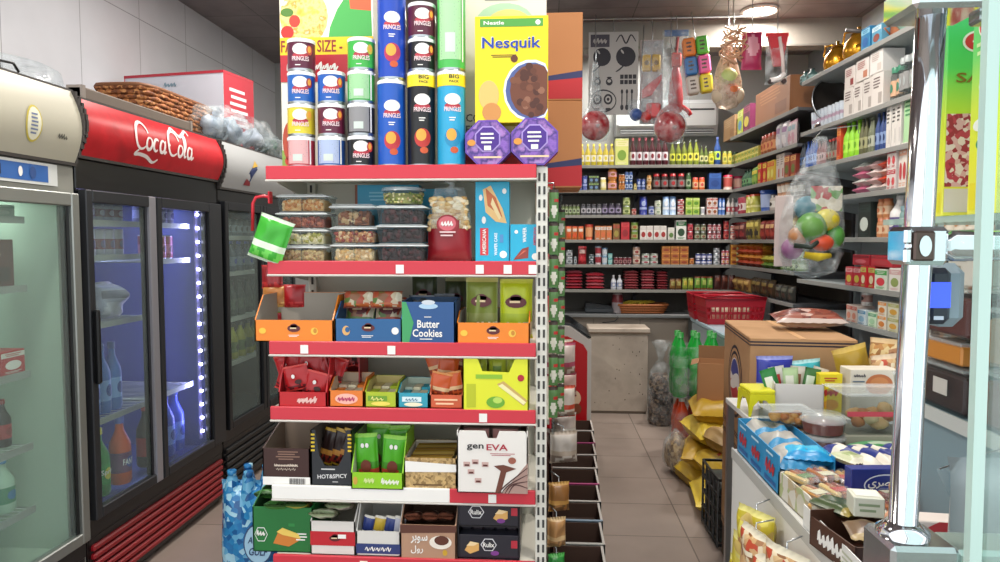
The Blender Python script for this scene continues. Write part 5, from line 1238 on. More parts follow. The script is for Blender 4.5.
hero('display_tray', 'milk chocolate brown carton with cream swirl, on the lowest shelf in view', 'box', 401.5, 457, LG[5], 2.36, tray_c(.115, .17, 'B08A70', '6A4A3A', lambda b, w, h, F: (b.poly([(-w/2, h*.75), (w/2, h*.8), (w/2, h), (-w/2, h)], M('5A3428'), F, .001), b.text(arab('سوبر'), -w*.16, h*.58, w*.3, h*.24, WHITE, F, .002), b.text(arab('رول'), -w*.2, h*.28, w*.22, h*.24, WHITE, F, .002), b.disc(w*.22, h*.5, w*.2, h*.2, M('E8E0D4'), F, .0012), b.disc(w*.24, h*.56, w*.13, h*.14, M('5A2E20'), F, .0015), b.disc(w*.3, h*.2, .008, .01, M('C8A030'), F, .0015))), 'cartons on the lowest shelf in view')
for i, (px, y, dz) in enumerate(((415, 2.33, .115), (432, 2.33, .118), (447, 2.34, .115), (422, 2.42, .135), (441, 2.42, .135))):
    put_bag(['brown roll cake packet on the brown carton, nearest the white carton', 'brown roll cake packet in the front middle of the brown carton', 'brown roll cake packet on the brown carton, beside the black tiered box', 'brown roll cake packet in the second row near the white carton', 'brown roll cake packet in the second row near the black tiered box'][i], px-9, px+9, LG[5]+dz, y, .075, .028, '4A2A20', '7A4A38', 'A88A70', 100+i, 'roll cake packets', rx=1.25, emb=False, cols='C8B0A0')
def rulix(t, w):
    BK = M('1B1B22', .35)
    b = MB(); h = .235; d = .24
    for x in (-w/2, w/2-.004): b.prism([(-d/2, 0), (d/2, 0), (d/2, h), (-d/2+.06, h), (-d/2, h*.9)], x, x+.004, BK, lambda u, v, ww: (ww, u, v))
    b.box(-w/2, w/2, d/2-.004, d/2, 0, h, BK).box(-w/2, w/2, -d/2, d/2, 0, .004, BK).box(-w/2, w/2, -d/2+.01, d/2, .105, .110, BK); b.build('case', t)
    for k, z in enumerate((0, .11)):
        c = MB().box(-w/2+.005, w/2-.005, -d/2, -d/2+.05, z+.005, z+.082, M('22222C', .35), .001); F = front(0, -d/2, z)
        c.disc(-w*.2 if k else w*.0, .05, w*.13, .024, M('D8D8DC'), F, .001, 6); c.disc(-w*.2 if k else w*.0, .05, w*.115, .021, M('22222C'), F, .0013, 6); c.text('Rulix', -w*.2 if k else w*.0, .05, w*.18, .016, WHITE, F, .002)
        u = w*.16 if k else -w*.3
        c.poly([(u-.018, .03), (u, .06), (u+.03, .055), (u+.03, .03), (u, .018)], M('D8A860'), F, .001); c.poly([(u-.012, .045), (u+.002, .06), (u+.03, .055), (u+.012, .045)], M('E8D0A0'), F, .0013); c.disc(w*.1+.02*(k), .022, .014, .008, M('7A3A8A'), F, .0014); c.rect(w*.36, w*.46, .04, .066, M('B02A3A'), F, .0012)
        c.build('tray', t)
        for i in range(5):
            MB().box(-w/2+.008+i*(w-.016)/5, -w/2+.005+(i+1)*(w-.016)/5, -d/2+.052, -d/2+.13, z+.006, z+.098, M(('2A2630', '3A3038', '241E2A')[i % 3], .3), .004).build('cake_pack', t)
hero('tiered_cake_box', 'black two-tier cake display box at the aisle end of the lowest shelf in view', 'box', 458, 520, LG[5], 2.38, rulix)

# ------------------------------------------------------------ goods inside the coolers
def inrow(t_name, y0, y1, n, x, z, kind, w, h, cols, look, rz=PI/2, d=None, st=1, name=None, cat=None):
    for i in range(n):
        for j in range(st):
            put(kind, w, h, d or w, cols, (x, y0+(y1-y0)*(i+.5)/n, z+.002+j*(h+.001)), rz, look, t_name, stack=j, nstack=st, name=name, cat=cat)
GC = 'cream-topped cooler, '
inrow(GC+'top shelf', 2.20, 2.47, 1, -2.02, 1.33, 'plainbox', .24, .17, ('5A2A20', 'C8A890', '3E1C16'), 'dark brown boxed pastry tray', d=.14)
inrow(GC+'uppermost grille', 2.1, 2.47, 2, -2.0, 1.58, 'carton', .16, .045, ('B8C4B8', '8AA898', 'D8DCD4'), 'flat pale cheese pack', d=.12)
inrow(GC+'middle shelf', 2.22, 2.47, 2, -1.99, 1.012, 'carton', .115, .085, ('B01E24', 'D8D0C8', 'E4DCD8'), 'red chocolate bar box with white oval', d=.12)
inrow(GC+'second shelf from the bottom', 2.17, 2.45, 4, -1.99, .74, 'bottle', .06, .175, ('241214', 'A82A30', '8A1A20'), 'dark cola bottle with red label')
inrow(GC+'lowest shelf', 2.16, 2.45, 3, -1.99, .50, 'bottle', .085, .20, ('A8C4B0', '4A8A6A', '3A78A8'), 'clear water bottle with green label')
RC_ = 'red-headed cooler, '
inrow(RC_+'top shelf', 2.80, 3.14, 5, -1.97, 1.582, 'can', .062, .085, ('8E8EA0', '6A2A50', 'A8A8C0'), 'silver can with purple band')
inrow(RC_+'second shelf from the top', 2.80, 3.14, 5, -1.97, 1.432, 'can', .062, .115, ('A8A8B8', '7A2A48', '50407A'), 'silver and maroon can')
inrow(RC_+'third shelf from the top', 2.86, 3.10, 1, -2.0, 1.14, 'pouch', .22, .17, ('8E90A8', '5A5870', 'A8A8B8'), 'shrink wrapped pack of small bottles')
inrow(RC_+'second shelf from the bottom', 2.86, 3.10, 3, -1.98, .725, 'bottle', .078, .31, ('3E6AB8', '7AA0DC', '2A4A98'), 'large clear blue water bottle')
inrow(RC_+'floor', 2.84, 2.98, 1, -1.96, .375, 'bottle', .095, .30, ('1E8A3A', '2AA04A', 'D8D040'), 'green lemon soda bottle', name='soda_bottle')
inrow(RC_+'floor', 3.0, 3.14, 1, -1.96, .375, 'bottle', .095, .31, ('D0502A', '6A3A6A', '3A4AA0'), 'orange soda bottle', name='soda_bottle')
for nm, s_, col_ in (('soda_bottle', 'Sprite', 'F0F4EC'), ('soda_bottle.001', 'FANTA', 'F4F0F4')):
    if nm in bpy.data.objects:
        b = MB(); b.text(s_, 0, .105, .075, .028, M(col_), wrap(.0485), .001); b.build('front_print', bpy.data.objects[nm])
inrow(RC_+'top shelf behind the lit door', 3.30, 3.62, 5, -1.99, 1.582, 'can', .062, .10, ('6A6A90', 'A0A0C8', '40407A'), 'bluish silver can')
inrow(RC_+'second shelf behind the lit door', 3.34, 3.60, 4, -1.99, 1.402, 'can', .064, .12, ('8A2A4A', 'B86A8A', '5A1A3A'), 'crimson can')
inrow(RC_+'floor behind the lit door', 3.28, 3.42, 2, -1.98, .375, 'bottle', .09, .31, ('241018', 'A82030', '8A1820'), 'dark cola bottle with red label')
inrow(RC_+'floor behind the lit door', 3.44, 3.63, 2, -1.98, .375, 'bottle', .10, .33, ('2A4AC0', '6A8AE8', '2040A0'), 'blue tinted water bottle')
DC = 'dark glass cooler, '
inrow(DC+'top shelf', 4.1, 4.6, 6, -1.97, 1.522, 'can', .062, .11, ('4A5A68', '7A8A98', '303A44'), 'slate grey can')
inrow(DC+'second shelf from the top', 4.1, 4.7, 5, -1.97, 1.302, 'bottle', .07, .19, ('3A4A60', '6A7A90', '3040A0'), 'small clear bottle with blue cap')
inrow(DC+'second shelf from the bottom', 4.1, 4.8, 6, -1.97, 1.022, 'bottle', .075, .22, ('1A2A2A', '3A4A3A', '202828'), 'dark juice bottle')
inrow(DC+'lowest shelf', 4.1, 4.8, 6, -1.97, .752, 'bottle', .075, .22, ('8A8A2A', '5A6A3A', '3A3A20'), 'yellowish juice bottle')

# ------------------------------------------------------------ things on top of the coolers
ZT = 2.067
WICK = speckle('wicker', ['A8683A', '8A4E28', 'C08450', '6E3C1E'], 70, .7, .6)
def wicker_basket(t, L, W, H, flare=1.08, rim=.012):
    b = MB(); n = 9
    for j in range(n):       # woven courses
        z0 = H*j/n; f0 = 1+(flare-1)*j/n
        pts = []
        for i in range(48):
            a = 2*PI*i/48; k = 1/(abs(math.cos(a))**6+abs(math.sin(a))**6)**(1/6)
            off = .003*(1 if (i+j) % 2 else -1)
            pts.append(((L/2*f0+off)*k*math.cos(a), (W/2*f0+off)*k*math.sin(a), z0+H/n/2))
        b.tube(pts, H/n*.56, WICK, 6, closed=True)
    b.box(-L/2*.9, L/2*.9, -W/2*.9, W/2*.9, 0, .008, WICK); b.build('weave', t)
    pts = []
    for i in range(40):
        a = 2*PI*i/40; k = 1/(abs(math.cos(a))**6+abs(math.sin(a))**6)**(1/6); pts.append((L/2*flare*k*math.cos(a), W/2*flare*k*math.sin(a), H))
    MB().tube(pts, rim, M('7A4A28', .6), 8, closed=True).build('rim', t)
t = root('wicker_basket', 'long brown wicker basket on top of the red-headed cooler', 'basket', (-2.14, 3.80, ZT), PI/2); wicker_basket(t, .70, .28, .21)
t = root('wicker_basket', 'round wicker basket on the far cooler, lower of two', 'basket', (-2.35, 4.86, ZT), 0, 'wicker baskets on the far cooler'); wicker_basket(t, .40, .36, .20)
t = root('wicker_basket', 'wicker basket nested on another basket on the far cooler', 'basket', (-2.35, 4.86, ZT+.222), .3, 'wicker baskets on the far cooler'); wicker_basket(t, .40, .34, .14)
t = root('carton_box', 'white carton with red edges standing on the coolers behind the wicker basket', 'box', (-2.34, 4.33, ZT), R(-10))
b = MB(); b.box(-.36, .36, 0, .32, 0, .48, M('C8C8D2', .5), .003); b.box(-.362, .362, -.002, .322, .465, .482, M('B02838', .5))
b.rect(0, .32, 0, .465, M('B02838', .5), sideR(.36, 0, 0), .001); b.scrawl('Cano', -.02, .41, .09, .03, M('6A8A9A'), front(0, 0, 0)); b.rect(-.1, .3, .16, .163, M('5A5A60'), front(0, 0, 0), .001)
b.lines(.05, .27, .10, .40, 7, M('E8D8DC'), sideR(.36, 0, 0), .002); b.box(-.36, -.356, -.002, .32, 0, .47, M('B02838', .5)); b.build('carton', t)
t = root('film_bundle', 'crumpled bundle of clear plastic film spilling over the cooler tops', 'plastic wrap', (-1.97, 4.42, ZT))
b = MB(); rr = random.Random(3)
for i, (x, y, z, r) in enumerate(((0, -.42, .09, .10), (.0, -.2, .10, .12), (.02, .05, .09, .13), (0, .3, .08, .13), (.03, .42, .05, .10))):
    b.blob((x, y, z*1.25), r*1.25, FILM, 22, 14, (.9, 1.4, .75), 0, .45, i*3)
b.build('film', t)
b = MB()
for i, (x, y, z, r) in enumerate(((-.02, -.1, .09, .085), (0, .15, .08, .09), (.0, -.35, .08, .07))): b.blob((x, y, z*1.25), r*1.25, M('A8B0BE', .4), 16, 10, (.8, 1.5, .7), 0, .5, 9+i)
b.build('crumpled_sheet', t)
t = root('dark_green_bottle_pack', 'dark green rounded bundle on the far cooler top beside the film', 'bundle', (-1.97, 4.93, ZT)); b = MB(); b.blob((0, 0, .08), .085, M('1E3A28', .3), 18, 12, (.8, 1.3, .95), 0, .15, 2); b.blob((.02, -.03, .1), .05, M('3A6A4A', .3), 14, 10, (1, 1.1, 1), 0, .2, 5); b.build('bundle', t)
t = root('long_bar', 'dusty grey brown bar lying along the front of the red-headed cooler top', 'bar', (-1.885, 3.17, ZT), 0); MB().box(-.03, .03, -.44, .44, 0, .05, M('6E6258', .7), .006).box(-.034, .034, -.44, -.42, 0, .055, M('8A8078', .6)).box(-.034, .034, .42, .44, 0, .055, M('8A8078', .6)).build('bar', t)
t = root('cake_dome', 'clear plastic tray lid lying on the cream cooler by the red header', 'lid', (-2.1, 2.62, 2.085), 0)
MB().lathe([(.27, 0), (.275, .012), (.25, .03), (.235, .085), (.2, .10), (0, .105)], 32, mat=CLEARW, cap=False, sx=.75).build('dome', t); MB().tube([(.206*math.cos(a/16*PI), .275*math.sin(a/16*PI), .01) for a in range(32)], .007, M('C8CCC8', .3), 6, closed=True).build('rim', t)
t = root('wire_rail', 'metal rail with black hooks lying on the cream cooler', 'rail', (-1.93, 2.1, 2.085), 0); b = MB(); b.box(-.02, .02, -.5, .5, 0, .02, M('8A8A84', .4, .5)); b.build('rail', t)
for i in range(5): MB().tube([(.015, -.4+i*.17, .022), (.015, -.40+i*.17, .045), (.02, -.34+i*.17, .05), (.025, -.32+i*.17, .022)], .005, BLACK, 6).build('hook', t)

# ------------------------------------------------------------ outer side of the gondola: hook strips, water bottles
t = root('hook_strip', 'red plastic hook arm at the outer end of the second gondola shelf', 'hook', (GX0, 2.27, 1.62)); MB().tube([(0, 0, .02), (-.02, -.005, .025), (-.045, -.01, .02), (-.055, -.012, 0), (-.057, -.014, -.09)], .0055, M('C01E2E', .35), 8).build('arm', t); MB().box(-.006, .0, -.01, .02, 0, .04, M('C01E2E', .35), .002).build('clip', t)
t = put_bag('bright green chips bag hanging from the red hook', 243, 279, 1.43, 2.25, .15, .05, '3AA82E', 'C8D8C0', '6ACB50', 33, None, emb=False, ry=.35, cols='D8E8D0')
t['group'] = 'snack bags hung at the outer end'
for i, (px0, px1, z, hh, c1_, c2_, lb) in enumerate(((259, 281, 1.325, .085, '8E1A20', 'B82A2A', 'red chips packet hanging below the green bag'), (260, 285, 1.255, .08, 'B8783A', 'D8A860', 'orange brown nut packet hanging under the red packet'), (281, 304, 1.255, .085, 'A8161E', 'C83A3A', 'deep red packet hanging behind the empty orange tray'), (262, 281, 1.165, .08, 'B01A22', '6AA02E', 'red and green packet hanging beside the empty orange tray'))):
    put_bag(lb, px0, px1, z, 2.45, hh, .03, c1_, c2_, c2_, 200+i, 'snack bags hung at the outer end', emb=False)
t = root('hanging_strip', 'clear strip at the outer gondola end carrying red and orange packets', 'hanging strip', (-.945, 2.475, 1.0)); MB().box(-.006, .03, .0, .002, .15, .66, CLEAR).build('strip', t); MB().tube([(.01, 0, .64), (.04, .0, .66), (.06, .06, .66)], .003, STEEL, 6).build('hook', t)
BLU = speckle('blue_shrink', ['2A7AB8', '1E5E9A', '6AB0D8', '2E86C0', 'A8D8EC'], 45, .25, .5)
t = root('water_bottle_pack', 'blue shrink wrapped pack of water bottles on the floor beside the gondola', 'water pack', (-1.215, 2.80, 0))
b = MB(); b.bag(.27, .50, .20, BLU, None, .02, 16, 16, 4, .18); b.build('shrink_wrap', t)
b = MB()
for i, (x, y) in enumerate(((-.075, -.03), (0, -.04), (.075, -.03), (-.04, .05), (.04, .05))): b = MB(); b.lathe([(.036, .36), (.036, .45), (.02, .52), (.016, .53), (.018, .531), (.018, .55)], 14, mat=BLU, cx=x, cy=y); b.build('bottle_neck', t)
b = MB(); F = front(.07, -.122, .28); b.disc(0, 0, .062, .085, M('2A4A7A'), F, 0, 24); b.disc(0, 0, .056, .078, M('A8D0E8'), F, .002, 24); b.text('LA', 0, .045, .02, .018, M('1E3A6A'), F, .004); b.text('AQUA', 0, .015, .08, .032, M('1E3A6A'), F, .004, shear=.2); b.text('GULF', 0, -.03, .075, .032, M('1E3A6A'), F, .004, shear=.2); b.build('front_print', t)
t.location.z = 0.0
cr = root('water_bottle_pack', 'lower blue water bottle pack under the wrapped one', 'water pack', (-1.20, 2.80, 0)); bpy.data.objects.remove(cr)

# ------------------------------------------------------------ aisle run: tall cartons on top, hung packets, floor cartons
def kraft(t, w, h, d):
    b = MB(); b.box(-w/2, w/2, -d/2, d/2, 0, h, M('B0764A', .8), .002); F = front(0, -d/2, 0)
    b.poly([(-w/2, h*.02), (w/2, h*.02), (w/2, h*.26), (-w/2, h*.20)], M('B01E26', .6), F, .001); b.poly([(-w/2, h*.20), (w*.1, h*.22), (w/2, h*.26), (w/2, h*.34), (w*.1, h*.27), (-w/2, h*.24)], M('2A2E5A', .6), F, .0013); b.build('carton', t)
for i, (z, h) in enumerate(((1.701, .33), (2.032, .33))):
    t = root('cardboard_carton', ['brown carton with red and navy swoosh on the gondola top, lower of two', 'brown carton with red and navy swoosh on the gondola top, upper of two'][i], 'box', (-.06, 2.86, z), 0, 'brown cartons on the gondola top'); kraft(t, .40, h, .28)
k = 0
GAR = speckle('green_white_pack', ['D0CEC4', '6A9A5A', 'C8C4B8', '5A8A4A', 'C0B8A8', '98A888'], 38, .35)
for (x, y) in ((.033, 2.66), (.068, 3.0)):
    hook = root('hanging_strip', ['clear hanging strip beside the slotted post carrying green and white packets', 'clear hanging strip deeper in the aisle carrying green and white packets'][k], 'hanging strip', (x, y, 1.0)); MB().box(-.006, .006, .012, .014, -.25, .70, CLEAR).build('strip', hook); MB().tube([(0, .013, .70), (0, .013, .715), (-.06, .013, .715)], .003, STEEL, 6).build('hook', hook)
    for i in range(7):
        z = .82+i*.125-(.06 if k else 0)
        t = root('snack_packet', f"green and white packet with garlic picture, {ORD7[i]} from the bottom of the {'strip by the slotted post' if k == 0 else 'deeper hanging strip'}" if 0 else None, 'packet', (x, y-.005, z), .1, 'packets on the hanging strips')
        t['label'] = f"green and white packet, {['first', 'second', 'third', 'fourth', 'fifth', 'sixth', 'seventh'][i]} from the bottom of the {'strip by the slotted post' if k == 0 else 'deeper hanging strip'}"
        b = MB(); b.bag(.036, .12, .02, GAR, None, .06, 8, 10, i, .15, lambda u, v, f: M('E8E6DA', .4) if (u*1.1)**2+((v-.33)*3.6)**2 < .5 else (M('C0302E', .4) if .62 < v < .72 and u > 0 else (M('3E2A20', .4) if v > .9 else M('5E8A50', .35)))); b.build('bag', t)
    k += 1
# assorted bags bulging into the aisle
for i, (x, y, z, w_, h_, c1_, c2_, c3_, lb) in enumerate(((.085, 3.6, .80, .16, .17, 'C8B8B0', 'B0506A', '8A6A5A', 'white and pink packet on the aisle shelf above the cartons'), (.09, 4.0, .78, .16, .15, 'A83A34', 'D8C8B8', '6A2A2A', 'red packet on the aisle side by the ice cream freezer'), (.085, 3.3, .66, .13, .15, 'D8CCC0', 'C84A30', 'A88A7A', 'pale bag with orange label hanging over the aisle cartons'),
        (.085, 3.05, .52, .13, .14, 'C8C0B8', 'B8A898', '8A7A70', 'clear looking grey bag above the nearer aisle cartons'), (.06, 2.80, .40, .09, .12, '9A6A38', 'C89850', '6A4A28', 'brown nut bag by the slotted post'), (.05, 2.76, .27, .08, .12, 'B88A58', 'D8B888', '8A6A48', 'tan nut bag low by the slotted post'), (.05, 2.74, .14, .07, .11, '2A8A3A', '50B050', '1E6A2A', 'green bag lowest by the slotted post'),
        (.11, 3.9, .62, .15, .14, 'C8A8A0', '8A2A3A', '9A7A70', 'dusty pink packet by the ice cream freezer'), (.10, 3.5, .50, .13, .13, 'C0B4AC', 'D8D4CC', '8A8078', 'greyish bag over the middle of the aisle cartons'))):
    t = root('snack_bag', lb, 'bag', (x, y, z), .3, 'bags hung along the aisle'); chip_bag(w_, h_, .07, c1_, c2_, c3_, 300+i, False, c2_).build('bag', t)
    MB().tube([(0, 0, h_), (0, 0, h_+.02), (-x+.03, .02, h_+.04)], .0025, STEEL, 6).build('hook', t)
PINK = 'A83A74'
ys = [2.66, 2.93, 3.18, 3.42, 3.67, 3.93, 4.18, 4.43, 4.72, 5.02]
for i in range(9):
    y0, y1 = ys[i]+.006, ys[i+1]-.006; d = y1-y0; x1 = .25+.011*i
    rim = ['B82A30', 'B8B8B4', '8AA0B4', 'B8B4B0', PINK, 'B0ACA8', 'B4B0AC', PINK, 'B8B4B0'][i]
    t = root('floor_carton', 'open brown carton on the floor by the gondola', 'box', (.04, y0, 0.0), 0, 'open cartons along the aisle floor')
    t['label'] = f"open carton with {['red', 'pale grey', 'blue grey', 'off-white', 'magenta', 'dull white', 'greyish', 'purple pink', 'whitish'][i]} front rim, {['first', 'second', 'third', 'fourth', 'fifth', 'sixth', 'seventh', 'eighth', 'last'][i]} along the aisle"
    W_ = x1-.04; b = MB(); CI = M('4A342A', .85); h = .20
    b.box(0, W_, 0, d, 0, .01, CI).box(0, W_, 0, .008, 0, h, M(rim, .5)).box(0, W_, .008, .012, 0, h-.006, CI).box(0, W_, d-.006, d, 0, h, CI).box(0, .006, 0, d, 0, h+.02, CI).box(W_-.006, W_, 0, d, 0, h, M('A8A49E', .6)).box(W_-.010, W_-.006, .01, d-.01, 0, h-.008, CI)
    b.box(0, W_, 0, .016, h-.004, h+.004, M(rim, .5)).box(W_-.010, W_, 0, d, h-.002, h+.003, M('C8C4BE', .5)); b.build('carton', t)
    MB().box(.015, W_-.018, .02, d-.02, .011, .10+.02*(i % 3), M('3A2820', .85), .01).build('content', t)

# ------------------------------------------------------------ ice cream freezer, white cabinet, rear counter
t = root('ice_cream_freezer', 'small freezer with red side, white rim and dark glass top at the end of the gondola', 'freezer', (0, 5.16, 0))
prof = [(-.25, .06), (.345, .06), (.345, .755), (.19, .865), (-.25, .90)]
MB().prism(prof, -.6, 0, M('C8C4C0', .4), front()).build('body', t)
b = MB(); F = front(0, 0, 0); b.prism([(-.22, .10), (.29, .10), (.315, .13), (.315, .68), (.285, .73), (.17, .79), (-.22, .80)], .0, .006, M('C0141E', .35), F); b.disc(.22, .33, .05, .06, M('E8C8A8'), F, .008); b.disc(.24, .25, .035, .04, M('8A4A30'), F, .009); b.disc(.20, .42, .03, .03, M('F0E0D0'), F, .010); b.build('side_panel', t)
b = MB(); b.prism([(.335, .77), (.19, .872), (-.24, .905), (-.24, .915), (.19, .885), (.345, .78)], -.58, -.02, M('15181C', .12), F); b.build('lid', t)
for x in (-.2, .28):
    for y in (.06, .54): MB().lathe([(.025, 0), (.025, .06)], 12, mat=BLACK, cx=x, cy=y).build('caster', t)
t = root('white_cabinet', 'stained white chest in front of the rear counter', 'cabinet', (0, 0, 0))
WC = speckle('stained_white', ['B0A496', 'BCB0A2', 'A4978A'], 5, .6, 0, 'noise', False)
b = MB().box(.39, .885, 6.03, 6.32, .02, .70, WC, .006).box(.40, .875, 6.04, 6.31, 0, .02, M('6A5E52')); rr = random.Random(2)
for i in range(22): b.disc(rr.uniform(.42, .86), rr.uniform(.08, .66), rr.uniform(.002, .005), rr.uniform(.003, .008), M('3A3028', .8), front(0, 6.03, 0), .0008, 8)
b.build('body', t)
MB().box(.375, .90, 6.01, 6.33, .70, .745, WC, .006).build('lid', t)
MB().box(.375, .90, 6.005, 6.01, .70, .712, M('6A5A4A', .8)).build('lid_seal', t)
t = root('rear_counter', 'long grey beige counter under the rear wall shelving', 'counter', (0, 0, 0))
b = MB().box(.05, 1.30, 6.40, 6.74, .0, .80, M('8E857A', .55), .004)
for x in (.45, .87, 1.29): b.box(x-.012, x, 6.392, 6.40, .04, .78, M('7A7268', .6))
b.build('body', t); MB().box(.03, 1.32, 6.345, 6.76, .80, .83, M('6E7274', .35), .004).build('worktop', t)
ZK = .8315
# scale and cable
t = root('weighing_scale', 'dark scale with keypad on the rear counter', 'scale', (.50, 6.52, ZK)); MB().box(-.13, .13, -.1, .1, .0, .045, M('3A4046', .4), .01).build('base', t); MB().prism([(-.12, .045), (.12, .045), (.12, .06), (-.12, .09)], -.09, .02, M('23282E', .3), front()).build('keypad', t); MB().box(-.12, .12, .0, .1, .05, .06, STEEL, .004).build('pan', t)
t = root('black_cable', 'black cable hanging over the rear counter edge', 'cable', (0, 0, 0)); MB().tube([(.58, 6.42, ZK+.006), (.64, 6.38, ZK+.006), (.66, 6.335, .80), (.63, 6.33, .77), (.58, 6.335, .76), (.52, 6.34, .755)], .005, BLACK, 6).build('cord', t)
t = root('wrapped_sausage', 'dark red and silver rounded packet standing on the rear counter', 'packet', (.665, 6.45, ZK)); MB().lathe([(.04, 0, M('8A8488', .3)), (.05, .05, M('8A8488', .3)), (.052, .10, M('6A2A30', .3)), (.045, .17, M('A09A9C', .3)), (.02, .21, M('6A2A30', .3)), (.005, .225)], 18).build('packet', t)
t = root('fruit_basket', 'shallow orange brown basket of bananas on the rear counter', 'basket', (.885, 6.50, ZK)); 
b = MB()
for j in range(4):
    L_, W_2 = .20+.012*j, .10+.008*j
    b.tube([(L_*(abs(math.cos(a))**.5)*(1 if math.cos(a) > 0 else -1), W_2*(abs(math.sin(a))**.5)*(1 if math.sin(a) > 0 else -1), .012+.022*j) for a in [2*PI*i/36 for i in range(36)]], .0125, M('9A5A2E', .6), 6, closed=True)
b.box(-.19, .19, -.09, .09, 0, .01, M('7A4422', .7)); b.build('weave', t)
for i in range(5):
    t = root('banana', f"yellow banana lying in the rear counter basket, {['first', 'second', 'third', 'fourth', 'fifth'][i]} from its edge by the silver packet", 'banana', (.885-.12+.05*i, 6.50-.02*(i % 2), ZK+.085), .5+.12*i, 'bananas in the basket')
    pts = [(.085*math.cos(a), .085*math.sin(a)-.05, .012*math.sin(2*a)) for a in [R(25+13*k) for k in range(10)]]
    MB().tube(pts, [.004, .011, .015, .017, .017, .017, .016, .014, .009, .004], M('C8B03A', .5), 8).build('peel', t)
# red shopping baskets on the chest freezer
t = root('chest_freezer', 'pale blue topped chest freezer beside the pale side shelving, behind the big cartons', 'freezer', (0, 0, 0))
b = MB().box(1.235, 1.70, 3.50, 5.95, .02, .82, M('8E9AA0', .45), .01); b.build('body', t); MB().box(1.225, 1.70, 3.49, 5.96, .82, .855, M('9CB4BE', .25), .008).build('lid', t); MB().box(1.24, 1.69, 3.52, 5.93, 0, .02, BLACK).build('base', t)
MR = M('A01426', .35)
def shop_basket(t, L, W, H):
    b = MB(); n = 13
    def wall(F, L0, L1):
        # bottom band, top band and perforated middle: vertical ribs with windows
        for (v0, v1) in ((0, H*.22), (H*.38, H*.48), (H*.66, H)):
            k0 = L0+(L1-L0)*v0/H; k1 = L0+(L1-L0)*v1/H
            b.prism([(-k0/2, v0), (k0/2, v0), (k1/2, v1), (-k1/2, v1)], -.003, 0, MR, F)
        for i in range(n+1):
            u = -.5+i/n; a = (L0+(L1-L0)*.2)*u; c = (L0+(L1-L0)*.66)*u
            b.prism([(a-.005, H*.2), (a+.005, H*.2), (c+.005, H*.67), (c-.005, H*.67)], -.003, 0, MR, F)
    k = .06
    wall(lambda u, v, w: (u, -W/2+.02-v*k-w, v), L*.9, L); wall(lambda u, v, w: (-u, W/2-.02+v*k+w, v), L*.9, L)
    wall(lambda u, v, w: (-L*.45-v*.13-w, -u, v), W-.04, W); wall(lambda u, v, w: (L*.45+v*.13+w, u, v), W-.04, W)
    b.box(-L*.45, L*.45, -W/2+.02, W/2-.02, 0, .004, MR); b.build('shell', t)
    pts = [(-L/2, -W/2, H), (L/2, -W/2, H), (L/2, W/2, H), (-L/2, W/2, H)]
    MB().tube(pts, .009, MR, 6, closed=True).build('rim', t)
    MB().tube([(-L/2, -W/2, H+.006), (-L*.2, -W/2-.005, H+.02), (L*.2, -W/2-.005, H+.02), (L/2, -W/2, H+.006)], .006, M('7A0E1C', .35), 6).build('handle', t)
t = root('shopping_basket', 'red plastic shopping basket with pierced sides, the one in front', 'shopping basket', (1.44, 5.55, .856), R(4), 'red shopping baskets'); shop_basket(t, .46, .30, .20)
t = root('shopping_basket', 'red plastic shopping basket behind, closer to the rear shelving', 'shopping basket', (1.42, 5.88, .856), R(-2), 'red shopping baskets'); shop_basket(t, .44, .28, .20)
for i, x in enumerate((1.33, 1.41, 1.49, 1.56)):
    t = root('bread_roll', f"pale wrapped packet inside the red basket in front, {['first', 'second', 'third', 'last'][i]} along its long side", 'packet', (x, 5.55, .862), .2*i, 'pale packets in the red basket'); MB().bag(.075, .12, .05, M('C8B8A0', .5), None, .05, 8, 8, i, .3).build('packet', t)
t = root('power_strip', 'white power strip on the chest freezer in front of the red basket', 'power strip', (1.50, 5.15, .856), R(8)); b = MB().box(-.11, .11, -.025, .025, 0, .035, M('D0D0CC', .4), .005); b.build('body', t)
for i in range(4): MB().disc(-.078+.052*i, 0, .017, .017, M('6A6A68'), top(0, 0, .035), .0008, 14).build('socket', t)

# ------------------------------------------------------------ floor goods beside the aisle
def bottle_pack(name, label, x, y, z, nx, ny, rr_, h, glassc, capc, liq, grp):
    t = root(name, label, 'bottle pack', (x, y, z), group=grp); m = M(glassc, .15)
    proto = None; mesh = MB().lathe([(rr_*.8, 0), (rr_, .012), (rr_, h*.3), (rr_*.93, h*.36), (rr_, h*.45), (rr_, h*.62), (rr_*.7, h*.78), (rr_*.33, h*.9), (rr_*.33, h*.93)], 16, mat=m).mesh('bottle')
    cm = MB().lathe([(rr_*.4, h*.92), (rr_*.4, h*.99), (rr_*.34, h)], 12, mat=M(capc, .4)).mesh('cap'); lm = MB().lathe([(rr_*1.01, h*.46), (rr_*1.01, h*.60)], 16, mat=M(liq, .4), cap=False).mesh('label')
    for i in range(nx):
        for j in range(ny):
            o = bpy.data.objects.new('bottle', mesh); COL.objects.link(o); o.parent = t; o.location = ((i-(nx-1)/2)*rr_*2.06, (j-(ny-1)/2)*rr_*2.06, .003)
            for nm, me in (('cap', cm), ('label', lm)): c = bpy.data.objects.new(nm, me); COL.objects.link(c); c.parent = o
    W_, D_ = nx*rr_*1.06, ny*rr_*1.06
    b = MB(); pts = [(-W_, -D_*.8), (-W_*.85, -D_), (W_*.85, -D_), (W_, -D_*.8), (W_, D_*.8), (W_*.85, D_), (-W_*.85, D_), (-W_, D_*.8)]
    n = len(pts); b.add([(p[0]*k, p[1]*k, zz) for zz, k in ((.001, .98), (h*.1, 1), (h*.66, 1), (h*.8, .93)) for p in pts], [(a*n+i, a*n+(i+1) % n, (a+1)*n+(i+1) % n, (a+1)*n+i) for a in range(3) for i in range(n)], FILM, None, True); b.build('shrink_wrap', t)
    return t
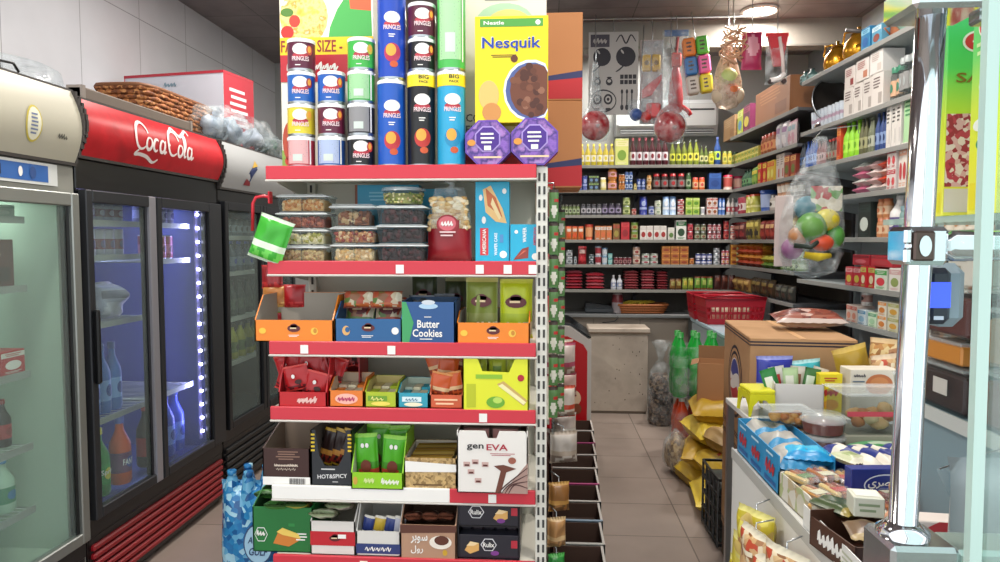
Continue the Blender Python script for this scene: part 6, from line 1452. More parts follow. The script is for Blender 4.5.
bottle_pack('soda_bottle_pack', 'shrink wrapped pack of orange soda bottles on the floor', 1.07, 4.98, 0, 3, 2, .052, .40, 'C8421C', 'D8D8D4', 'D05A2A', 'wrapped soda packs')
bottle_pack('soda_bottle_pack', 'shrink wrapped pack of green soda bottles on top of the orange ones', 1.06, 4.98, .403, 3, 2, .055, .45, '1E9A38', '2A8A3A', '2FAE4A', 'wrapped soda packs')
t = root('charcoal_sack', 'clear tied sack of dark pellets standing on the floor by the white cabinet', 'sack', (.945, 5.72, 0)); PEL = speckle('pellets', ['3A2A22', '5A4436', '2A1E18', '7A6450'], 55, .7, .8)
MB().lathe([(.085, 0), (.10, .03), (.10, .25), (.095, .36), (.07, .41), (0, .42)], 20, mat=PEL).build('pellets', t)['kind'] = 'stuff'
MB().lathe([(.088, 0), (.108, .03), (.106, .36), (.085, .44), (.05, .50), (.02, .53), (.05, .62), (.08, .68)], 20, mat=CLEARW, cap=False).build('clear_sack', t)
t = root('open_cardboard_box', 'small open brown cardboard box standing on the yellow sacks', 'box', (1.04, 4.32, .50), R(-14)); b = MB(); b.box(-.10, .10, -.1, -.096, 0, .26, CARD).box(-.10, .10, .096, .1, 0, .26, CARD).box(-.10, -.096, -.1, .1, 0, .26, CARD).box(.096, .10, -.1, .1, 0, .26, CARD).box(-.1, .1, -.1, .1, 0, .004, CARDIN); b.build('carton', t)
b = MB().add([(-.1, -.1, .26), (-.1, .1, .26), (-.14, .1, .245), (-.14, -.1, .245)], [(0, 1, 2, 3)], CARD).add([(-.1, -.1, .2602), (-.1, .1, .2602), (-.14, .1, .2475), (-.14, -.1, .2475)], [(0, 1, 2, 3)], CARDIN); b.build('flap', t)
MB().box(-.1, .1, .1, .103, .26, .34, CARDIN).build('flap', t)
YS = ['CCAA30', 'DCC040', 'C09A2C']
for i, (x, y, z, rz, w_, d_, lb) in enumerate(((.98, 4.32, .0, .2, .30, .46, 'yellow rice sack at the bottom of the heap, farther one'), (.96, 3.92, 0, -.1, .26, .40, 'yellow rice sack at the bottom of the heap, by the black crate'), (1.00, 4.30, .14, -.25, .30, .44, 'yellow sack in the second layer, near the soda packs'), (1.02, 3.95, .15, .15, .26, .40, 'yellow sack in the second layer, towards the big cartons'), (1.02, 4.26, .28, .1, .30, .42, 'yellow sack in the third layer of the heap'), (1.03, 4.30, .40, -.12, .28, .40, 'topmost yellow sack, under the open cardboard box'), (1.06, 3.93, .30, .3, .22, .34, 'pale brown sack on top of the heap, towards the big cartons'))):
    t = root('rice_sack', lb, 'sack', (x, y, z), rz, 'sacks heaped beside the aisle'); c = YS[i % 3] if i != 6 else 'A88A5A'
    b = MB(); b.bag(w_, d_, .15, M(c, .4), lambda u, v, w2: (u, w2-d_/2, v+.072), .04, 14, 14, i*5, .3, lambda u, v, f: M('B8462A', .4) if abs(u) < .5 and .42 < v < .52 else (M('E0CC80', .4) if (u*1.2)**2+((v-.7)*4)**2 < .3 else M(c, .4))); b.build('sack', t)
t = root('clear_sack', 'clear plastic bag of pale goods on the floor, leaning on the yellow sacks', 'sack', (.85, 4.50, 0)); MB().blob((0, 0, .125), .12, speckle('nut_sack', ['A88A60', '8A6A44', 'C0A478', '6E5234'], 50, .5), 16, 12, (.6, 1, 1.0), 0, .2, 3).build('content', t); MB().blob((0, 0, .135), .132, FILM, 18, 12, (.65, 1, 1.0), 0, .2, 3).build('bag', t)
t = root('black_crate', 'black wire crate low on the floor beside the aisle, before the big cartons', 'crate', (.93, 3.54, 0)); b = MB()
for z in (.02, .10, .18, .26, .34): b.tube([(-.09, -.16, z), (.16, -.16, z), (.16, .16, z), (-.09, .16, z)], .008, M('16181A', .5), 6, closed=True)
for y in (-.16, -.08, 0, .08, .16): b.tube([(-.09, y, .01), (-.09, y, .34)], .006, M('16181A', .5), 6)
for x in (-.03, .04, .10): b.tube([(x, -.16, .01), (x, -.16, .34)], .006, M('16181A', .5), 6)
b.build('wires', t)
MB().box(-.075, .145, -.145, .145, .02, .30, speckle('dark_goods', ['14181A', '2A3A38', '1E2224', '3A4440'], 25, .4), .01).build('content', t)

# ------------------------------------------------------------ big cola cartons
def cola_carton(t, w, d, h, logo=True):
    K = speckle('kraft', ['A67E58', 'B08860', 'A0784E'], 4, .8, 0, 'noise', False); b = MB().box(-w/2, w/2, 0, d, 0, h, K, .003); F = front(0, 0, 0); S = sideL(-w/2, 0, 0); L = M('2A2430', .7)
    for FF, a0, a1 in ((F, -w/2, w/2), (S, -d, 0)):
        for v in (h-.018, h-.030, .030, .018): b.rect(a0, a1, v, v+.006, L, FF, .0008)
    for k in range(5): b.disc(0, h*.48, .145-.016*k, .125-.013*k, L if k % 2 == 0 else K, F, .001+.0002*k, 30)
    b.disc(0, h*.48, .070, .055, M('8A6A50', .8), F, .0026, 24); b.text(arab('بيبسي'), 0, h*.5, .10, .05, L, F, .004)
    b.rect(-w/2, -.14, h*.47, h*.49, L, F, .0012); b.rect(.14, w/2, h*.47, h*.49, L, F, .0012)
    u = -d/2
    for k in range(4): b.disc(u, h*.52, .17-.014*k, .155-.013*k, L if k % 2 == 0 else K, S, .001+.0002*k, 30)
    b.disc(u, h*.52, .11, .10, M('D8D4D0', .5), S, .0022, 26); b.disc(u, h*.52, .105, .095, M('B8202A', .5), S, .0024, 20, PI*1.02, PI*1.9); b.disc(u, h*.52, .105, .095, M('2A3A8A', .5), S, .0024, 20, PI*.1, PI*.9)
    b.disc(u, h*.52, .107, .03, M('D8D4D0', .5), S, .0026, 20, rot=.3)
    b.rect(-w*.03, w*.03, 0, d, M('C89A68', .5), top(0, 0, h), .0008); b.build('carton', t)
CXX = .985
for i, z in enumerate((.16, .645)):
    t = root('cola_carton', ['big brown cola carton, lower of the two', 'big brown cola carton with striped rings and round emblem, upper of the two'][i], 'box', (CXX, 2.72, z), R(-5.5), 'big cola cartons'); cola_carton(t, .39, .62, .478)
t = root('wooden_pallet', 'low dark crate carrying the big cola cartons', 'crate', (CXX, 2.72, 0), R(-5.5)); b = MB()
for i in range(5): b.box(-.19, .19, .02+.125*i, .12+.125*i, .14, .158, M('5A4636', .8))
b.box(-.19, -.13, .02, .62, 0, .14, M('4A3828', .8)).box(.13, .19, .02, .62, 0, .14, M('4A3828', .8)); b.build('slats', t)
t = put_bag('brown chip bag lying on the big cola carton', 775, 846, 0, 2.95, .18, .06, speckle('crinkle', ['6A2418', '8A4434', '4A1610', 'B89A90', '7A3020'], 30, .3, .6), 'B8A8A0', '8A4A38', 400, None, emb=False); t.location = (1.08, 2.82, 1.155); t.rotation_euler = (-PI/2+.1, 0, -.1)
t.location = (1.10, 2.93, 1.16)

# ------------------------------------------------------------ hung goods under the rear beam
YH = 5.78
t = root('hanging_rail', 'thin metal rail under the ceiling carrying hung toys and cards', 'rail', (0, YH+.01, 3.275)); MB().tube([(.25, 0, 0), (1.75, 0, 0)], .008, STEEL, 8).build('bar', t)
for x in (.3, 1.0, 1.7): MB().tube([(x, 0, 0), (x, 0, .025)], .004, STEEL, 6).build('hanger', t)
def hung(name, label, cat, px0, px1, py0, py1, y, fn, group=None, rz=0, hook=True, top_=3.275):
    l = at(px0, (py0+py1)/2, Y=y).x; r = at(px1, (py0+py1)/2, Y=y).x; z1 = at((px0+px1)/2, py0, Y=y).z; z0 = at((px0+px1)/2, py1, Y=y).z
    z1 = min(z1, top_-.02)
    t = root(name, label, cat, ((l+r)/2, y, z0), rz, group=group); fn(t, r-l, z1-z0)
    if hook: MB().tube([(0, 0, z1-z0-.01), (.005, 0, z1-z0+.02), (0, .01, max(z1-z0+.03, top_-z0))], .003, STEEL, 6).build('hook', t)
    return t
def kitchen_card(t, w, h):
    b = MB(); b.box(-w/2, w/2, -.004, 0, 0, h, M('A6A29E', .5), .001); F = front(0, -.004, 0); D = M('26242C', .6); L = M('A6A29E', .5)
    b.rect(-w*.46, -w*.08, h*.82, h*.97, M('3A3440'), F, .001); b.scrawl('TOYS', -w*.27, h*.895, w*.28, h*.07, L, F, .002); b.ribbon([(w*.05, h*.88), (w*.15, h*.96), (w*.25, h*.86), (w*.35, h*.96), (w*.45, h*.88)], .006, D, F, .001)
    for u, v, s in ((-.23, .70, 1), (.25, .70, 1.1)):
        b.disc(u*w, v*h, w*.18*s, h*.11*s, D, F, .001, 20); b.disc(u*w-w*.07, v*h+h*.06, w*.02, h*.03, L, F, .002, 10, rot=.6)
        b.ribbon([(u*w, v*h-h*.08), (u*w-w*.12, v*h-h*.15), (u*w-w*.2, v*h-h*.18)], .006, D, F, .0014)
    for u in (-.32, -.08): b.disc(u*w, h*.40, w*.07, h*.045, D, F, .001, 12); b.disc(u*w, h*.41, w*.04, h*.02, L, F, .0014, 10); b.disc(u*w, h*.45, w*.05, h*.012, D, F, .0016, 10)
    for i in range(4):
        for j in range(2): b.rect(w*(.14+.085*i), w*(.14+.085*i+.07), h*(.37+.065*j), h*(.37+.065*j+.05), D, F, .001)
    b.disc(-w*.2, h*.17, w*.27, h*.14, D, F, .001, 24); b.disc(-w*.2, h*.17, w*.25, h*.122, L, F, .0013, 24)
    for u in (-.32, -.10): b.disc(u*w, h*.19, w*.09, h*.065, D, F, .0016, 16); b.disc(u*w, h*.19, w*.055, h*.04, L, F, .002, 16); b.disc(u*w, h*.19, w*.03, h*.02, D, F, .0024, 12)
    for u in (-.32, -.10): b.rect(u*w-w*.05, u*w+w*.05, h*.055, h*.085, D, F, .0018)
    for i in range(3):
        u = .18+.1*i; b.ribbon([(w*u, h*.10), (w*u, h*.30)], .005, D, F, .001); b.disc(w*u, h*.09, w*.035, h*.035, D, F, .0012, 10); b.disc(w*u, h*.28, w*.025, h*.03, D, F, .0014, 10)
    b.build('card', t)
hung('toy_card', 'grey card of dark toy kitchen utensils hanging below the ceiling', 'toy', 588.5, 638, 32, 115, YH, kitchen_card)
def toy_set(t, w, h):
    b = MB(); b.box(-w/2, w/2, -.003, 0, 0, h, M('A89A98', .5), .001); b.build('card', t)
    Rr = M('B8202A', .35); Yl = M('C89A20', .4)
    for i in range(2): MB().box(-w*.42+i*w*.42, -w*.06+i*w*.42, -.03, -.004, h*.62, h*.82, Yl, .008).disc(-w*.24+i*w*.42, h*.72, .018, .02, M('7A5A10'), front(0, -.03, 0)).build('yellow_block', t)
    MB().prism([(-w*.4, h*.30), (w*.0, h*.34), (w*.42, h*.52), (w*.4, h*.58), (-w*.1, h*.48), (-w*.42, h*.40)], .004, .03, Rr, front()).build('red_plane', t)
    MB().box(-w*.25, w*.38, -.05, -.004, h*.06, h*.24, M('C81E2A', .35), .012).build('red_bucket', t)
    MB().bag(w*.98, h*.98, .09, CLEARW, front(0, -.012, 0) if 0 else (lambda u, v, z: (u, v*0-.03+v*.5, z)), .03, 10, 12, 4, .2).build('clear_bag', t)
hung('toy_card', 'card of yellow and red toy pieces in clear wrap hanging beside the utensil card', 'toy', 640, 663, 40, 124, YH, toy_set)
def long_toy(t, w, h):
    Rr = M('A8242A', .35)
    b = MB(); b.lathe([(.0, .02), (.05, .05), (.06, .15), (.045, h*.45), (.03, h*.55), (.02, h*.6)], 14, mat=Rr, sy=.6); b.build('red_body', t)
    MB().box(-.04, .04, -.02, .02, h*.58, h*.74, M('B83A30', .35), .01).build('red_block', t); MB().tube([(0, 0, h*.74), (.01, 0, h*.92)], .012, M('8A3A3A', .4), 8).build('stem', t)
    for s in (-1, 1): MB().tube([(s*.03, 0, h*.15), (s*.1, 0, h*.08), (s*.12, 0, h*.03)], .018, Rr, 8).build('arm', t)
    MB().bag(w, h, .12, CLEARW, None, .03, 12, 16, 6, .25).build('clear_bag', t); MB().box(-w*.4, w*.4, -.004, .004, h*.93, h, M('4A6A9A', .5)).build('header_card', t)
hung('toy_bag', 'long clear bag holding a red plastic toy below the ceiling', 'toy', 661, 691, 30, 118, 5.72, long_toy)
def cubes(t, w, h):
    cs = ['D87A2A', '5ABA3A', '2A6AA8', 'D85A9A', 'B8B0A8', 'D8C82A']; s = w*.5
    k = 0
    for j in range(3):
        for i in range(2):
            c = MB().box(-s+i*s+.004, i*s-.004, -s/2, s/2, h-(j+1)*h/3+.004, h-j*h/3-.004, M(cs[k], .45), .012); c.disc(-s/2+i*s, h-(j+.5)*h/3, .008, .01, M('3A3030'), front(0, -s/2, 0), .001, 8)
            c.lines(-s*.75+i*s, -s*.3+i*s, h-(j+.8)*h/3, h-(j+.2)*h/3, 3, M('5A4A40'), front(0, -s/2, 0), .001, k)
            c.build(['orange_box', 'green_box', 'blue_box', 'pink_box', 'white_box', 'yellow_box'][k], t); k += 1
t = hung('tissue_pack', 'hanging pack of six tissue boxes in orange, green, blue, pink, white and yellow', 'pack', 688, 714, 37, 94, 5.62, cubes); t.rotation_euler = (0, R(-7), -.1)
NET = M('C8A890', .6)
def netbag(t, w, h):
    MB().lathe([(0, 0), (w*.35, .02), (w*.5, h*.18), (w*.5, h*.35), (w*.36, h*.55), (w*.12, h*.8), (.02, h)], 24, mat=clear('net_clear', 'E0D0C0', .62, .3, 30), cap=False, sy=.8).build('net', t)
    for i, (x, z, r, c) in enumerate(((-.05, .10, .085, 'B8A890'), (.07, .10, .08, 'C0B098'), (.0, .22, .08, 'B0C078'), (.02, .13, .07, 'C06A3A'))): MB().blob((x*w/.25, -.03*(i > 1), z*h/.55), r*w/.25, M(c, .5), 14, 10).build('ball', t)
t = hung('ball_net', 'hanging net bag with pale, green and orange balls, beside the six tissue boxes', 'toy', 713, 742, 30, 110, 5.45, netbag, top_=3.3)
def tangle(t, w, h):
    rr = random.Random(9)
    for i in range(9):
        pts = [(rr.uniform(-w/2, w/2), rr.uniform(-.05, .05), h*(1-k/5)+rr.uniform(-.03, .03)) for k in range(6)]
        MB().tube(pts, .007, M('C8A080', .4), 6).build('strand', t)
hung('twine_bundle', 'tangle of pale glossy twine hanging by the lamp', 'twine', 718, 748, 28, 62, 5.3, tangle, top_=3.3)
def pinkbag(t, w, h):
    MB().bag(w, h, .08, M('B83A68', .4), None, .05, 12, 12, 5, .2, lambda u, v, f: M('D89AA8', .4) if (u*1.1)**2+((v-.6)*2.4)**2 < .45 else M('A82A58', .4)).build('bag', t)
hung('pink_toy_bag', 'pink bagged toy hanging right below the lit downlight', 'toy', 741, 762, 32, 70, 5.3, pinkbag, top_=3.3)
def scooter(t, w, h):
    Rr = M('C82A30', .4); MB().box(-w*.5, w*.5, -.004, 0, h*.93, h, Rr).build('header_card', t)
    MB().prism([(-w*.15, h*.35), (w*.2, h*.35), (w*.42, h*.92), (-w*.42, h*.92)], 0, .03, M('B83038', .4), front()).build('red_card', t)
    MB().tube([(w*.05, -.03, h*.9), (w*.2, -.03, h*.5), (w*.25, -.03, h*.22)], .012, M('D8C8C4', .4), 8).build('handle', t); MB().tube([(w*.3, -.03, h*.2), (w*.1, -.03, h*.1), (-w*.3, -.03, h*.07)], .018, M('DCD4D0', .4), 8).build('deck', t)
    for x in (-.3, .28): MB().lathe([(.016, -.01), (.016, .01)], 12, mat=M('3A2A2A'), fn=lambda a, b_, c: (a+x*w, c-.03, b_+h*.05)).build('wheel', t)
    MB().bag(w, h*.95, .07, CLEARW, None, .03, 10, 14, 8, .15).build('clear_bag', t)
hung('toy_bag', 'narrow clear bag with a red and white toy scooter under the ceiling', 'toy', 765, 788, 33, 85, 4.95, scooter, top_=3.3)
def ballbag(t, w, h):
    r = w*.44; b = MB(); b.blob((0, 0, r+.01), r, speckle('red_ball', ['8E1A22', '9E222A', 'B84A4A', '6E1218'], 14, .2, 0, 'noise', False), 22, 14); b.build('ball', t)
    MB().lathe([(.01, 0), (r*.8, .01), (r*1.12, r), (r*.95, r*1.7), (r*.5, r*2.4), (.02, h)], 20, mat=CLEARW, cap=False).build('clear_bag', t)
hung('ball_bag', 'red ball in a clear bag hanging under the grey utensil card', 'toy', 578, 612, 62, 142, 5.68, ballbag, 'red balls in clear bags')
hung('ball_bag', 'red ball in a clear bag hanging under the long red toy', 'toy', 652, 688, 80, 144, 5.62, ballbag, 'red balls in clear bags')
t = root('toy_bag', 'small blue and red toy in clear wrap hanging under the yellow and red toy card', 'toy', (.75, 5.72, 2.42)); MB().blob((-.03, 0, .08), .05, M('2A4A8A', .4), 12, 8).build('blue_toy', t); MB().blob((.05, 0, .06), .045, M('B82A2A', .4), 12, 8).build('red_toy', t); MB().tube([(0, 0, .1), (0, 0, .3), (.03, .02, .78)], .003, STEEL, 6).build('hook', t); MB().bag(.2, .2, .09, CLEARW, None, .03, 8, 8, 3, .2).build('clear_bag', t)
# air conditioner on the rear wall
t = root('air_conditioner', 'white wall mounted air conditioner above the rear shelving', 'air conditioner', (1.16, YB-.002, 2.50)); b = MB(); W_ = .96
b.prism([(0, .02), (.20, 0), (.24, .10), (.24, .30), (.20, .34), (0, .34)], -W_/2, W_/2, M('C8CCCE', .35), lambda u, v, w: (w, -u, v)); b.build('body', t)
b = MB(); b.box(-W_*.46, W_*.46, -.243, -.238, .015, .06, M('2A2E32')); 
for k in range(2): b.box(-W_*.46, W_*.46, -.25, -.243, .018+.022*k, .028+.022*k, M('A8ACAE', .3), .001)
b.build('louvre', t); MB().box(-W_*.48, W_*.48, -.246, -.24, .09, .29, M('D4D8DA', .3), .002).build('front_panel', t)
MB().box(-W_*.46, W_*.46, -.248, -.244, .235, .25, M('3E4448', .4)).build('intake_slot', t)
MB().box(-.7, XR, YB-.004, YB, 0, .001, WHITE)

# ------------------------------------------------------------ kitchen goods at the top of the pale shelving
GOLDM = M('C8902A', .25, .85)
def kettle(t, s):
    MB().lathe([(.05*s, 0), (.075*s, .02*s), (.085*s, .06*s), (.075*s, .11*s), (.045*s, .145*s), (.04*s, .16*s)], 22, mat=GOLDM).build('body', t)
    MB().lathe([(.045*s, .158*s), (.03*s, .175*s), (.008*s, .185*s), (.012*s, .20*s), (0, .205*s)], 18, mat=GOLDM, cap=False).build('lid', t)
    MB().tube([(.07*s, 0, .05*s), (.11*s, 0, .08*s), (.13*s, 0, .14*s), (.145*s, 0, .15*s)], [.016*s, .012*s, .009*s, .008*s], GOLDM, 8).build('spout', t)
    MB().tube([(-.07*s, 0, .10*s), (-.10*s, 0, .13*s), (-.09*s, 0, .19*s), (-.03*s, 0, .185*s)], .007*s, GOLDM, 8).build('handle', t)
for px, s, lb in ((820, 1.0, 'round gold kettle on the top pale shelf, nearer the corner'), (840, 1.05, 'round gold kettle on the top pale shelf, beside the stacked dark pans')):
    q = NEAR.P(NEAR.s_at(px, 2.65), .11); t = root('kettle', lb, 'kettle', (q.x, q.y, LN[0]+.001), NEAR.rz+.5, 'gold kettles'); kettle(t, s)
q = NEAR.P(NEAR.s_at(856, 2.7), .26); t = root('pan_stack', 'dark round pan lying on the top pale shelf behind the blue boxes', 'pan', (q.x, q.y, LN[0]+.001))
MB().lathe([(.12, 0), (.15, .05), (.17, .10), (.165, .105), (.11, .01)], 24, mat=M('2E2A2A', .4)).build('pan', t); MB().tube([(-.14, 0, .1), (-.22, .02, .14), (-.3, .03, .15)], .012, M('4A4442', .5), 8).build('handle', t); MB().lathe([(.165, .107), (.12, .135), (.02, .15), (.02, .17), (0, .172)], 24, mat=M('5A5654', .4, .3)).build('lid', t)
q = NEAR.P(NEAR.s_at(893, 2.7), .14); t = root('glass_bowl', 'pale green glass bowl at the front of the top pale shelf', 'bowl', (q.x, q.y, LN[0]+.001)); GG = clear('green_glass', 'A8D0C0', .5, .06)
MB().lathe([(.06, 0), (.11, .06), (.13, .12), (.135, .122), (.1, .05), (.03, .012)], 26, mat=GG).build('bowl', t); MB().lathe([(.135, .124), (.10, .16), (.02, .175), (.02, .19), (0, .192)], 26, mat=GG, cap=False).build('lid', t)
q = NEAR.P(NEAR.s_at(881, 2.68), .10); t = root('copper_pot', 'small copper coloured pot beside the green glass bowl', 'pot', (q.x, q.y, LN[0]+.001)); MB().lathe([(.04, 0), (.05, .02), (.045, .08), (.05, .1), (.045, .1), (.035, .01)], 18, mat=M('A86A4A', .35, .5)).build('body', t); MB().tube([(-.045, 0, .08), (-.08, 0, .07), (-.045, 0, .03)], .005, M('A86A4A', .35, .5), 6).build('handle', t)
# round pan leaning at the far end
t = root('frying_pan', 'large dark round pan leaning upright at the corner end of the pale shelving', 'pan', (1.885, 4.80, LN[1]+.172), .25)
f = lambda u, v, w: (u, -w+.05*v/.17, v)
MB().lathe([(0, 0), (.14, 0), (.163, .035), (.17, .035), (.148, -.006), (0, -.006)], 32, mat=M('3A3430', .35, .3), fn=f, cap=False).build('pan', t)
MB().tube([f(.168*math.cos(k*PI/16), .168*math.sin(k*PI/16), .035) for k in range(32)], .005, STEEL, 6, closed=True).build('rim', t)
q = NEAR.P(NEAR.s_at(815, 2.35), .05); t = root('metal_lid', 'shiny domed metal lid resting among the drinking glasses', 'lid', (q.x, q.y, LN[1]+.002)); t.location.x -= .0
MB().lathe([(.055, 0), (.05, .02), (.03, .04), (0, .047)], 20, mat=CHROME, cap=False).build('dome', t); MB().blob((0, 0, .052), .008, DARK, 8, 6).build('knob', t)
# bag of toy fruit
t = root('toy_bag', 'big clear bag of colourful toy fruit hanging in front of the pale shelving', 'toy', (1.50, 4.08, 1.30))
H_ = .78
MB().lathe([(.02, -.02), (.14, .02), (.18, .12), (.18, .3), (.15, .48), (.08, .66), (.03, H_)], 26, fn=lambda a, b_, c: (a+.10*max(0, c-.25)**1.2, b_, c), mat=CLEARW, cap=False, sx=1.0, sy=.7).build('clear_bag', t)
for nm, x, y, z, r, c, sc in (('green_fruit', -.02, -.07, .27, .085, '5E8E44', (1, .8, 1)), ('yellow_fruit', .065, -.06, .31, .07, 'C8B82A', (1, .8, .9)), ('orange_fruit', .03, -.09, .185, .06, 'C84A2A', (1.1, .7, .8)), ('green_fruit', .11, -.06, .22, .065, '4A8A3A', (.8, .8, 1)), ('purple_fruit', -.11, -.03, .15, .06, '8A3A7A', (1, .8, 1)), ('orange_fruit', -.09, -.06, .22, .055, 'A8744A', (1, .8, 1)), ('teal_plate', -.03, -.03, .38, .075, '2A6A7A', (1, .4, .9))):
    MB().blob((x, y, z), r, M(c, .4), 16, 10, sc).build(nm, t)
MB().tube([(-.07, -.11, .12), (0, -.125, .105), (.07, -.11, .115)], [.018, .024, .014], M('C8B02A', .4), 8).build('banana', t); MB().tube([(-.12, -.09, .17), (-.04, -.12, .16), (0, -.115, .19)], .014, M('22302A', .4), 8).build('dark_handle', t)
MB().box(-.02, .15, -.055, -.045, .36, .50, speckle('toy_header', ['C8C0B0', 'A83A3A', '6A9A5A', 'D8D0C0'], 22, .5), .002).build('header_card', t)
MB().box(-.20, -.10, -.01, 0, .05, .45, M('B8A8A4', .5), .002).build('backing_card', t)
MB().tube([(0, 0, H_-.02), (.06, .02, H_+.04), (.255, .03, H_+.065), (.262, .03, H_+.02)], .003, STEEL, 6).build('hook', t)

# ------------------------------------------------------------ sweets table near the entrance
TX0, TX1, TY0, TY1, TZ = .632, 1.62, 1.12, 2.36, .80
t = root('display_table', 'white display table loaded with sweets near the entrance', 'table', (0, 0, 0))
WT = M('D8D8D4', .4)
MB().box(TX0, TX1, TY0, TY1, TZ-.02, TZ, WT, .002).build('table_top', t); MB().box(TX0, TX0+.018, TY0, TY1, .42, TZ-.02, M('E4E4E0', .4)).build('side_panel', t)
MB().box(TX0+.018, TX1, TY1-.018, TY1, .1, TZ-.02, WT).build('end_panel', t); MB().box(TX0, TX1, TY0, TY1, .38, .42, WT, .002).build('lower_shelf', t); MB().box(TX0-.004, TX0, TY0, TY1, TZ-.03, TZ+.004, M('B8B8B4', .4)).build('edge_trim', t)
for x in (TX0+.03, TX1-.03):
    for y in (TY0+.03, TY1-.03): MB().box(x-.02, x+.02, y-.02, y+.02, 0, .38, WT).build('leg', t)
def T(px, py, z): return at(px, py, Z=z)
# long blue wafer box at the edge
BH = .11
t = root('wafer_box', 'long blue box with red letters along the aisle edge of the table', 'box', (.715, 2.13, TZ+.001), 0); b = MB(); BL = M('2A8CC0', .4); w_, l_ = .075, .205
b.box(-w_, -w_+.003, -l_, l_, 0, BH, BL).box(w_-.003, w_, -l_, l_, 0, BH, BL).box(-w_, w_, l_-.003, l_, 0, BH, BL).box(-w_, w_, -l_, -l_+.003, 0, BH*.6, BL).box(-w_, w_, -l_, l_, 0, .003, M('8A9AA0'))
S = sideL(-w_, 0, 0)
for k in range(3):
    u = -.135+.135*k; b.scrawl('RED', u, .06, .08, .045, M('C03A48'), S, .002, shear=.15); b.rect(u-.05, u+.05, .012, .026, M('1E5A9A'), S, .001); b.lines(u-.05, u+.05, .088, .102, 1, M('C8E0EC'), S, .001, k)
b.rect(-.06, .06, .01, BH*.5, M('3AA0D0'), front(0, -l_, 0), .001); b.build('carton', t)
for i in range(3):
    b = MB(); b.bag(.13, .14, .09, M('A8A49C', .35), lambda u, v, w: (u, w-.07, v+.05), .05, 10, 10, i, .2, lambda u, v, f: M('3A8AB8', .4) if v < .2 else M('AAA8A2', .35)); o = b.build('cake_pack', t); o.location = (0, -.125+.13*i, .02)
def flat_on(label, cat, x, y, z, w_, l_, th, c1_, c2_, c3_, rz=0, name='snack_packet', group=None, tilt=0, seed=1):
    t = root(name, label, cat, (x, y, z+th*.5), rz, group=group); t.rotation_euler = (tilt, 0, rz)
    b = MB(); b.bag(w_, l_, th, M(c1_, .35), lambda u, v, w2: (u, w2-l_/2, v), .06, 12, 12, seed, .25, lambda u, v, f: M(c2_, .35) if (abs(u) < .55 and .35 < v < .65) else (M(c3_, .35) if v < .2 or (u > .5 and v > .6) else M(c1_, .35))); b.build('wrapper', t); return t
flat_on('bright sky blue glossy packet at the near end of the long blue box', 'packet', .735, 1.985, TZ+.075, .13, .10, .045, '22A8D8', '3AB8E0', '1888C0', -.2)
CHP = speckle('biscuit_print', ['B8803A', 'D8B070', '8A4A24', 'C89850', 'D8CCA0', '6A8A3A'], 45, .4)
t = root('display_tray', 'sloping card tray with clear wrapped biscuit fingers on the table', 'box', (.765, 1.79, TZ+.001), R(3)); b = MB(); tray(b, .235, .06, .27, speckle('tray_print', ['C8C4B4', 'B8A888', 'A8B080', 'D0CCC0'], 25, .5), M('A89880', .7), .07); b.build('tray', t)
FING = ['C89850', 'B8803A', 'D8B878', 'A8602E', '8A3A24']
for i in range(4):
    for j in range(3):
        pk = root('biscuit_packet', f"clear packet of biscuit fingers, {['first', 'second', 'third', 'fourth'][i]} column, {['front', 'middle', 'rear'][j]} of the sloping tray", 'packet', (.765-.082+.055*i, 1.79-.085+.085*j, TZ+.035+.012*j+.008*(i % 2)), .45-.2*(i % 3), 'biscuit packets in the sloping tray')
        c = MB()
        for k in range(3): c.box(-.024+.017*k, -.010+.017*k, -.04, .04, .0, .02, M(FING[(i+j+k) % 5], .5), .004)
        c.rect(-.02, .02, -.03, .0, M(('B8302A', '5A7A2A', 'D8CCA8')[(i+2*j) % 3]), top(0, 0, .02), .001)
        c.build('biscuits', pk); MB().bag(.054, .095, .032, CLEARW, lambda u, v, w2: (u, w2-.048, v+.012), .06, 8, 8, i+j, .2).build('wrapper', pk)
flat_on('pale green and white packet on top of the biscuit packets', 'packet', .83, 1.93, TZ+.095, .07, .09, .025, 'C0C4A0', '98A870', 'D8D4C0', .4)
for i, (z, lb) in enumerate(((TZ+.001, 'round clear tub of pale brown spread, at the foot of its stack'), (TZ+.054, 'round clear tub of dark brown jam in the middle of its stack'), (TZ+.107, 'round clear tub of brown jam on top of its stack'))):
    t = root('jam_tub', lb, 'tub', (.858, 2.19, z), 0, 'round tubs of brown jam'); r = .064; hh = .050
    MB().lathe([(r*.88, 0), (r*.92, .004), (r, hh-.012)], 28, mat=CLEAR, cap=False).build('tub', t)
    MB().lathe([(r*.86, .003), (r*.93, hh-.018), (0, hh-.017)], 28, mat=M(('B09A84', '5A2216', '62261A')[i], .3)).build('jam', t)
    MB().lathe([(r*1.05, hh-.012), (r*1.06, hh-.006), (r*.98, hh-.003), (r*.9, hh+(.010 if i == 2 else 0)), (0, hh+(.012 if i == 2 else 0))], 28, mat=LIDC, cap=False).build('lid', t)
NV = M('1E2C74', .4)
t = root('navy_display_box', 'navy box full of white and navy twisted packets behind the lettered navy box', 'box', (.955, 1.955, TZ+.001), R(5)); b = MB()
w_, d_ = .27, .23; b.box(-w_/2, w_/2, -d_/2, d_/2, 0, .003, NV).box(-w_/2, -w_/2+.004, -d_/2, d_/2, 0, .10, NV).box(w_/2-.004, w_/2, -d_/2, d_/2, 0, .10, NV).box(-w_/2, w_/2, d_/2-.004, d_/2, 0, .10, NV).box(-w_/2, w_/2, -d_/2, -d_/2+.004, 0, .09, NV)
b.disc(.03, .05, .038, .028, M('C8CCE0'), sideL(-w_/2, 0, 0), .001); b.disc(.03, .05, .033, .024, NV, sideL(-w_/2, 0, 0), .0014); b.build('carton', t)
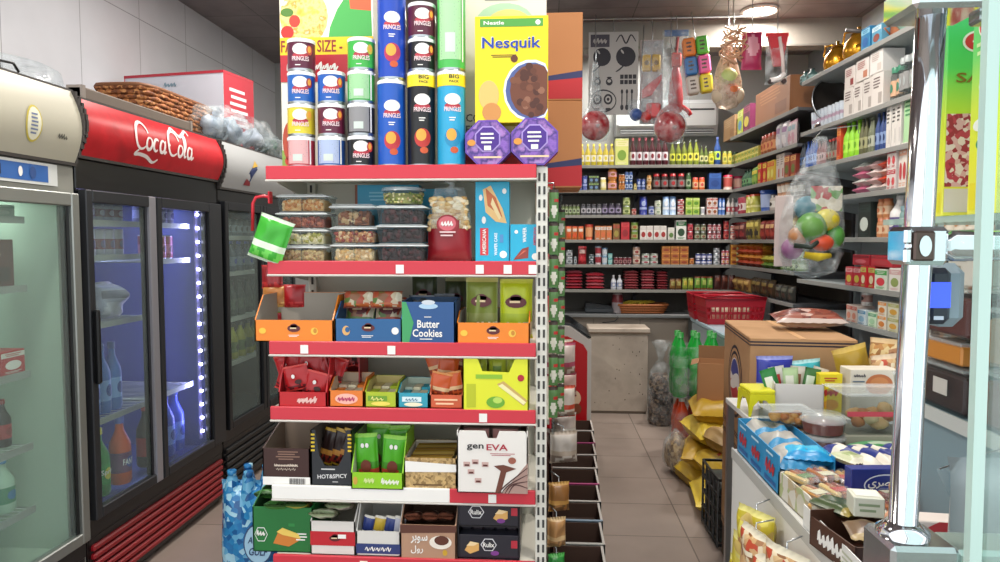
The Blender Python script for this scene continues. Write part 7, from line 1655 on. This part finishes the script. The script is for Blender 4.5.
for i in range(5):
    pk = root('tube_packet', f"white and navy twisted packet, {['first', 'second', 'third', 'fourth', 'last'][i]} across the navy box", 'packet', (.955-.105+.052*i, 1.955, TZ+.085), R(16), 'white and navy packets'); b = MB()
    b.bag(.052, .21, .05, M('D8D2C4', .4), lambda u, v, w2: (u, w2-.105, v+.012), .05, 8, 14, i, .2, lambda u, v, f: M('24347E', .4) if .35 < v < .62 or (v > .8 and u < 0) else M('DCD6C8', .4)); b.build('wrapper', pk)
t = root('navy_box', 'navy box with white oval lettering standing upright beside the chrome post', 'box', (.848, 1.775, TZ+.001), R(4)); w_, h_ = .165, .128; b = MB().box(-w_/2, w_/2, 0, .035, 0, h_, M('243280', .4), .0015); F = front()
b.disc(.005, h_*.68, w_*.34, h_*.22, M('D8DCE8'), F, .001, 26); b.disc(.005, h_*.68, w_*.32, h_*.195, M('243280', .4), F, .0014, 26); b.text(arab('قيصري'), .0, h_*.70, w_*.50, h_*.24, WHITE, F, .002); b.text('EL KAISER', .0, h_*.45, w_*.3, h_*.05, WHITE, F, .002); b.scrawl('Finger', -.02, h_*.28, w_*.3, h_*.08, M('D8C890'), F, .002); b.scrawl('Fine Semolina', -.01, h_*.16, w_*.5, h_*.07, M('D8C890'), F, .002)
b.build('carton', t)
t = root('figure_pack', 'red and tan carton with peach cut-out top by the chrome post', 'packet', (.80, 1.64, TZ+.001), .1); b = MB(); F = front(); s_ = .68
P_ = lambda L_: [(a*s_, c*s_) for a, c in L_]
b.prism(P_([(-.03, 0), (.06, 0), (.065, .10), (.04, .14), (.05, .19), (.02, .23), (-.01, .20), (0, .12), (-.035, .08)]), 0, .02, M('E0A888', .5), F); b.prism(P_([(-.035, 0), (.02, 0), (.0, .10), (-.04, .06)]), .02, .024, M('A81E28', .4), F); b.prism(P_([(.01, 0), (.062, 0), (.066, .09), (.02, .10)]), .02, .023, M('B82A34', .4), F); b.rect(.012, .034, .02, .045, M('E8D8D0'), F, .0245); b.build('carton', t)
t = root('brown_display_box', 'dark brown open box with white script in front of the biscuit tray', 'box', (.705, 1.55, TZ+.001), R(10)); b = MB(); w_, d_ = .16, .17; DB = M('4A2E22', .4)
b.box(-w_/2, w_/2, -d_/2, -d_/2+.004, 0, .065, DB).box(-w_/2, -w_/2+.004, -d_/2, d_/2, 0, .065, DB).box(w_/2-.004, w_/2, -d_/2, d_/2, 0, .065, DB).box(-w_/2, w_/2, d_/2-.004, d_/2, 0, .08, DB).box(-w_/2, w_/2, -d_/2, d_/2, 0, .003, DB)
b.scrawl('ritual', 0, .035, .08, .035, WHITE, front(0, -d_/2, 0)); b.scrawl('ritual', -.0, .035, .10, .038, WHITE, sideL(-w_/2, 0, 0)); b.build('carton', t)
flat_on('packet with dark green leaves and brown nuts on the brown box', 'packet', .690, 1.66, TZ+.06, .08, .11, .03, '3A4A28', '1E3A20', '8A7A3A', .5, seed=4)
flat_on('brown packet in the brown box beside the leafy one', 'packet', .712, 1.53, TZ+.052, .11, .10, .03, '6A5238', '5A4030', 'A08A60', -.2, seed=6)
t = root('small_white_carton', 'small white carton with cream sides standing on the brown box', 'box', (.727, 1.605, TZ+.082), R(-8)); b = MB().box(-.032, .032, -.03, .03, 0, .045, M('D4D4C4', .5), .002); b.lines(-.025, .025, .01, .035, 2, M('8A9A7A'), front(0, -.03, 0)); b.rect(-.025, .025, -.02, .02, M('E4E4DC'), top(0, 0, .045), .001); b.build('carton', t)
t = root('blue_box', 'small bright blue box with white text at the near corner of the table', 'box', (.668, 1.36, TZ+.001), R(20)); b = MB().box(-.03, .045, -.02, .03, 0, .125, M('2E96D0', .4), .002); F = front(0, -.02, 0); b.lines(-.02, .035, .085, .11, 2, WHITE, F); b.disc(.01, .04, .022, .02, M('D8B080'), F, .001); b.disc(.02, .03, .012, .012, M('B84A3A'), F, .0014); b.build('carton', t)
t = root('white_display_strip', 'white card strip tray along the slanting table edge, nearest the entrance', 'box', (.641, 1.66, TZ+.001), 0); b = MB(); b.box(-.008, -.005, -.28, .06, 0, .055, M('DCDCD8', .5)).box(-.008, .004, -.28, .06, 0, .003, WHITE); b.lines(-.03, .25, .012, .045, 3, M('B8BCA4'), sideL(-.008, 0, 0), .001); b.build('tray', t)
# bags hung on the white side
CRY = [speckle('seeds', ['A87850', 'D8B888', '8A5A34', 'C8A070', 'B84A30', 'E0D0B0'], 55, .35), speckle('sticks', ['C8A060', 'B8803E', 'D8C088', '9A6A34'], 50, .35), speckle('yellow_print', ['C8B838', 'D8CC5A', 'B0A028', 'C0A860'], 30, .35)]
SB = [(1.90, .62), (1.93, .53), (1.82, .60), (1.98, .44), (1.74, .56), (1.80, .47), (1.66, .62), (1.62, .50), (1.54, .57), (1.50, .44), (1.40, .61), (1.36, .49), (2.04, .36), (1.88, .38)]
for i, (y, z) in enumerate(SB):
    yel = i in (0, 1, 3, 12, 13)
    t = root('snack_bag', 'x', 'bag', (.575-.012*(i % 3), y, z), R(-60-8*(i % 3)), 'snack bags hung on the white table side')
    t['label'] = f"{'yellow' if yel else 'brown and clear'} snack bag hung on the white table side, {['highest of the yellow ones', 'second highest of the yellow ones', 'high, under the slanting edge', 'low yellow one towards the aisle', 'in the middle of the brown ones', 'low, under the middle brown ones', 'directly under the card strip', 'lower, beside a middle brown one', 'nearer the entrance, middle height', 'nearer the entrance, lowest', 'nearest the entrance, uppermost', 'nearest the entrance, lower', 'far and low', 'lowest of the yellow'][i]}"
    b = MB(); A_ = CRY[2] if yel else CRY[i % 2]; W1 = M('E0D8C0', .35) if not yel else M('D8D080', .35)
    b.bag(.13, .15, .05, A_, None, .06, 12, 12, 500+i, .3, lambda u, v, f: W1 if v > .88 or (abs(u) < .5 and .55 < v < .7) else (CRY[0] if v < .45 and yel else A_)); b.build('bag', t); MB().tube([(0, 0, .15), (0, .0, .165), (.0, .05, .17)], .002, STEEL, 6).build('hook', t)
# rear stand and packs
SZ = .90
t = root('rear_stand', 'low white stand between the sweets table and the big cola cartons', 'table', (0, 0, 0)); MB().box(.69, 1.62, 2.385, 2.69, SZ-.02, SZ, WT, .002).build('table_top', t)
for x in (.705, 1.60):
    for y in (2.40, 2.675): MB().box(x-.012, x+.012, y-.012, y+.012, 0, SZ-.02, STEEL).build('leg', t)
t = root('apricot_tub', 'clear lidded container of orange apricots on the far end of the blue box', 'tub', (.775, 2.275, TZ+BH+.003), .05)
f_ = MB(); rr = random.Random(6)
for i in range(22): f_.blob((rr.uniform(-.05, .05), rr.uniform(-.035, .03), .012+rr.uniform(0, .018)), .016, M(rr.choice(['D8862A', 'C8701E', 'E0A04A']), .4), 8, 6, (1, 1, .7))
f_.build('apricots', t)['kind'] = 'stuff'; MB().box(-.07, .07, -.05, .05, 0, .045, CLEAR).build('tub', t); MB().box(-.074, .074, -.054, .054, .045, .051, LIDC, .002).build('lid', t)
t = root('arched_holder', 'small yellow plastic holder with arched sides at the aisle end of the rear stand', 'holder', (.735, 2.46, SZ+.001), .05); YP = M('D0CC1E', .4); MB().box(-.04, .045, -.06, .06, .075, .09, YP, .004).build('top', t)
pts = [(-.042, .076), (-.046, 0), (-.038, 0), (-.03, .035), (-.012, .055), (.012, .055), (.03, .035), (.038, 0), (.046, 0), (.042, .076)]
MB().prism(pts, 0, .004, YP, front(0, -.058, 0)).build('arch', t); MB().prism(pts, 0, .004, YP, front(0, .062, 0)).build('arch', t); MB().prism([(a*1.35, c) for a, c in pts], 0, .004, YP, sideL(-.038, 0, 0)).build('arch', t)
def stand_bag(label, px, y, w_, h_, c1_, c2_, c3_, seed, ry=0, cat='bag', name='chips_bag', group=None, d=.05):
    p = at(px, 380, Y=y); t = root(name, label, cat, (p.x, y, SZ+.002), 0, group=group); t.rotation_euler = (0, ry, .1)
    chip_bag(w_, h_, d, (CRY[seed % 2] if name == 'chips_bag' and seed != 600 else c1_), c2_, c3_, seed, False, c2_).build('bag', t); return t
t = root('white_snack_box', 'white carton full of green and white snack packets on the rear stand', 'box', (.868, 2.48, SZ+.001), R(-4)); b = MB(); tray(b, .16, .11, .14, M('CCC8C4', .5), M('A8A49C', .7), .13, slope=False); b.build('tray', t)
for i in range(6): pack = root('snack_packet', f"{['green and white', 'white and red', 'pale green and white', 'white and brown', 'leafy green', 'cream and red'][i]} packet sticking out of the white carton", 'packet', (.868-.06+.024*i, 2.46+.03*(i % 2), SZ+.03), .3-.1*i, 'packets in the white carton'); pack.rotation_euler = (0, -.3+.12*i, 0); MB().bag(.055, .13, .022, M(('2A7A3A', 'D0CCC8', 'A8C090', 'D4CCC0', '3A6A34', 'D4C8B8')[i], .35), None, .06, 8, 10, i, .2, lambda u, v, f: M(('D8DCD4', 'B83A3A', 'D8D8C8', '8A5A40', 'C8D4C0', 'A83A34')[i], .35) if abs(u+.2) < .5 and .4 < v < .8 else M(('2A7A3A', 'D0CCC8', 'A8C090', 'D4CCC0', '3A6A34', 'D4C8B8')[i], .35)).build('wrapper', pack)
stand_bag('glossy royal blue packet standing behind the white carton', 774, 2.63, .14, .17, '2A349A', '8A90D0', '3A48B0', 41, cat='packet', name='snack_packet')
stand_bag('teal pointed packet standing behind the donut box', 842, 2.64, .11, .175, '2A9AA0', '8AD0D0', '1E7A84', 42, .35, cat='packet', name='snack_packet')
stand_bag('turquoise packet standing beside the royal blue one', 808, 2.65, .12, .155, '3AA8B0', 'A8D8D8', '2A8A94', 43, -.1, cat='packet', name='snack_packet')
t = root('brown_picture_box', 'small box with brown cakes picture between the white carton and yellow box', 'box', (.945, 2.60, SZ+.001), 0); b = MB().box(-.05, .05, -.02, .02, 0, .12, M('B8A49A', .5), .002); b.disc(-.015, .06, .03, .03, M('8A4A38'), front(0, -.02, 0), .001); b.disc(.02, .04, .025, .025, M('A85A48'), front(0, -.02, 0), .0012); b.build('carton', t)
t = root('yellow_box', 'yellow box with red letters standing beside the donut box', 'box', (.975, 2.42, SZ+.001), R(3)); b = MB().box(-.04, .035, 0, .04, 0, .145, M('E0CC20', .4), .0015); F = front(); b.scrawl('TUC', -.003, .085, .05, .032, M('B82A20'), F, .002, shear=.2); b.disc(-.003, .04, .026, .018, M('D89A30'), F, .001); b.lines(-.03, .02, .118, .135, 2, M('B82A20'), F); b.build('carton', t)
t = root('cake_box', 'cream box with donut picture behind the croissant container', 'box', (1.105, 2.41, SZ+.001), R(2)); b = MB().box(-.08, .08, -.01, .07, 0, .165, M('D4CCBC', .5), .002); F = front(0, -.01, 0); b.disc(.015, .115, .045, .035, M('B86A3A'), F, .001, 22); b.disc(.015, .12, .03, .02, M('C8824A'), F, .0014, 18); b.scrawl('DONUT', -.05, .145, .04, .012, M('3A3A44'), F, .002); b.lines(-.075, -.03, .11, .13, 2, M('5A6A7A'), F); b.build('carton', t)
t = root('croissant_tub', 'large clear container of croissants on the table', 'tub', (1.035, 2.245, TZ+.105), R(2)); MB().box(-.12, .12, -.075, .075, 0, .12, CLEAR, .01).build('tub', t); MB().box(-.125, .125, -.08, .08, .12, .13, LIDC, .004).build('lid', t)
f_ = MB(); rr = random.Random(16)
for i in range(12):
    x, y, z = rr.uniform(-.08, .08), rr.uniform(-.045, .03), .025+rr.uniform(0, .045); a0 = rr.uniform(0, 3)
    f_.tube([(x+.03*math.cos(a0+k*.5), y+.02*math.sin(a0+k*.5), z) for k in range(5)], [.008, .017, .021, .017, .008], M(rr.choice(['D8B078', 'C89858', 'B8743A', 'E0C898']), .5), 8)
f_.build('croissants', t); MB().box(-.12, .02, -.081, -.080, .06, .075, M('B83A48', .4)).build('front_label', t)
MB().box(-.12, .12, -.07, .07, -.103, -.001, M('A8A090', .6), .003).build('base_tray', t)
t = root('clear_cup', 'small clear lidded cup on the croissant container', 'cup', (1.115, 2.22, TZ+.236), 0); MB().lathe([(.028, 0), (.034, .05)], 18, mat=CLEAR).build('cup', t); MB().lathe([(.037, .05), (.037, .056), (0, .058)], 18, mat=LIDC).build('lid', t)
flat_on('green and white flat packet in front of the croissant container', 'packet', 1.02, 2.115, TZ+.06, .24, .08, .04, '5AA06A', 'C8D8C0', '3E8A4A', .05, seed=8)
t = root('pale_flat_carton', 'pale carton under the green packet on the table', 'box', (1.03, 2.115, TZ+.001), 0); MB().box(-.12, .12, -.035, .035, 0, .056, M('B8B4A8', .5), .002).lines(-.1, .1, .01, .045, 3, M('8A8A80'), front(0, -.035, 0)).build('carton', t)
for i, (px, y, ry, hh, c1_, c2_, c3_, lb) in enumerate(((862, 2.60, -.25, .22, 'A88A2A', 'C8A850', '6A7A2A', 'mustard chips bag behind the donut box'), (880, 2.62, .1, .24, 'C89A60', 'D8B888', '8A5A30', 'tan chips bag behind the donut box, topmost'), (893, 2.52, -.1, .20, 'B88058', 'D8C0A0', '8A3A38', 'tan and maroon chips bag beside the donut box'), (886, 2.43, .15, .14, '9A2E38', 'D8B8A8', '6A1E28', 'maroon chips bag low beside the donut box'), (906, 2.62, -.2, .23, 'C8A068', 'D8C090', '9A6A3A', 'tan chips bag partly behind the chrome post'))):
    stand_bag(lb, px, y, .13, hh, c1_, c2_, c3_, 600+i, ry, group='chips bags on the rear stand')
flat_on('pale purple packet between the jam tubs and the navy box', 'packet', .87, 2.105, TZ+.03, .12, .09, .05, '8A82B8', 'C8C4D8', '8A82B8', .2, seed=3)

# ------------------------------------------------------------ chrome post, clamps, glass and the small rack behind
t = root('chrome_post', 'shiny chrome post with clamps and cross bars at the entrance', 'post', (0, 0, 0))
MB().tube([(.505, 1.0, 1.09), (.512, 1.0, 1.47), (.520, 1.0, 1.82)], .0188, CHROME, 28).build('pole', t)
b = MB(); b.lathe([(.034, 1.085), (.034, 1.093), (.026, 1.099), (.022, 1.104)], 28, mat=CHROME, cx=.505, cy=1.0); b.box(.470, .56, .955, 1.045, 0, 1.085, M('B8C0C0', .18, .9), .006); b.box(.56, .80, .965, 1.035, 1.03, 1.078, M('A8BCB4', .2, .6), .006); b.build('base', t)
b = MB(); b.box(.484, .540, .972, 1.03, 1.466, 1.518, CHROME, .006); b.box(.478, .489, .966, .973, 1.468, 1.490, CHROME, .003).box(.478, .489, .966, .973, 1.494, 1.516, CHROME, .003); b.box(.491, .519, .967, .972, 1.472, 1.512, M('5A4A44', .2, .6), .004); b.disc(.505, 1.492, .008, .014, CHROME, front(0, .9665, 0), .001, 16); b.build('clamp', t)
MB().tube([(.545, 1.0, 1.492), (.555, 1.0, 1.492), (.80, 1.02, 1.492)], [.014, .021, .021], CHROME, 20).build('cross_bar', t)
MB().box(.475, .575, .955, 1.045, 1.80, 1.84, CHROME, .006).build('clamp', t); MB().box(.575, .85, .985, 1.015, 1.79, 1.808, M('A8B4B0', .25, .8), .003).build('cross_bar', t)
MB().box(.80, .85, .98, 1.04, 0, 1.84, CHROME, .008).build('pole', t)
t = root('fingerprint_reader', 'dark rounded device with blue screen fixed beside the chrome post', 'device', (.567, 1.03, 1.375), R(0)); b = MB(); b.box(-.014, .034, 0, .05, 0, .092, M('8A9AA4', .4), .014); b.build('housing', t); b = MB(); b.box(-.03, .004, -.014, .03, .006, .086, M('1E2634', .3), .008); b.build('face', t)
b = MB(); b.rect(-.027, .0, .030, .066, glow('blue_screen', '3048E0', 1.3), front(0, -.014, 0), .0008); b.build('screen', t); b = MB(); b.lines(-.024, -.004, .010, .022, 1, M('C8D0E0'), front(0, -.014, 0), .001); b.build('front_print', t)
MB().box(-.005, .02, .03, .06, .085, .10, DARK).build('bracket', t)
GE = M('B4D0C6', .15); GD = clear('shop_glass', 'E0F0EC', .86, .03)
t = root('glass_partition', 'frameless glass sheet with pale green edge next to the chrome post', 'glass', (0, 0, 0)); MB().box(.497, .99, .802, .810, .02, 2.3, GD).build('pane', t); 
MB().add([(.484, .80, .02), (.497, .80, .02), (.497, .812, .02), (.484, .812, .02), (.472, .80, 2.3), (.485, .80, 2.3), (.485, .812, 2.3), (.472, .812, 2.3)], [(0, 1, 5, 4), (1, 2, 6, 5), (2, 3, 7, 6), (3, 0, 4, 7), (4, 5, 6, 7), (0, 1, 2, 3)], GE).build('edge', t); MB().box(.47, 1.0, .78, .83, 0, .03, CHROME).build('floor_channel', t)
# countertop rack, open to the aisle side
t = root('countertop_rack', 'grey blue rack standing on the table behind the chrome post', 'rack', (0, 0, 0)); PB = M('7E949C', .45)
MB().box(.80, 1.30, 1.15, 1.72, 1.535, 1.548, clear('shelf_glass', 'C8E0D8', .5, .06)).build('shelf', t); MB().box(.85, 1.30, 1.15, 1.74, 1.112, 1.125, PB, .002).build('shelf', t); MB().box(.86, .875, 1.15, 1.74, .803, 1.112, PB).build('front_panel', t); MB().box(1.29, 1.30, 1.15, 1.74, 1.125, 1.535, M('A8B0B0', .4)).build('back_panel', t); MB().box(.845, .85, 1.15, 1.74, 1.105, 1.135, M('C0C4C0', .3)).build('edge_strip', t)
for x, y in ((.935, 1.732), (1.28, 1.732), (1.28, 1.16), (.865, 1.16)): MB().box(x-.007, x+.007, y-.007, y+.007, 1.125, 1.535, STEEL).build('post', t)
# green grain cartons
GRN = None
def grain(t, w, h, d, big):
    m, nt, bs = _new('grain_carton_%d' % big); tc = nt.nodes.new('ShaderNodeTexCoord'); sp = nt.nodes.new('ShaderNodeSeparateXYZ'); nt.links.new(tc.outputs['Object'], sp.inputs[0]); mr = nt.nodes.new('ShaderNodeMapRange'); mr.inputs[1].default_value = 0; mr.inputs[2].default_value = h; nt.links.new(sp.outputs[2], mr.inputs[0])
    r = ramp(nt, ['F0E85A', 'E8EC3A', 'C8E03A', '5ACC5A', '2AB85A']); nt.links.new(mr.outputs[0], r.inputs[0]); nt.links.new(r.outputs[0], bs.inputs['Base Color']); bs.inputs['Roughness'].default_value = .4
    b = MB(); b.box(-w, 0, 0, d, 0, h, m, .0012); F = front(0, 0, 0); S = sideL(-w, 0, 0)
    for FF, a0, a1, c in ((F, -w, 0, -w/2), (S, -d, 0, -d/2)):
        k = (a1-a0); b.disc(c, h*.88, k*.26, h*.055, M('E8E0D0'), FF, .001, 20); b.disc(c, h*.88, k*.22, h*.045, M('C82A2A', .4), FF, .0014, 20); b.lines(c-k*.12, c+k*.12, h*.87, h*.89, 1, WHITE, FF, .002)
    if not big:
        b.rect(-w*.98, -w*.02, h*.15, h*.52, speckle('beans', ['B83A4A', 'D8A8A8', '9A2A38', 'E4D0C8'], 110, .5), F, .001); b.text('SATI', -w*.45, h*.70, w*.8, h*.05, M('8A6A1E'), F, .002); b.lines(-w*.6, -w*.1, h*.60, h*.63, 1, M('C8A02A'), F); b.rect(-w*.98, -w*.02, h*.02, h*.14, M('D8CCC4'), F, .001)
        b.lines(-d*.85, -d*.15, h*.3, h*.76, 18, M('8ABF6A'), S, .001); b.rect(-d*.9, -d*.1, h*.02, h*.12, M('E8E02A'), S, .001)
    else:
        b.disc(-d*.5, h*.6, d*.16, h*.035, M('E8F0E0'), S, .001); b.disc(-d*.2, h*.68, d*.1, h*.03, M('F0F4E8'), S, .001); b.disc(-d*.55, h*.42, d*.3, h*.03, M('E4ECE0'), S, .001); b.disc(-d*.25, h*.33, d*.1, h*.02, M('2A6A9A'), S, .001); b.disc(-d*.6, h*.33, d*.1, h*.02, M('2A8A5A'), S, .001)
        b.rect(-d*.6, -d*.15, h*.17, h*.26, WHITE, S, .001); b.bars(-d*.57, -d*.18, h*.18, h*.25, BLACK, S, .0016); b.rect(-d*.9, -d*.1, h*.02, h*.15, M('E8DC2A'), S, .001); b.lines(-d*.85, -d*.2, h*.74, h*.82, 2, M('C0E09A'), S, .001)
    b.build('carton', t)
t = root('grain_carton', 'green to yellow carton with red bean picture on the glass shelf', 'box', (.985, 1.58, 1.549), R(35), 'green and yellow cartons on the glass shelf'); grain(t, .115, .40, .085, 0); t.location = (.93, 1.50, 1.549); t.rotation_euler = (0, 0, R(-1))
t = root('grain_carton', 'green and yellow carton with barcode, in front of the bean carton on the glass shelf', 'box', (1.03, 1.53, 1.549), R(-4), 'green and yellow cartons on the glass shelf'); t.location = (.925, 1.335, 1.549); grain(t, .11, .40, .085, 1)
# plastic boxes on the rack
def clear_box(t, w, d, h, fill, lab):
    MB().box(-w/2, w/2, -d/2, d/2, 0, h*.9, CLEAR, .006).build('tub', t); MB().box(-w/2-.004, w/2+.004, -d/2-.004, d/2+.004, h*.9, h*.97, LIDC, .003).build('lid', t); MB().box(-w*.46, w*.46, -d*.45, d*.45, .004, h*.8, M(fill, .45), .006).build('cake', t)
    MB().box(-w*.05, w*.22, -d/2-.002, -d/2-.001, h*.35, h*.68, M(lab, .5)).build('front_label', t)
for i, (y, z, h_, c, lc, lb) in enumerate(((1.60, 1.126, .105, '3E1A16', 'C8C4BC', 'clear box of dark chocolate cake at the foot of its stack on the rack'), (1.60, 1.290, .11, '6E2A22', 'D0C8A0', 'clear box of reddish cake with cream label, topmost on the rack'), (1.35, 1.126, .12, '8A4A3A', 'C8A8A0', 'clear box of brown cake with pink label, nearer the glass sheet'), (1.35, 1.25, .12, 'B88A5A', 'D8D0C0', 'clear box of tan cake on the nearer stack by the glass sheet'))):
    t = root('cake_container', lb, 'container', (.95, y, z), R(-90), 'clear cake boxes on the rack'); clear_box(t, .20, .16, h_, c, lc)
t = root('orange_tub', 'flat tub of orange sweets between the two clear cake boxes on the rack', 'tub', (.945, 1.60, 1.233), 0); MB().box(-.07, .07, -.08, .08, 0, .042, M('C8843A', .4), .004).build('sweets', t); MB().box(-.075, .075, -.085, .085, .042, .050, LIDC, .002).build('lid', t)
for i, (y, z) in enumerate(((1.60, 1.402), (1.35, 1.372))): t = root('cream_box', ['pale cream box above the clear cake boxes beside the blue screen device', 'pale cream box above the nearer clear cake boxes, by the glass sheet'][i], 'box', (.955, y, z), 0, 'cream boxes on the rack'); MB().box(-.06, .06, -.08, .08, 0, .12, M('D8D4C8', .5), .002).lines(-.06, .06, .03, .10, 4, M('A8A090'), sideL(-.06, 0, 0)).build('carton', t)
# things between rack and post
t = root('red_white_carton', 'white carton with red corner and person picture below the rack', 'box', (.775, 1.36, TZ+.001), R(-6)); b = MB().box(-.07, .12, 0, .05, 0, .16, M('D4C8C0', .5), .002); F = front(); b.poly([(-.07, .13), (-.02, .16), (.12, .16), (.12, .155), (.0, .12)], M('B83A40'), F, .001); b.rect(-.06, .0, .01, .045, M('C83A30'), F, .0012); b.rect(.0, .10, .0, .11, M('8A6A5A'), F, .0012); b.disc(.055, .075, .022, .028, M('C89A80'), F, .0016); b.lines(-.055, -.01, .02, .035, 1, WHITE, F, .002); b.build('carton', t)
t = root('clear_bag', 'empty twisted clear plastic bag hanging between the post and the glass', 'plastic bag', (.0, 0, 0)); MB().tube([(.69, 1.25, 1.10), (.72, 1.24, 1.06), (.76, 1.23, 1.035), (.80, 1.23, 1.01), (.83, 1.22, .95)], [.006, .018, .022, .028, .04], CLEARW, 12).build('film', t)
MB().tube([(.69, 1.25, 1.10), (.80, 1.30, 1.115), (.889, 1.35, 1.12)], .0015, STEEL, 6).build('string', t)
t = root('grey_bag', 'grey plastic bag with red letter standing behind the glass sheet', 'bag', (.80, 1.19, .80), 0); MB().bag(.26, .34, .10, M('9AA0A4', .45), None, .04, 14, 14, 9, .3).build('bag', t); MB().text('M', .0, .12, .05, .05, M('B82A3A'), front(0, -.055, 0)).build('front_print', t)
# front strip of the shop: track above the entrance, out of sight to the sides

# ------------------------------------------------------------ labels of the goods on the wall shelves
ORD = ['first', 'second', 'third', 'fourth', 'fifth', 'sixth', 'seventh', 'eighth', 'ninth', 'tenth', 'eleventh', 'twelfth']
LEV = {2: ['lower', 'upper'], 3: ['lowest', 'middle', 'topmost']}
rows = {}
for g in REG: rows.setdefault(g['shelf'], []).append(g)
for sh, lst in rows.items():
    looks = {}
    for g in lst: looks.setdefault(g['look'], []).append(g)
    for lk, gs in looks.items():
        cols_ = {}
        for g in gs: cols_.setdefault((round(g['o'].location.x, 3), round(g['o'].location.y, 3)), []).append(g)
        many = len(cols_)
        rack = sh.split(', ')[0]; lvl = sh.split(', ')[1]
        for ci, (k, cg) in enumerate(cols_.items()):
            for g in cg:
                pre = ''
                if g['ns'] > 1: pre = (LEV[g['ns']][g['stack']] if g['ns'] in LEV else ('bottom' if g['stack'] == 0 else 'top' if g['stack'] == g['ns']-1 else ORD[g['stack']]+' up'))+' '
                where = {'rear wall shelving': 'rear wall', 'far corner shelving': 'far corner', 'pale side shelving': 'pale side'}.get(rack, rack)
                s = pre+lk
                if many > 1: s += ', '+(ORD[ci] if ci < 12 else 'last')+' along, '
                else: s += ', '
                s += where+' '+lvl
                words = s.split()
                if len(words) > 16: s = s.replace(' shelf from the top', ' shelf down').replace(' shelf from the bottom', ' shelf up')
                g['o']['label'] = s
        if len(gs) > 1:
            for g in gs: g['o']['group'] = lk+' on the '+sh.split(', ')[0]+' '+sh.split(', ')[1]

for o in bpy.data.objects:      # keep every label within sixteen words
    if o.parent is None and o.get('label'):
        ws = o['label'].split()
        if len(ws) > 16:
            for a in (' of the', ' with the', ' high', ' the'):
                if len(o['label'].split()) > 16: o['label'] = o['label'].replace(a, a.replace(' the', '').replace(' high', ''), 3 if a == ' the' else 1)
